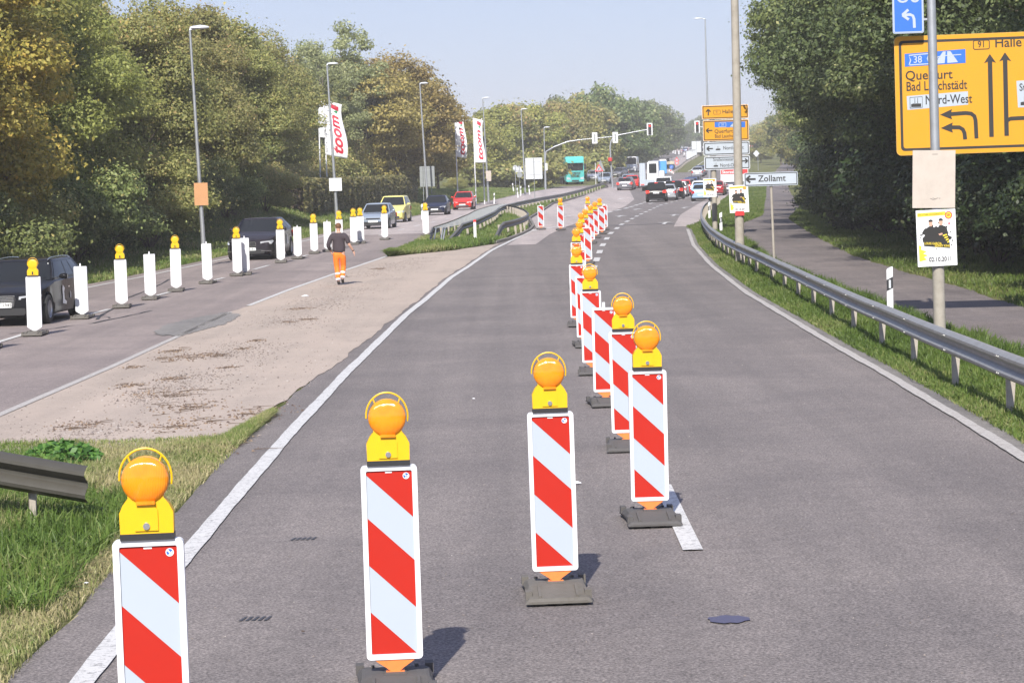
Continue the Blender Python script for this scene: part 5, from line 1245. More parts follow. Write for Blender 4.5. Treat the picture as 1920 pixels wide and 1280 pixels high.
    for k in range(5):
        a = k * 2 * math.pi / 5; c, s_ = math.cos(a), math.sin(a); w_ = .03
        q.add([(-.098, c * r * .1 - s_ * w_, s_ * r * .1 + c * w_), (-.098, c * r * .1 + s_ * w_, s_ * r * .1 - c * w_), (-.1, c * r * .6 + s_ * w_ * .7, s_ * r * .6 - c * w_ * .7), (-.1, c * r * .6 - s_ * w_ * .7, s_ * r * .6 + c * w_ * .7)], [(0, 1, 2, 3), (3, 2, 1, 0)])
    rim = q.mesh('rim', M['rim'], smooth=30, recalc=False)
    MC[kind] = (body, cabin, front, rear, side_m, tyre, rim, C); return MC[kind]
CNT = 0
def slot(o, mat):
    o.data.materials[0] = o.data.materials[0]; o.material_slots[0].link = 'OBJECT'; o.material_slots[0].material = mat; return o
def vehicle(kind, x, y, heading, pnt, label, cat='car', face='grille', group='cars queuing and driving on both carriageways', z=None, brake=False, decals=None, plate_text=None, light=None, roofbars=False, trim=None):
    """heading: direction the car drives, degrees from +Y clockwise; front of the mesh is at local y=0 going back to +L"""
    S = BODY[kind]; L, Wd, H = S['L'], S['Wd'], S['H']; hw = Wd / 2
    body, cabin, front, rear, side_m, tyre, rim, C = car_meshes(kind)
    nm = {'estate': 'estate_car', 'coupe': 'coupe_car', 'saloon': 'saloon_car', 'hatch': 'hatchback_car', 'mpv': 'family_car', 'suv': 'off_road_car', 'van': 'panel_van', 'smallvan': 'small_van'}[kind]
    r = empty(nm, (x, y, (Z(y) if z is None else z) + .016), R(180 - heading), label, cat, group)
    slp = (Z(y + 3) - Z(y - 3)) / 6; r.rotation_euler = (math.atan(slp) * (1 if abs(heading) > 90 else -1), 0, R(180 - heading))
    def put(nm_, me, par=r, mat=None, loc=None):
        o = link(nm_, me, par, loc)
        if mat: slot(o, mat)
        return o
    bdy = put('body', body, mat=pnt); cb = put('cabin', cabin, mat=pnt)
    put('windscreen', front); put('rear_window', rear)
    for sm in side_m: put('side_window', sm)
    for wx in S['wx']:
        for sx in (-1, 1):
            w = empty('wheel', (sx * (hw - .11), wx, S['wr'])); w.parent = r
            if sx > 0: w.rotation_euler = (0, 0, math.pi)
            put('tyre', tyre, w); put('rim', rim, w)
    m = MB(); m.box(-hw * .8, hw * .8, .3, L - .3, .17, .42); m.build('underbody', M['under'], r)
    fz = S['hood'][1][1]; cw = hw * .92
    # headlights wrap the front corners
    for sx in (-1, 1):
        m = MB(); z1 = fz - .03; z0 = z1 - .11
        P = [(sx * cw * .50, -.012, z0 + .03), (sx * cw * .98, .10, z0), (sx * cw * 1.03, .34, z0 + .10), (sx * cw * .99, .28, z1 + .035), (sx * cw * .90, .06, z1 + .015), (sx * cw * .52, -.012, z1 - .01)]
        m.add(P, [tuple(range(6))] if sx > 0 else [tuple(reversed(range(6)))]); o = m.build('headlight', M['headlight'], r, recalc=False)
        bm = bmesh.new(); bm.from_mesh(o.data); bmesh.ops.solidify(bm, geom=bm.faces, thickness=.03); bmesh.ops.recalc_face_normals(bm, faces=bm.faces); bm.to_mesh(o.data); bm.free()
        m = MB(); zt = S['hood'][-2][1]; q0, q1 = (zt - .30, zt - .04) if kind not in ('van', 'smallvan') else (.7, 1.25)
        P = [(sx * cw * .68, L + .012, q0 + .05), (sx * cw * .98, L - .06, q0), (sx * cw * 1.02, L - .25, q0 + .08), (sx * cw * 1.02, L - .22, q1), (sx * cw * .96, L - .04, q1 + .01), (sx * cw * .70, L + .005, q1 - .02)]
        m.add(P, [tuple(range(6))]); o = m.build('tail_light', light if light and brake else (M['brakelight'] if brake else M['taillight']), r, recalc=False)
        bm = bmesh.new(); bm.from_mesh(o.data); bmesh.ops.solidify(bm, geom=bm.faces, thickness=.03); bmesh.ops.recalc_face_normals(bm, faces=bm.faces); bm.to_mesh(o.data); bm.free()
        m = MB(); mx = sx * (hw * .98); rings = []
        for k_, (dx, ww, hh) in enumerate(((0, .02, .02), (.05, .07, .06), (.15, .085, .07), (.2, .05, .05))): rings.append([(mx + sx * dx, xa_ + ww * math.cos(t_), S['belt'] + .1 + hh * math.sin(t_)) for xa_ in (S['cab'][0] + .62,) for t_ in [i * math.pi / 4 for i in range(8)]])
        m.loft(rings); m.build('mirror', pnt if kind != 'van' else M['black'], r, smooth=50)
        for k_, xh in enumerate((lerp(S['cab'][0], S['cab'][3], .42), lerp(S['cab'][0], S['cab'][3], .70))):
            if S.get('panel') and k_: continue
            q = MB(); q.box(sx * hw * .988 - .008, sx * hw * .988 + .008, xh, xh + .16, .80 * S['belt'], .80 * S['belt'] + .03); q.build('door_handle', trim or pnt, r)
        if S.get('rails'):
            q = MB(); q.tube([(sx * hw * .66, lerp(S['cab'][1], S['cab'][2], t_), H - .03 + .055 * math.sin(math.pi * min(1, max(0, t_ * 1.0))) ** .4) for t_ in [i / 10 for i in range(11)]], .015, 6); q.build('roof_rail', M['chrome'], r)
    # grille, intake, plates
    gw = {'grille': .30, 'kidney': .26, 'slim': .42, 'plain': .34}[face] * hw * 2 / 1.8
    if face == 'grille':
        m = MB(); P = [(-gw * 1.0, .42), (gw * 1.0, .42), (gw * 1.16, .60), (gw * 1.05, fz - .02), (-gw * 1.05, fz - .02), (-gw * 1.16, .60)]
        m.prism(P, -.022, .02); m.build('grille', M['black'], r); m = MB()
        for k_ in range(6): z_ = .46 + k_ * (fz - .5) / 6; m.box(-gw, gw, -.030, -.022, z_, z_ + .014)
        m.box(-gw * 1.1, gw * 1.1, -.032, -.022, fz - .035, fz - .02); m.build('grille_bars', M['chrome'], r)
    elif face == 'kidney':
        for sx in (-1, 1): m = MB(); m.prism(rrect(min(sx * .03, sx * .26), max(sx * .03, sx * .26), fz - .22, fz - .05, .05, 3), -.02, .02); m.build('kidney_grille', M['black'], r); q = MB(); P = rrect(min(sx * .03, sx * .26), max(sx * .03, sx * .26), fz - .22, fz - .05, .05, 3); q.bar(P + [P[0]], .016, -.022); q.build('grille_trim', M['chrome'], r)
        m = MB(); m.box(-.85, -.45, -.03, 0, .335, .35); m.box(.45, .85, -.03, 0, .335, .35); m.build('chrome_strip', M['chrome'], r)
    else:
        m = MB(); m.box(-gw, gw, -.014, .03, fz - .13, fz - .06); m.build('grille', M['black'], r)
    m = MB(); m.prism(rrect(-hw * .62, hw * .62, .24, .40, .05, 2), -.016, .03); m.build('lower_intake', M['black'] if face != 'plain' else M['bumper'], r)
    pl = empty('number_plate', (0, -.036, .42 if face != 'grille' else .47)); pl.parent = r
    m = MB(); m.prism(rrect(-.26, .26, -.055, .055, .01, 1), -.006, .004); m.build('plate_blank', M['plate'], pl)
    if plate_text: text(plate_text, .11, M['sign_black'], pl, .02, 0, -.008, 'CENTER', .95, bold=.01)
    else: m = MB(); [m.box(-.2 + k_ * .1, -.15 + k_ * .1, -.009, -.006, -.032, .032) for k_ in range(4)]; m.build('plate_marks', M['sign_back_dark'], pl)
    zr = .52 if S['hood'][-2][1] < 1.0 else .78
    m = MB(); m.prism(rrect(-.26, .26, zr - .055, zr + .055, .01, 1), L - .004, L + .02); m.build('rear_plate', M['plate'], r)
    m = MB(); m.box(-hw * .9, hw * .9, L - .02, L + .045, .28, .46); o = m.build('rear_bumper', pnt if kind not in ('smallvan', 'van') else M['bumper'], r); bevel(o, .03, 2)
    m = MB(); m.box(-hw * .6, hw * .6, L + .035, L + .05, .20, .28); m.build('diffuser', M['bumper'], r)
    if brake: m = MB(); p = C(2.5, .96); m.box(-.14, .14, p.y - .01, p.y + .03, p.z - .02, p.z + .015); m.build('high_brake_light', M['brakelight'], r)
    if decals:
        for poly in decals:
            m = MB(); m.add([(hw * 1.0 + .012, a, b_) for a, b_ in poly], [tuple(range(len(poly)))]); m.build('side_sticker', M['decal'], r, recalc=False)
    return r
M['brakelight'] = simple('lit_brake_light', (.75, .03, .02), .3, em=(1, .05, .03, .8))
black = paint('black', (.012, .012, .014)); navy = paint('navy', (.018, .024, .055)); silver = paint('silver', (.42, .44, .47), .32, .6); greyblue = paint('greyblue', (.30, .35, .42), .3, .5)
red = paint('red', (.62, .025, .015), .3, .1); yellow = paint('pale_yellow', (.74, .66, .20), .35, .05); white_ = paint('white', (.78, .79, .80), .35, 0); grey_ = paint('grey', (.16, .16, .18), .3, .5); lblue = paint('light_blue', (.35, .50, .68), .3, .4); dred = paint('dark_red', (.30, .02, .03), .3, .3); dblue = paint('dark_blue', (.05, .08, .20), .3, .4)
coupe_p = paint('dark_brown_grey', (.030, .026, .032), .3, .4)
def hd(y):  # road heading of the left carriageway
    return math.degrees(math.atan2(interp(ld, y + 3) - interp(ld, y - 3), 6))
# oncoming (front towards us): location is the front centre
x, y = G(30, 606)
a = vehicle('estate', -11.40, 53.6, 180 + 3, black, 'black estate car with chrome grille and roof rails at the left edge', plate_text='MQ·F 1945', trim=M['chrome'],
   decals=[[(2.0, .40), (2.36, .36), (2.42, .42), (2.22, .48), (2.18, .66), (2.25, .74), (2.08, .82), (2.02, .74), (2.04, .55)], [(2.75, .5), (2.85, .48), (2.88, .60), (2.78, .66)]])
for k in range(4):   # ring badge on the grille
    m = MB(); c_ = -.105 + k * .07; m.lathe([(.042 + .006 * math.cos(t), .006 * math.sin(t)) for t in [i * math.pi / 3 for i in range(7)]], 20, 0, 'y', (c_, -.036, .60)); m.build('badge_ring', M['chrome'], a)
a = vehicle('coupe', -9.95, 92.0, 180 + 5, coupe_p, 'dark coupe with bright headlights behind the touching white beacon pair', face='kidney', decals=[[(1.8, .5), (2.2, .45), (2.1, .8), (2.3, 1.0), (1.9, 1.0)], [(2.7, .5), (3.2, .5), (3.1, .75), (2.8, .95)]])
P = lambda px, py: G(px, py)
x, y = P(700, 430); vehicle('saloon', x, y, 180 + hd(y) + 1, greyblue, 'silver blue saloon car half behind a white beacon, first of four oncoming cars', face='slim', trim=M['black'])
x, y = P(733, 418); vehicle('mpv', x, y, 180 + hd(y), yellow, 'pale yellow family car right behind the silver blue saloon', face='plain')
x, y = P(815, 404); vehicle('saloon', x, y, 180 + hd(y), navy, 'navy blue car between the yellow and the bright red oncoming cars', face='slim')
x, y = P(867, 394); vehicle('hatch', x, y, 180 + hd(y), red, 'bright red hatchback, rearmost of the four oncoming cars by the grass bank', face='plain')
x, y = P(1132, 345); vehicle('saloon', x, y, 180 + 8, greyblue, 'silver blue saloon car behind the roadworks warning triangle at the junction', face='slim')
x, y = P(1150, 333); vehicle('saloon', x + .3, y, 180 + 20, grey_, 'dark car crossing behind the signal mast at the junction', face='slim')
x, y = P(1111, 340); vehicle('hatch', x, 330, 180 + 6, silver, 'silver car peeping out behind the turquoise lorry', face='plain')
x = W(1183, 330, 400).x; vehicle('van', x, 400, 180 + 8, white_, 'tall white van facing us up the hill behind the grey queue', 'van', face='plain')
# going away (rear towards us): location is the front centre, L ahead
def away(kind, px, y_rear, py, pnt, lab, h=8, brake=False, cat='car'):
    L = BODY[kind]['L']; x = W(px, py, y_rear).x; a = R(h)
    return vehicle(kind, x + math.sin(a) * L, y_rear + math.cos(a) * L, h, pnt, lab, cat, 'slim', brake=brake)
away('suv', 1230.5, 207, 374, black, 'black estate car with lit brake lights, last in the middle queue', 5, True)
away('estate', 1250, 214, 371, silver, 'silver car half behind the black queue end car', 6)
away('suv', 1263, 221, 368, black, 'black off road car right of the silver one in the middle queue', 6, True)
away('hatch', 1272, 231, 362, white_, 'white hatchback in the middle queue behind the black off road car', 8)
away('hatch', 1281, 239, 357, red, 'red hatchback in the middle queue', 8)
away('saloon', 1288, 248, 352, grey_, 'dark grey saloon in the middle queue ahead of the red hatchback', 8)
away('saloon', 1294, 256, 347, dblue, 'blue saloon in the middle queue ahead of the dark grey one', 8)
away('saloon', 1300, 265, 343, grey_, 'foremost grey saloon of the middle queue', 8)
away('smallvan', 1244, 243, 355, white_, 'white small van roof showing above the black queue end car', 7, cat='van')
away('estate', 1171, 268, 353, grey_, 'grey estate car with red lights, last in the left turn queue', 8, True)
away('hatch', 1185, 277, 350, red, 'red hatchback just right of the grey estate in the left turn queue', 9)
away('saloon', 1176, 289, 344, greyblue, 'blue grey saloon ahead of the grey estate in the left turn queue', 9)
away('saloon', 1307, 338, 328, silver, 'silver saloon driving up the hill on the right carriageway', 8)
away('saloon', 1312, 352, 323, dblue, 'dark blue car just ahead of the silver saloon on the hill', 8)
away('hatch', 1314, 205, 372, lblue, 'light blue hatchback waiting in the right turn lane', 8)
away('mpv', 1313, 214, 367, white_, 'white family car ahead of the light blue hatchback', 8)
away('saloon', 1341, 232, 352, dred, 'dark red car right of the signpost, ahead in the turn lane', 9)
away('saloon', 1285, 760, 284, dblue, 'small dark car far up the hill behind the barriers', 8)
away('hatch', 1317, 700, 290, black, 'small black car far up the hill at the right edge of the road', 8)
away('saloon', 1362, 240, 350, grey_, 'low dark car under the white board with red lettering', 12)
# turquoise lorry
D = 309.; b = W(1079, 345, D); r = empty('lorry', (b.x, D, Z(D) + .02), R(6), 'turquoise tipper lorry with grey body coming towards us at the junction', 'lorry')
tq = paint('turquoise', (.10, .52, .50), .35, .05)
m = MB(); rings = []
for yq, w, z0_, z1_ in ((0, 1.10, .55, 2.9), (.06, 1.2, .42, 3.45), (.3, 1.24, .42, 3.72), (1.2, 1.24, .6, 3.75), (2.1, 1.24, .7, 3.7)):
    rings.append([(-w, yq, z0_), (w, yq, z0_), (w, yq, z1_ - .1), (w - .12, yq, z1_), (-w + .12, yq, z1_), (-w, yq, z1_ - .1)])
m.loft(rings); o = m.build('cab', tq, r, smooth=30)
m = MB(); m.prism([(-1.08, 1.86), (1.08, 1.86), (1.12, 2.75), (-1.12, 2.75)], -.05, .02); m.build('windscreen', M['glass'], r)
m = MB(); m.prism([(-1.1, 2.72), (1.1, 2.72), (1.12, 2.86), (-1.12, 2.86)], -.22, .02); m.build('sun_visor', M['glass'], r)
m = MB()
for k in range(4): m.prism([(-.75 + .05 * k, 1.62 - k * .19), (.75 - .05 * k, 1.62 - k * .19), (.70 - .05 * k, 1.53 - k * .19), (-.70 + .05 * k, 1.53 - k * .19)][::-1], -.03, .02)
m.build('grille', M['black'], r)
m = MB(); m.ringflat(0, 1.38, -.04, .11, .13); [m.bar([(0, 1.38), (.115 * math.sin(a_), 1.38 + .115 * math.cos(a_))], .02, -.041 - i_ * .0005) for i_, a_ in enumerate((0, R(120), R(240)))]; m.build('badge', M['chrome'], r)
for sx in (-1, 1):
    m = MB(); m.prism([(sx * .62, .66), (sx * 1.14, .66), (sx * 1.14, .98), (sx * .72, .92)][::sx], -.03, .02); m.build('headlight', M['headlight'], r)
    m = MB(); m.box(sx * 1.38 - .13, sx * 1.38 + .13, .02, .14, 1.95, 2.75); m.box(min(sx * 1.2, sx * 1.3), max(sx * 1.2, sx * 1.3), .1, .14, 2.6, 2.64); m.build('mirror', M['black'], r)
    for wy in (1.3, 4.6, 5.9):
        w = empty('wheel', (sx * 1.05, wy, .5)); w.parent = r; q = MB(); q.lathe([(.3, -.14), (.5, -.14), (.5, .14), (.3, .14)], 20, 0, 'x'); q.build('tyre', M['tyre'], w); q = MB(); q.lathe([(.3, -.1), (.12, -.02), (.001, -.05)], 16, 0, 'x'); q.lathe([(.3, .1), (.12, .02), (.001, .05)], 16, 0, 'x'); q.build('rim', M['rim'], w)
m = MB(); m.box(-1.15, 1.15, -.06, .1, .36, .62); m.build('bumper', tq, r); m = MB(); m.box(-.5, .5, -.075, -.06, .40, .60); m.build('bumper_grille', M['black'], r)
m = MB(); m.box(-.45, .45, .3, 7.6, .55, .95); m.build('chassis', M['under'], r)
m = MB(); rings = [[(-1.25, q, 1.0), (1.25, q, 1.0), (1.27, q, 1.9), (1.2, q, 2.0), (-1.2, q, 2.0), (-1.27, q, 1.9)] for q in (2.4, 7.8)]; m.loft(rings)
for q in (3.2, 4.2, 5.2, 6.2, 7.2): m.box(1.25, 1.31, q, q + .1, 1.0, 1.9)
m.build('tipper_body', M['sign_back_dark'], r)
r.scale = (.96, 1, .96)
# ------------------------------------------------------------------ the worker
def skin(name, nodes, edges, mat, parent, sub=2, root=0, smooth=True):
    me = bpy.data.meshes.new(name); me.from_pydata([n[0] for n in nodes], edges, []); o = bpy.data.objects.new(name, me); col.objects.link(o)
    sm = o.modifiers.new('s', 'SKIN'); sm.use_smooth_shade = True
    for i, n in enumerate(nodes):
        r_ = n[1]; me.skin_vertices[0].data[i].radius = r_ if isinstance(r_, tuple) else (r_, r_); me.skin_vertices[0].data[i].use_root = (i == root)
    ss = o.modifiers.new('u', 'SUBSURF'); ss.levels = sub; ss.render_levels = sub
    dg = bpy.context.evaluated_depsgraph_get(); dg.update(); m2 = bpy.data.meshes.new_from_object(o.evaluated_get(dg)); bpy.data.objects.remove(o)
    m2.name = name; m2.materials.clear(); m2.materials.append(mat); m2.polygons.foreach_set('use_smooth', [True] * len(m2.polygons))
    return link(name, m2, parent)
M['shirt'] = simple('dark_shirt', (.050, .038, .046), .9, dirt=.2, dscale=12); M['trousers'] = simple('hi_vis_orange', (.95, .20, .015), .75, dirt=.12, dscale=9)
M['hair'] = simple('brown_hair', (.14, .065, .03), .8); M['reflex'] = simple('reflective_tape', (.68, .66, .72), .4); M['shoe'] = simple('black_shoe', (.03, .028, .03), .6)
wx_, wy_ = G(638, 535)
wk = empty('person', (wx_, wy_, Z(wy_) + .02), R(-3), 'man in dark shirt and orange trousers walking away between the beacons and the grass', 'person')
V3 = lambda *a: Vector(a)
ls, le, lw = (-.205, -.01, 1.43), (-.315, -.045, 1.15), (-.245, .13, .965)
rs, re_, rw = (.205, -.01, 1.43), (.305, -.03, 1.16), (.41, .09, .965)
lk, la, rk, ra = (-.085, .045, .52), (-.045, -.035, .10), (.095, .13, .54), (.07, .02, .16)
N = [((0, 0, .98), (.13, .09)), ((0, .01, 1.15), (.12, .085)), ((0, .0, 1.33), (.13, .09)), ((0, -.005, 1.42), (.09, .06)), ((0, .01, 1.53), (.055, .058)), ((0, .02, 1.60), (.065, .08)), ((0, .025, 1.68), (.078, .095)), ((0, .02, 1.755), (.06, .075)),
     (ls, (.05, .05)), (le, (.045, .045)), (lw, (.028, .030)), (rs, (.05, .05)), (re_, (.045, .045)), (rw, (.028, .030)),
     ((-.10, 0, .90), (.09, .10)), (lk, (.058, .06)), (la, (.04, .042)), ((-.045, .09, .04), (.035, .03)), ((.10, 0, .90), (.09, .10)), (rk, (.058, .06)), (ra, (.04, .042)), ((.065, .14, .06), (.035, .03))]
Ed = [(0, 1), (1, 2), (2, 3), (3, 4), (4, 5), (5, 6), (6, 7), (3, 8), (8, 9), (9, 10), (3, 11), (11, 12), (12, 13), (0, 14), (14, 15), (15, 16), (16, 17), (0, 18), (18, 19), (19, 20), (20, 21)]
# palms, fingers and thumbs
def hand(iw, w, d, side, curl):
    d = Vector(d).normalized(); s = Vector((0, 1, 0)) if abs(d.y) < .8 else Vector((1, 0, 0)); s = (s - d * s.dot(d)).normalized(); n = d.cross(s) * side
    w = Vector(w); p = w + d * .045; N.append((tuple(p), (.022, .032))); ip = len(N) - 1; Ed.append((iw, ip)); k = w + d * .085; N.append((tuple(k), (.016, .036))); ik = len(N) - 1; Ed.append((ip, ik))
    for j, (o_, l_) in enumerate(((-.027, .062), (-.009, .075), (.010, .072), (.028, .056))):
        a = k + s * o_ + d * .008; b2 = a + d * l_ * .55 + n * curl * .012; c_ = b2 + d * l_ * .45 * (1 - curl * .5) + n * curl * .03
        i0 = len(N); N.extend([(tuple(a), .0095), (tuple(b2), .0088), (tuple(c_), .0075)]); Ed.extend([(ik, i0), (i0, i0 + 1), (i0 + 1, i0 + 2)])
    t0 = p - s * .03 - d * .01; t1 = t0 - s * .025 + d * .028 + n * .008; t2 = t1 + d * .026 + n * .008; i0 = len(N); N.extend([(tuple(t0), .011), (tuple(t1), .0095), (tuple(t2), .008)]); Ed.extend([(ip, i0), (i0, i0 + 1), (i0 + 1, i0 + 2)])
hand(10, lw, (.25, .35, -.9), 1, 1.0); hand(13, rw, (.30, .15, -.95), -1, .5)
body = skin('body', N, Ed, M['skin'], wk)
skin('shirt', [((0, 0, .87), (.205, .15)), ((0, .01, 1.10), (.20, .145)), ((0, 0, 1.30), (.215, .15)), ((0, -.005, 1.44), (.135, .095)), ((0, .005, 1.505), (.075, .07)),
               ((-.20, -.01, 1.425), (.100, .095)), (le, (.072, .070)), (tuple(Vector(le).lerp(Vector(lw), .75)), (.052, .052)), ((.20, -.01, 1.425), (.100, .095)), (tuple(Vector(rs).lerp(Vector(re_), .95)), (.075, .072))],
     [(0, 1), (1, 2), (2, 3), (3, 4), (3, 5), (5, 6), (6, 7), (3, 8), (8, 9)], M['shirt'], wk)
skin('trousers', [((0, 0, .99), (.17, .125)), ((0, 0, .90), (.16, .125)), ((-.10, .0, .84), (.105, .115)), (lk, (.085, .085)), (tuple(Vector(la) + Vector((0, 0, .04))), (.070, .075)), ((.10, 0, .84), (.105, .115)), (rk, (.085, .085)), (tuple(Vector(ra) + Vector((0, 0, .03))), (.070, .075))],
     [(0, 1), (1, 2), (2, 3), (3, 4), (1, 5), (5, 6), (6, 7)], M['trousers'], wk)
for k_, a_, t_, s_ in ((lk, la, .48, 1), (lk, la, .86, 1), (rk, ra, .5, 1), (rk, ra, .86, 1)):
    p = Vector(k_).lerp(Vector(a_), t_); d = (Vector(a_) - Vector(k_)).normalized(); m = MB(); m.cyl(p - d * .028, p + d * .028, .084 - .008 * t_, .082 - .008 * t_, 20); m.build('reflective_band', M['reflex'], wk, smooth=50)
for a_, f_ in ((la, (-.045, .12, .035)), (ra, (.068, .17, .05))):
    skin('shoe', [(tuple(Vector(a_) + Vector((0, -.02, -.0))), (.048, .05)), (tuple(Vector(a_) + Vector((0, -.01, -.055 if a_ is la else -.06))), (.046, .042)), (f_, (.046, .03))], [(0, 1), (1, 2)], M['shoe'], wk, root=1)
_bm = bmesh.new(); bmesh.ops.create_uvsphere(_bm, u_segments=20, v_segments=14, radius=1)
for _q in _bm.verts: _q.co = Vector((_q.co.x * .088, _q.co.y * .102 + .012, 1.715 + _q.co.z * (.088 if _q.co.z > 0 else .105)))
bmesh.ops.delete(_bm, geom=[_q for _q in _bm.verts if (_q.co.z < 1.70 and _q.co.y > .045) or _q.co.z < 1.635], context='VERTS')
_me = bpy.data.meshes.new('hair'); _bm.to_mesh(_me); _bm.free(); _me.materials.append(M['hair']); _me.polygons.foreach_set('use_smooth', [True] * len(_me.polygons)); link('hair', _me, wk)
for sx in (-1, 1):
    m = MB(); m.lathe([(.001, -.012), (.022, -.008), (.03, .0), (.022, .01), (.001, .012)], 10, 0, 'x', (sx * .083, .02, 1.665)); m.build('ear', M['skin'], wk, smooth=60)
m = MB(); m.lathe([(.02, 0), (.034, .02), (.02, .05), (.002, .05)], 8, 0, 'y', (0, .115, 1.655)); m.build('nose', M['skin'], wk, smooth=60)
for sx in (-1, 1): m = MB(); m.disc(sx * .032, 1.69, .113, .011, 0, 10); m.build('eye', M['shoe'], wk)
m = MB(); m.box(-.025, .025, .112, .116, 1.612, 1.62); m.build('mouth', M['red_print'], wk)
m = MB(); p = Vector(re_).lerp(Vector(rw), .9); d = (Vector(rw) - Vector(re_)).normalized(); m.cyl(p - d * .012, p + d * .012, .036, n=14); m.build('wristwatch', M['shoe'], wk)

# ------------------------------------------------------------------ roadworks on the hill and small things
far = [(1262, 288, 0, 1, 'white far beacon at the left of the hill roadworks group'), (1266, 290, 1, 1, 'white far beacon with lamp in the hill roadworks group'), (1273, 291, 0, 1, 'white far beacon under the two amber dots on the hill'),
       (1270, 284, 1, 0, 'far red and white beacon with amber lamp between the white ones on the hill'), (1277.5, 287, 0, 0, 'far red and white beacon left of the small dark car on the hill'), (1283, 294, 0, 1, 'lone white beacon in the closed lane below the small dark car'),
       (1291, 283, 0, 0, 'far red and white beacon right of the small dark car on the hill'), (1311, 288, 0, 0, 'far red and white beacon at the end of the hill guardrail'), (1260, 281, 1, 0, 'farthest amber lamp beacon at the crest guardrail')]
for px, py, lp_, rv, lab in far:
    x, y = G(px, py); place_beacon(x, y, lp_, rv, 0, lab, 'beacons of the roadworks on the hill'); 
for i, px in enumerate((1293, 1297, 1301)):
    x, y = G(px, 300 - i * 2); r = empty('barrier_fence', (x, y, Z(y)), R(8), ['left', 'middle', 'right'][i] + ' one of three pale blue fence panels in the closed lane on the hill', 'fence panel', 'fence panels of the roadworks')
    m = MB(); m.box(-.75, .75, -.02, .02, .15, 2.0); m.build('infill', M['sign_back'], r); m = MB(); m.box(-.8, -.74, -.04, .04, 0, 2.1); m.box(.74, .8, -.04, .04, 0, 2.1); m.box(-.74, .74, -.035, .035, 2.0, 2.1); m.build('frame', M['steel'], r)
    m = MB(); m.box(-.9, .9, -.25, .25, 0, .14); o = m.build('foot', M['rubber'], r); bevel(o, .03)
x = W(1244, 325, 372).x; r = empty('portable_toilet', (x, 372, Z(372)), R(10), 'bright blue portable toilet cabin beside the flatbed lorry', 'portable toilet')
bl = simple('toilet_blue', (.05, .25, .62), .5); m = MB(); m.box(-.55, .55, 0, 1.1, .08, 2.1); o = m.build('cabin', bl, r); bevel(o, .05); m = MB(); m.box(-.42, .42, -.02, 0, .15, 1.95); m.build('door', simple('toilet_door', (.08, .33, .75), .5), r); m = MB(); m.loft([[(-.6, -.05, 2.1), (.6, -.05, 2.1), (.6, 1.15, 2.1), (-.6, 1.15, 2.1)], [(-.35, .2, 2.32), (.35, .2, 2.32), (.35, .9, 2.32), (-.35, .9, 2.32)]]); m.build('roof', M['white'], r); m = MB(); m.box(-.58, .58, -.03, 1.13, 0, .08); m.build('skid_base', M['under'], r)
# flatbed works lorry seen from the rear
D = 262.; x = W(1222, 350, D).x; r = empty('works_lorry', (x, D, Z(D)), R(-7), 'white flatbed works lorry seen from behind with tall locker at its left', 'lorry')
m = MB(); m.box(-1.2, 1.2, 0, 4.2, .85, 1.05); m.build('flatbed', M['white'], r); m = MB(); m.box(-1.18, 1.25, -.04, .02, .62, 1.25); o = m.build('tailboard', M['white_film'], r)
m = MB(); m.box(-1.3, -.68, .05, .75, .5, 3.05); o = m.build('locker', M['white_film'], r); bevel(o, .04)
m = MB(); [m.box(-1.26 + .2 * k, -1.24 + .2 * k, .035, .05, .6, 2.9) for k in (0, 1, 2)]; m.build('locker_seams', M['sign_back'], r)
m = MB(); rings = [[(-.62, y_, 1.0), (.62, y_, 1.0), (.60, y_, z_), (.5, y_, z_ + .1), (-.5, y_, z_ + .1), (-.60, y_, z_)] for y_, z_ in ((2.6, 3.1), (4.0, 3.2), (4.6, 2.6))]; m.loft(rings); m.build('crane_cab', M['white'], r, smooth=30)
m = MB(); m.prism(rrect(-.42, .42, 1.95, 3.0, .05, 2), 2.57, 2.6); m.build('rear_window', M['glass'], r)
m = MB(); m.box(.7, 1.25, 2.5, 4.2, 1.05, 2.2); o = m.build('equipment_box', M['white'], r); bevel(o, .05)
m = MB(); m.box(-.6, .6, .3, 4.2, .5, .85); m.build('chassis', M['under'], r)
for sx in (-1, 1):
    for wy in (.9, 4.6): w = empty('wheel', (sx * .95, wy, .42)); w.parent = r; q = MB(); q.lathe([(.25, -.14), (.42, -.14), (.42, .14), (.25, .14)], 18, 0, 'x'); q.build('tyre', M['tyre'], w); q = MB(); q.lathe([(.25, -.08), (.001, -.02)], 14, 0, 'x'); q.lathe([(.25, .08), (.001, .02)], 14, 0, 'x'); q.build('rim', M['rim'], w)
    m = MB(); m.box(sx * 1.0 - .18, sx * 1.0 + .18, -.06, -.04, .66, .76); m.build('tail_light', M['brakelight'], r)
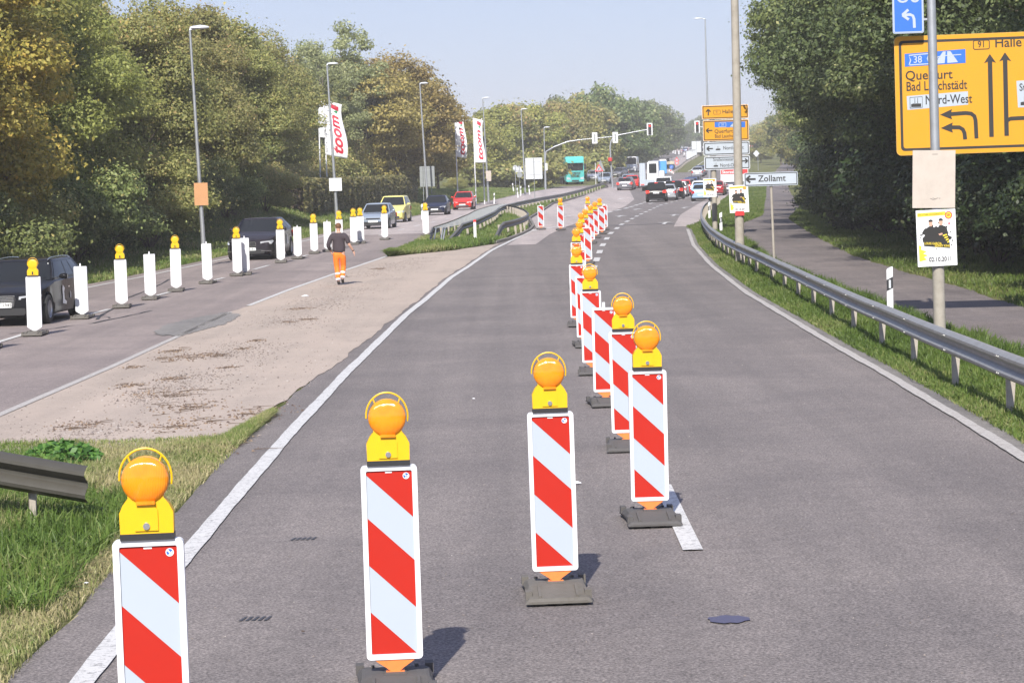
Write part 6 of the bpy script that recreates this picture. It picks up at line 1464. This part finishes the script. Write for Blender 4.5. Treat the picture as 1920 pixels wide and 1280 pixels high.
# compact roller standing in for an unclear small yellowish machine
D = 430.; x = W(1259, 303, D).x; r = empty('road_roller', (x, D, Z(D)), R(30), 'small cream and black machine in the roadworks left of the warning triangle', 'machine')
m = MB(); m.lathe([(.001, -.5), (.42, -.5), (.42, .5), (.001, .5)], 20, 0, 'x', (0, 0, .42)); m.build('front_drum', M['bumper'], r, smooth=40); m = MB(); m.lathe([(.001, -.5), (.42, -.5), (.42, .5), (.001, .5)], 20, 0, 'x', (0, 1.7, .42)); m.build('rear_drum', M['bumper'], r, smooth=40)
m = MB(); m.box(-.45, .45, -.2, 1.9, .8, 1.35); o = m.build('body', simple('cream_paint', (.62, .56, .42), .5), r); bevel(o, .08); m = MB(); m.tube([(-.45, .5, 1.3), (-.45, .5, 2.2), (.45, .5, 2.2), (.45, .5, 1.3)], .04); m.build('roll_bar', M['black'], r); m = MB(); m.box(-.25, .25, .7, 1.1, 1.35, 1.5); m.box(-.25, .25, 1.05, 1.15, 1.5, 1.95); m.build('seat', M['black'], r)
# grey box lorry at the far crest
D = 620.; b = W(1306, 288, D); r = empty('box_lorry', (b.x, D, Z(D)), R(-6), 'grey box lorry far up the hill left of the yellow signposts', 'lorry')
m = MB(); m.box(-1.25, 1.25, 0, 8, 1.0, 4.0); o = m.build('box_body', M['sign_back_dark'], r); m = MB(); m.box(-1.1, 1.1, 8.3, 10, .6, 3.2); o = m.build('cab', grey_, r); bevel(o, .15); m = MB(); m.box(-1.0, 1.0, .4, 9.8, .5, 1.0); m.build('chassis', M['under'], r); m = MB(); m.box(-1.15, -.05, -.02, 0, 1.1, 3.9); m.box(.05, 1.15, -.02, 0, 1.1, 3.9); m.build('rear_doors', M['sign_back'], r)
for sx in (-1, 1):
    for wy in (1.2, 2.4, 8.9): w = empty('wheel', (sx * 1.05, wy, .5)); w.parent = r; q = MB(); q.lathe([(.001, -.15), (.5, -.14), (.5, .14), (.001, .15)], 18, 0, 'x'); q.build('tyre', M['tyre'], w)
# company board
D = 236.; c = W(1377, 329, D); r = empty('company_board', (c.x, D, Z(D)), R(-4), 'white board with red band reading Storzek right of the concrete pole', 'board'); H = c.z - Z(D)
m = MB(); m.box(-1.35, 1.35, 0, .06, H - .62, H + .62); m.build('panel', M['white'], r); m = MB(); m.box(-1.3, 1.3, -.006, 0, H + .12, H + .58); m.build('red_band', M['red'], r)
text('Storzek', .42, M['white'], r, -1.2, H + .34, -.012, bold=.02)
for sx in (-.9, .9): m = MB(); m.box(sx - .05, sx + .05, .06, .14, -.2, H + .5); m.build('board_post', M['steel'], r)
# litter
def scrap(px, py, s, mat, lab, seed=1):
    x, y = G(px, py); rg = random.Random(seed); bm = bmesh.new(); bmesh.ops.create_icosphere(bm, subdivisions=2, radius=1)
    for v_ in bm.verts: v_.co = Vector((v_.co.x * s * rg.uniform(.5, 1.2), v_.co.y * s * rg.uniform(.5, 1.2), abs(v_.co.z) * s * .45 * rg.uniform(.2, 1.2)))
    me = bpy.data.meshes.new('paper_scrap'); bm.to_mesh(me); bm.free(); me.materials.append(mat); o = link('paper_scrap', me, None, (x, y, Z(y) + .02)); tag(o, lab, 'litter')
scrap(797, 467, .32, M['paper'], 'crumpled white plastic bag on the grass in front of the island guardrail', 2)
scrap(1083, 909, .035, M['paper'], 'small torn white paper scrap on the road right of the third beacon', 3)
scrap(161, 1098, .022, M['paper'], 'tiny white paper ball in the grass left of the nearest beacon', 4)
scrap(572, 557, .10, M['paper'], 'white scrap lying on the tan pavement left of the worker', 5)
scrap(54, 1158, .02, M['red'], 'tiny red wrapper in the grass at the lower left', 6)
scrap(888, 750, .02, M['paper'], 'tiny white scrap alone in the middle of our lane', 7)
scrap(568, 1189, .014, M['litter'], 'small brown leaf on the road left of the second beacon', 8)
# ------------------------------------------------------------------ trees
def bark(name, c):
    m, t, b = nmat(name); v = coords(t, 6, 6, 1.2); n = noise(t, v, 3, 7, .7)
    t.links.new(mixc(t, maprange(t, n, .35, .65, 0, 1), tuple(x * .5 for x in c), c), b.inputs['Base Color']); b.inputs['Roughness'].default_value = .95
    bu = t.nodes.new('ShaderNodeBump'); bu.inputs['Distance'].default_value = .03; t.links.new(n, bu.inputs['Height']); t.links.new(bu.outputs[0], b.inputs['Normal']); return m
M['bark'] = bark('bark', (.12, .095, .07)); M['bark_pale'] = bark('pale_bark', (.22, .19, .15))
LM = {
 'gold': leafmat('leaves_gold', [(0, (.20, .20, .045)), (.35, (.38, .345, .075)), (.7, (.58, .48, .11)), (1, (.74, .52, .13))], .45),
 'green': leafmat('leaves_green', [(0, (.17, .19, .05)), (.45, (.33, .35, .095)), (.8, (.47, .46, .14)), (1, (.62, .50, .15))], .45),
 'olive': leafmat('leaves_olive', [(0, (.17, .20, .065)), (.5, (.34, .345, .115)), (.8, (.48, .43, .16)), (1, (.62, .42, .19))], .42),
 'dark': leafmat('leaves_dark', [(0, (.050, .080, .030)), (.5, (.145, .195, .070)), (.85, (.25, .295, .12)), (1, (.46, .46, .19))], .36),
 'pale': leafmat('leaves_pale', [(0, (.17, .21, .085)), (.5, (.36, .41, .19)), (1, (.55, .58, .30))], .4),
 'green2': leafmat('leaves_mid_green', [(0, (.070, .100, .032)), (.5, (.20, .25, .08)), (.85, (.32, .36, .13)), (1, (.54, .48, .18))], .36),
 'shade': leafmat('leaves_painted_shade', [(0, (.012, .022, .008)), (.6, (.032, .055, .016)), (1, (.085, .11, .03))], .2),  # undergrowth leaves coloured near black to stand in for the canopy's shade
 'yellow': leafmat('leaves_yellow', [(0, (.17, .145, .045)), (.4, (.33, .27, .085)), (.8, (.46, .36, .13)), (1, (.56, .46, .20))], .4),
 'hedge': leafmat('leaves_hedge', [(0, (0.053, 0.060, 0.021)), (.5, (0.135, 0.135, 0.045)), (1, (0.330, 0.270, 0.120))], .25),
}
def leaf_cloud(rg, P, Nrm, size, spread=.6):
    n = len(P); nn = Nrm + rg.normal(0, spread, (n, 3)); nn /= np.linalg.norm(nn, axis=1, keepdims=True) + 1e-9
    a = rg.normal(0, 1, (n, 3)); a -= nn * (a * nn).sum(1, keepdims=True); a /= np.linalg.norm(a, axis=1, keepdims=True) + 1e-9; b = np.cross(nn, a)
    s = (size * rg.uniform(.55, 1.35, n))[:, None]
    V = np.stack([P - a * s * .5, P + b * s * .33 + a * s * .02, P + a * s * .55 - nn * s * .12, P - b * s * .33 + a * s * .02], 1)
    return V.reshape(-1, 3), (np.arange(n)[:, None] * 4 + np.arange(4)[None]).reshape(-1, 4)
def crown(seed, rx, z0, z1, nb, nl, size, br=(.9, 1.7), shape='round', fill=.25, twigs=0.06):
    rg = np.random.default_rng(seed); cz, rz = (z0 + z1) / 2, (z1 - z0) / 2
    d = rg.normal(0, 1, (nb, 3)); d /= np.linalg.norm(d, axis=1, keepdims=True); rad = rg.uniform(.35, 1, nb) ** .6
    C = d * rad[:, None] * np.array([rx, rx, rz]); 
    t = C[:, 2] / rz
    if shape == 'round': C[:, :2] *= (1.08 - .28 * np.clip(t, 0, 1) - .10 * np.clip(-t, 0, 1))[:, None]
    elif shape == 'cone': C[:, :2] *= (.95 - .55 * t)[:, None] * .9
    elif shape == 'column': C[:, :2] *= (1 - .35 * np.clip(t, 0, 1))[:, None]
    C[:, 2] += cz; B = rg.uniform(br[0], br[1], nb); bt = rg.uniform(-.13, .13, nb)
    w = B ** 2; k = rg.choice(nb, nl, p=w / w.sum())
    e = rg.normal(0, 1, (nl, 3)); e /= np.linalg.norm(e, axis=1, keepdims=True); e[:, 2] = np.where(e[:, 2] < -.3, e[:, 2] * .5, e[:, 2])
    r = np.where(rg.uniform(0, 1, nl) < fill, rg.uniform(.2, .8, nl), rg.uniform(.78, 1.12, nl)); r *= 1 + .16 * np.sin(e[:, 0] * 7 + k) * np.cos(e[:, 1] * 6 + e[:, 2] * 5 + k * 2)
    P = C[k] + e * (B[k] * r)[:, None] * np.array([1, 1, .8])
    ns = int(nl * max(twigs, .09))      # sprays that break the outline
    if ns:
        q = rg.choice(nl, ns); P[q] += e[q] * (rg.uniform(0, 1, ns) ** 2 * 1.1 + .1)[:, None] + np.array([0, 0, .15])
    V, F = leaf_cloud(rg, P, e + np.array([0, 0, .45]), size)
    tint = np.clip(.45 + bt[k] + rg.normal(0, .2, nl) + .10 * (P[:, 2] - cz) / rz, 0, 1)
    return V, F, np.repeat(tint, 4), C, B
def tree_proto(seed, rx, z0, z1, nb, nl, size, shape='round', tr=.22, br=(.9, 1.7), limbs=9, fill=.25):
    V, F, tn, C, B = crown(seed, rx, z0, z1, nb, nl, size, br, shape, fill)
    cm = fast_mesh('crown', V, F, LM['green'], tn)
    rg = random.Random(seed); m = MB(); H = z0 + (z1 - z0) * .72
    path = [Vector((.12 * math.sin(i * 1.3 + seed) * i / 5, .12 * math.cos(i * 1.1 + seed) * i / 5, H * i / 6 - .2)) for i in range(7)]
    m.tube(path, [tr * (1.35 if i == 0 else 1 - i * .13) for i in range(7)], 9)
    for c in sorted(range(len(C)), key=lambda i: -B[i])[:limbs * 2]:
        e = Vector(C[c]); s = rg.uniform(.3, .8); a = path[0].lerp(path[-1], min(.95, max(.25, (e.z - .25 * abs(e.length)) / H * .9))); mid = a.lerp(e, .5) + Vector((0, 0, -.25))
        m.tube([a, mid, e], [tr * .38, tr * .22, .03], 6)
    return cm, m.mesh('trunk', M['bark'], smooth=50)
print('protos')
PROTO = {
 'near1': tree_proto(1, 4.2, 2.6, 12.2, 60, 92000, .15, br=(.8, 1.55)), 'near2': tree_proto(2, 4.6, 2.2, 11.4, 66, 92000, .15, br=(.8, 1.6)), 'near3': tree_proto(3, 3.8, 2.8, 13.2, 58, 88000, .148, br=(.75, 1.45)),
 'rnear': tree_proto(4, 5.4, 3.4, 15.5, 88, 125000, .155, br=(.8, 1.6)), 'rnear2': tree_proto(5, 5.2, 3.2, 14.4, 80, 118000, .155, br=(.8, 1.6)),
 'spiky': tree_proto(6, 3.4, 2.2, 13.0, 52, 34000, .2, 'cone', br=(.6, 1.2)), 'poplar': tree_proto(7, 5.0, 4.5, 17.5, 90, 24000, .24, 'column', br=(.5, 1.05), fill=.1),
 'mid1': tree_proto(8, 5.0, 1.6, 13.4, 54, 36000, .27, br=(1.0, 1.9)), 'mid2': tree_proto(9, 4.6, 1.4, 11.4, 46, 32000, .27, br=(1.0, 1.8)),
 'far1': tree_proto(10, 5.6, 1.4, 12.8, 34, 13000, .5, br=(1.3, 2.4)), 'far2': tree_proto(11, 4.6, 1.2, 14.0, 30, 12000, .5, 'column', br=(1.2, 2.2)), 'far3': tree_proto(12, 6.2, 1.6, 11.4, 34, 13000, .5, br=(1.3, 2.4)),
}
def shrub_proto(seed, rx, h, nl, size):
    V, F, tn, C, B = crown(seed, rx, .2, h, 16, nl, size, (.6, 1.1)); V[:, 2] = np.maximum(V[:, 2], .02)
    m = MB(); rg = random.Random(seed)
    for c in C[:7]: m.tube([(0, 0, -.1), (c[0] * .4, c[1] * .4, max(.3, c[2] * .5)), tuple(c)], [.05, .03, .012], 5)
    return fast_mesh('foliage', V, F, LM['dark'], tn), m.mesh('stems', M['bark'])
SH = [shrub_proto(21, 2.1, 3.2, 28000, .115), shrub_proto(22, 2.4, 2.6, 28000, .115), shrub_proto(23, 1.9, 4.0, 28000, .115)]
SHF = [shrub_proto(24, 2.6, 3.6, 5200, .42)]
rt = random.Random(99)
def tree(kind, mat, x, y, s=1.0, sz=None, label='', group='', name='deciduous_tree', z=None, pale=False):
    zb = (Z(y) + bank(y, interp(LLp, y) - x)) if z is None else z
    r = empty(name, (x, y, zb), rt.uniform(0, 6.28), label, 'tree', group); r.scale = (s, s, sz or s)
    cm, tm = PROTO[kind]; c = link('crown', cm, r); slot(c, LM[mat]); t = link('trunk', tm, r)
    if pale: slot(t, M['bark_pale'])
    return r
def shrub(x, y, s, mat, label, group, far_=False, z=None):
    zb = (Z(y) + bank(y, interp(LLp, y) - x)) if z is None else z
    r = empty('shrub', (x, y, zb), rt.uniform(0, 6.28), label, 'shrub', group); r.scale = (s, s, s * rt.uniform(.85, 1.15))
    fm, sm = (SHF if far_ else SH)[rt.randrange(1 if far_ else 3)]; c = link('foliage', fm, r); slot(c, LM[mat]); link('stems', sm, r); return r
def gpos(px, D): return W(px, 367, D).x
# left wall of trees
Lg = 'trees along the left side of the oncoming road'
left = [('near2', 'gold', -20.5, 44, 1.1, 'golden tree beyond the left frame edge casting shade on the verge'), ('near1', 'gold', -20.5, 53, 1.1, 'second golden tree beyond the left frame edge'), ('near2', 'gold', -21.0, 62, 1.1, 'gold tinged tree at the far left edge, nearest of the left wall'), ('near1', 'gold', -20.5, 71, 1.12, 'golden tree above the black estate car, second from the left edge'),
 ('near2', 'gold', -18.9, 79, 1.08, 'yellow and green tree behind the second white beacon lamp'), ('near3', 'green', -20.6, 88, 1.14, 'tall green tree reaching the sky left of the first street lamp'),
 ('near1', 'green', -17.9, 92, .92, 'bright green tree left of the leftmost street lamp, in front of its neighbours'), ('near2', 'green', -19.2, 100, .98, 'green tree directly behind the leftmost street lamp pole'),
 ('near1', 'olive', -16.8, 107, .88, 'olive tree right behind the orange board on the lamp'), ('spiky', 'olive', -15.9, 127, .86, 'slim pointed olive tree with two tips in the left wall'),
 ('near2', 'olive', -15.9, 119, .80, 'brownish olive tree above the dark coupe'), ('spiky', 'olive', -15.1, 131, .84, 'second slim pointed olive tree further right in the left wall'), ('near3', 'olive', -15.0, 131, .80, 'olive tree at the right end of the left wall above the white beacons'),
 ('near1', 'olive', -16.6, 168, .86, 'low olive tree at the right end of the left wall partly over the flags'), ('near2', 'olive', -16.9, 157, .97, 'olive tree behind the hidden flags by the hedge')]
for k, mt, x, y, s, lab in left: tree(k, mt, x, y, s, None, lab, Lg)
for i, (x, y) in enumerate([(-27, 70), (-27.5, 82), (-26.5, 94), (-25.5, 106), (-24.5, 118), (-23.5, 132), (-19, 152)]):
    tree(['near1', 'near2', 'near3'][i % 3], ['gold', 'green', 'olive'][min(2, i // 2)], x, y, [1.12, 1.1, 1.08, 1.06, 1.04, .92, .82][i], None, ['back row tree with gold leaves at the left image edge', 'back row gold leaved tree second from the left', 'back row green tree filling the wall left of the lamp', 'back row green tree behind the leftmost lamp head', 'back row olive tree right of the leftmost lamp', 'back row olive tree behind the dark coupe', 'last back row olive tree before the pale poplars'][i], Lg)
lows = ['dark shrub in shade below the left trees, %s' % s for s in ('at the left image edge', 'behind the black estate car roof', 'behind the first white lamp beacon', 'left of the broken post', 'right behind the broken post', 'behind the second white beacon', 'behind the third lamp beacon', 'left of the leftmost street lamp foot', 'right of the leftmost street lamp foot', 'at the left of the dark coupe', 'behind the dark coupe roof', 'right of the dark coupe', 'before the hedge')]
for i, lab in enumerate(lows):
    y = 64 + i * 6.4; shrub(interp(LLp, y) - 4.6 - (1.2 if i % 2 else 0) - (1.2 if y > 110 else 0), y, 1.1 if y < 118 else .85, 'green2' if i % 3 else 'olive', lab, 'shrubs under the left trees')
    shrub(interp(LLp, y) - 9.5, y + 3, 1.6, 'green2', lab.replace('dark shrub in shade below the left trees', 'deeper shadowed shrub under left trees'), 'shrubs under the left trees')
# pale poplars and yellow trees
for px, D, s, lab in [(565, 196, .74, 'pale green poplar, left one behind the flags'), (640, 205, .86, 'pale green poplar with the highest top behind the second lamp'), (610, 190, .72, 'shorter pale poplar between its two neighbours')]:
    tree('poplar', 'pale', gpos(px, D), D, s, None, lab, 'pale poplars behind the hedge', pale=True)
for k, px, D, s, lab in [('mid1', 745, 212, .93, 'large yellow leaved tree in the middle of the left skyline'), ('mid2', 690, 206, 1.0, 'yellow tree left of the largest yellow one, behind the hedge'), ('mid2', 800, 225, .80, 'yellow tree at the right of the largest one, behind the dark sign back'),
      ('mid2', 822, 250, .66, 'small yellow tree left of the banner flags'), ('mid2', 655, 212, .82, 'yellow tree above the white board lamp post'), ('mid1', 770, 235, .88, 'yellow tree behind the largest one')]:
    tree(k, 'yellow', gpos(px, D), D, s, None, lab, 'yellow autumn trees behind the hedge')
# far left tree belt
fl = [('far3', 'olive', 872, 330, .62), ('far1', 'yellow', 896, 300, .62), ('far2', 'green', 935, 318, .80), ('far1', 'olive', 960, 322, .78), ('far1', 'green', 915, 292, .62), ('far2', 'olive', 985, 330, .82), ('far1', 'green', 1010, 325, .78), ('far1', 'olive', 1035, 345, .82), ('far2', 'olive', 1058, 355, .86), ('far1', 'green', 1080, 360, .84), ('far3', 'olive', 1100, 375, .95), ('far1', 'dark', 1125, 395, 1.06), ('far2', 'dark', 1142, 410, .98),
      ('far1', 'dark', 1161, 430, .98), ('far3', 'dark', 1178, 455, 1.05), ('far1', 'dark', 1194, 485, .98), ('far2', 'dark', 1210, 520, .92), ('far1', 'dark', 1224, 560, 1.02), ('far3', 'dark', 1236, 610, 1.1), ('far1', 'dark', 1246, 680, 1.0), ('far2', 'dark', 1253, 760, .72),
      ('far1', 'olive', 950, 345, .8), ('far1', 'dark', 1048, 380, .92), ('far3', 'green', 990, 350, .88), ('far1', 'olive', 1090, 400, .98)]
desc = {'olive': 'olive green', 'yellow': 'yellowish', 'green': 'fresh green', 'dark': 'dark green'}
wh = ['far behind the left banner flag', 'behind the right banner flag', 'with tall top left of the tall lamp', 'behind the small round signs', 'low behind the bare flag pole', 'behind the fifth street lamp', 'behind the big blank sign back', 'right of the big blank sign back', 'left above the turquoise lorry', 'above the turquoise lorry', 'right above the turquoise lorry', 'behind the left white signal board', 'with the highest top of the hill belt', 'behind the second white signal board', 'above the white van', 'left of the hanging red signal', 'behind the hanging red signal', 'right of the hanging red signal', 'in the hill belt before the crest', 'second last before the crest gap', 'last and smallest before the crest gap', 'in the back row left of the blank sign', 'in the back row by the sixth lamp', 'in the back row behind the fifth lamp', 'in the back row above the lorry']
for (k, mt, px, D, s), w_ in zip(fl, wh): tree(k, mt, gpos(px, D), D, s, None, '%s tree %s' % (desc[mt], w_), 'tree belt left of the hill road')
for i in range(12):
    D = 298 + i * 24; px = [1035, 1056, 1090, 1110, 1126, 1138, 1148, 1166, 1186, 1200, 1211, 1221][i]; D = [318, 326, 345, 362, 385, 405, 430, 455, 485, 515, 550, 590][i]
    shrub(gpos(px, D), D, 1.15, 'olive' if i < 5 else 'dark', 'dense bush number'.replace(' number', '') + ' at the foot of the hill tree belt, ' + ['left of the lorry', 'hidden behind the lorry', 'right of the lorry', 'behind the warning triangle', 'behind the signal mast foot', 'left of the white van', 'behind the white van', 'right of the white van', 'below the hanging red signal', 'right below the hanging red signal', 'beside the hill guardrail', 'at the upper hill guardrail'][i], 'bushes below the hill tree belt', far_=True)
for i, px in enumerate((880, 915, 950, 985, 1010)): shrub(gpos(px, 292), 292, 1.15, 'olive', 'bush behind the grass bank, ' + ['left of the right flag', 'behind the tan board lamp', 'behind the round signs', 'behind the fifth lamp', 'behind the blank sign back'][i], 'bushes behind the grass bank', far_=True)
shrub(gpos(857, 262), 262, .5, 'olive', 'small round bush on the grass bank behind the marker posts', 'bushes behind the grass bank')
for px, D, w_ in ((545, 178, 'left'), (575, 184, 'middle left'), (605, 190, 'middle right'), (635, 196, 'right')): shrub(gpos(px, D) - .5, D, 1.35, 'olive', 'tall bush behind the left flags and hedge end, %s one of four' % w_, 'bushes behind the hedge end')
# distant trees at the crest
for i, (px, D, s) in enumerate([(1268, 980, .5), (1276, 960, .62), (1284, 990, .75), (1293, 940, .72), (1301, 930, .85), (1310, 900, .95), (1318, 880, 1.0), (1330, 860, 1.0), (1345, 840, .95), (1362, 820, .95), (1380, 800, .95)]):
    tree(['far1', 'far3', 'far2'][i % 3], 'dark', gpos(px, D), D, s * .9, None, 'distant dark tree on the crest, ' + ['leftmost, over the road end', 'second from the left over the road end', 'over the small far car', 'left of the right signal', 'behind the right signal', 'just left of the yellow signposts', 'behind the left edge of the yellow signposts', 'behind the yellow signposts centre', 'behind the yellow signposts right half', 'left of the concrete pole top sign', 'right of the concrete pole'][i], 'distant trees on the crest')
# right wall
Rg = 'trees along the right side of the cycle path'
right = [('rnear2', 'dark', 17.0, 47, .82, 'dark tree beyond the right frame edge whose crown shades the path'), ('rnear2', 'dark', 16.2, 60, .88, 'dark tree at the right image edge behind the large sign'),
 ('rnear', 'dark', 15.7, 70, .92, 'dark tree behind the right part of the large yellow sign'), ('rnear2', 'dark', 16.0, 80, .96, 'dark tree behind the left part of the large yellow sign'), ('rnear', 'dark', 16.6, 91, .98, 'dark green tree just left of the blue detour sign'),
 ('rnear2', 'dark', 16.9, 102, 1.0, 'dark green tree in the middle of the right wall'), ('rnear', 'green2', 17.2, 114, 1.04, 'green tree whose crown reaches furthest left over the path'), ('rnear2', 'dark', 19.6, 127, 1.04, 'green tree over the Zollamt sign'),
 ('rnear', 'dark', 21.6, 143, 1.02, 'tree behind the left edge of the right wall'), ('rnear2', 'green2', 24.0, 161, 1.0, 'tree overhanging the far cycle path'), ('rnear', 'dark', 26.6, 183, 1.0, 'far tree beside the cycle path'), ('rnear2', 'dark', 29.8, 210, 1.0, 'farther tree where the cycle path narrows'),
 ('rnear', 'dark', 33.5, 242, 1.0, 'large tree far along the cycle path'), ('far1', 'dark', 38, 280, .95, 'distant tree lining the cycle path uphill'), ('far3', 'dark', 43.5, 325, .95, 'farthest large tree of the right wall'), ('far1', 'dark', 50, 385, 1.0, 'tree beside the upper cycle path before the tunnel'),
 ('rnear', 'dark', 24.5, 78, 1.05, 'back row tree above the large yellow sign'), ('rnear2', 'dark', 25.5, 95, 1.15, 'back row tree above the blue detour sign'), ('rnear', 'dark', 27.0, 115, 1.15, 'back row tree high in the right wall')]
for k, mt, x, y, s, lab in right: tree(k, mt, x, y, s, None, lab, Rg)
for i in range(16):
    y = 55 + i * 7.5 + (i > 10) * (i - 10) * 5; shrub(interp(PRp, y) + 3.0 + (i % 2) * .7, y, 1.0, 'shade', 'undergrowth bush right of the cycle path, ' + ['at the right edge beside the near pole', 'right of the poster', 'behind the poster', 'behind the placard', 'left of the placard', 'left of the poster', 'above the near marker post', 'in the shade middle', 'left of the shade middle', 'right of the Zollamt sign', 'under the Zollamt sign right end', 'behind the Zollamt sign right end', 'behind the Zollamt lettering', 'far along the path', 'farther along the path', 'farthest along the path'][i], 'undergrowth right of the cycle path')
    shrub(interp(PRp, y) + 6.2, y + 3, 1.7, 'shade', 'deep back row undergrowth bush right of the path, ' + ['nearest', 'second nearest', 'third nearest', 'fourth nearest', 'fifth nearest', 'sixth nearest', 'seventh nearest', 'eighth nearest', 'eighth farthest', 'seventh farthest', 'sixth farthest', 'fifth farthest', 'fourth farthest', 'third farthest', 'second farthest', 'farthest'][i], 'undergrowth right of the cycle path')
for i, (px, D, s) in enumerate([(1428, 470, .5), (1440, 520, .62), (1466, 440, .72), (1403, 640, .55), (1418, 720, .75), (1492, 400, .8), (1510, 350, .8)]):
    tree(['far1', 'far3', 'far2'][i % 3], 'dark' if i % 2 else 'olive', gpos(px, D), D, s, None, 'far tree by the upper cycle path, ' + ['left edge of the tunnel', 'in the tunnel centre', 'right in the tunnel', 'beside the red and white board', 'behind the red and white board', 'lower right of the tunnel', 'lowest right of the tunnel'][i], 'far trees by the upper cycle path')
# clipped hedge
hg = [(interp(LLp, y) - 5.4, y) for y in np.linspace(148, 214, 23)]
rg = np.random.default_rng(31); n = 60000; u = rg.uniform(0, 1, n); yy_ = 148 + 66 * u; xx_ = np.interp(yy_, [p[1] for p in hg], [p[0] for p in hg])
face = rg.choice(3, n, p=[.55, .3, .15]); HH = 1.85; off_ = np.where(face == 0, .9, np.where(face == 1, rg.uniform(-.9, .9, n), -.9)) + rg.normal(0, .07, n); hz = np.where(face == 1, HH, HH * rg.uniform(0, 1, n)) + rg.normal(0, .06, n)
gz = np.array([Z(a) + bank(a, interp(LLp, a) - b) for a, b in zip(yy_[:], xx_[:])]); wv_ = .10 * np.sin(yy_ * 1.7) + .08 * np.sin(yy_ * 4.1)
P_ = np.stack([xx_ + off_ + wv_, yy_ - off_ * .05, gz + hz * (1 + .05 * np.sin(yy_ * .9))], 1); Nn = np.stack([np.where(face == 0, 1, np.where(face == 2, -1, 0)), np.full(n, -.3), np.where(face == 1, 1, .35)], 1).astype(float)
V, F = leaf_cloud(rg, P_, Nn, .2, .5); r = empty('hedge', (0, 0, 0), 0, 'long clipped brownish green hedge on the bank behind the oncoming cars', 'hedge')
link('foliage', fast_mesh('foliage', V, F, LM['hedge'], np.repeat(np.clip(.5 + rg.normal(0, .22, n), 0, 1), 4)), r)
m = MB(); rings = []
for x, y in hg[1:-1]: z = Z(y) + bank(y, interp(LLp, y) - x); rings.append([(x - .75, y, z - .1), (x + .75, y, z - .1), (x + .75, y, z + 1.7), (x - .75, y, z + 1.7)])
m.loft(rings); m.build('inner_twigs', M['bark'], r)
# weed clump at the lower left
rg = np.random.default_rng(5); cx, cy = G(112, 868); n = 900; a = rg.uniform(0, 6.28, n); rr_ = np.sqrt(rg.uniform(0, 1, n)); P_ = np.stack([cx + .42 * rr_ * np.cos(a), cy + .8 * rr_ * np.sin(a), .03 + .17 * (1 - rr_ ** 2) * rg.uniform(.5, 1.1, n) + .02], 1)
V, F = leaf_cloud(rg, P_, np.tile(np.array([[0, -.3, 1.0]]), (n, 1)), .085, .45); r = empty('weed_clump', (0, 0, 0), 0, 'broad leaved green weed clump at the lower left above the guardrail end', 'plant')
link('foliage', fast_mesh('foliage', V, F, leafmat('weed_leaves', [(0, (.03, .08, .012)), (.6, (.07, .17, .025)), (1, (.14, .25, .05))], .3), np.repeat(rg.uniform(0, 1, n), 4)), r)
m = MB()
for i in range(30): m.cyl((cx, cy, 0), tuple(P_[i]), .004, .002, 4)
m.build('stems', M['grass'], r)

# ------------------------------------------------------------------ autumn haze: one even volume
m = MB(); m.box(-2600, 2600, -70, 4300, -1.2, 62); hz = m.build('haze', nmat('haze_air')[0], None); hz['kind'] = 'stuff'; hz['label'] = 'thin even autumn haze over the whole road'; hz['category'] = 'haze'
_m = hz.data.materials[0]; _t = _m.node_tree; _t.nodes.remove(_t.nodes['Principled BSDF']); _v = _t.nodes.new('ShaderNodeVolumePrincipled')
_v.inputs['Color'].default_value = (.97, .95, .93, 1); _v.inputs['Density'].default_value = .0005; _v.inputs['Anisotropy'].default_value = .0
_t.links.new(_v.outputs[0], _t.nodes['Material Output'].inputs['Volume']); scene.cycles.volume_bounces = 0
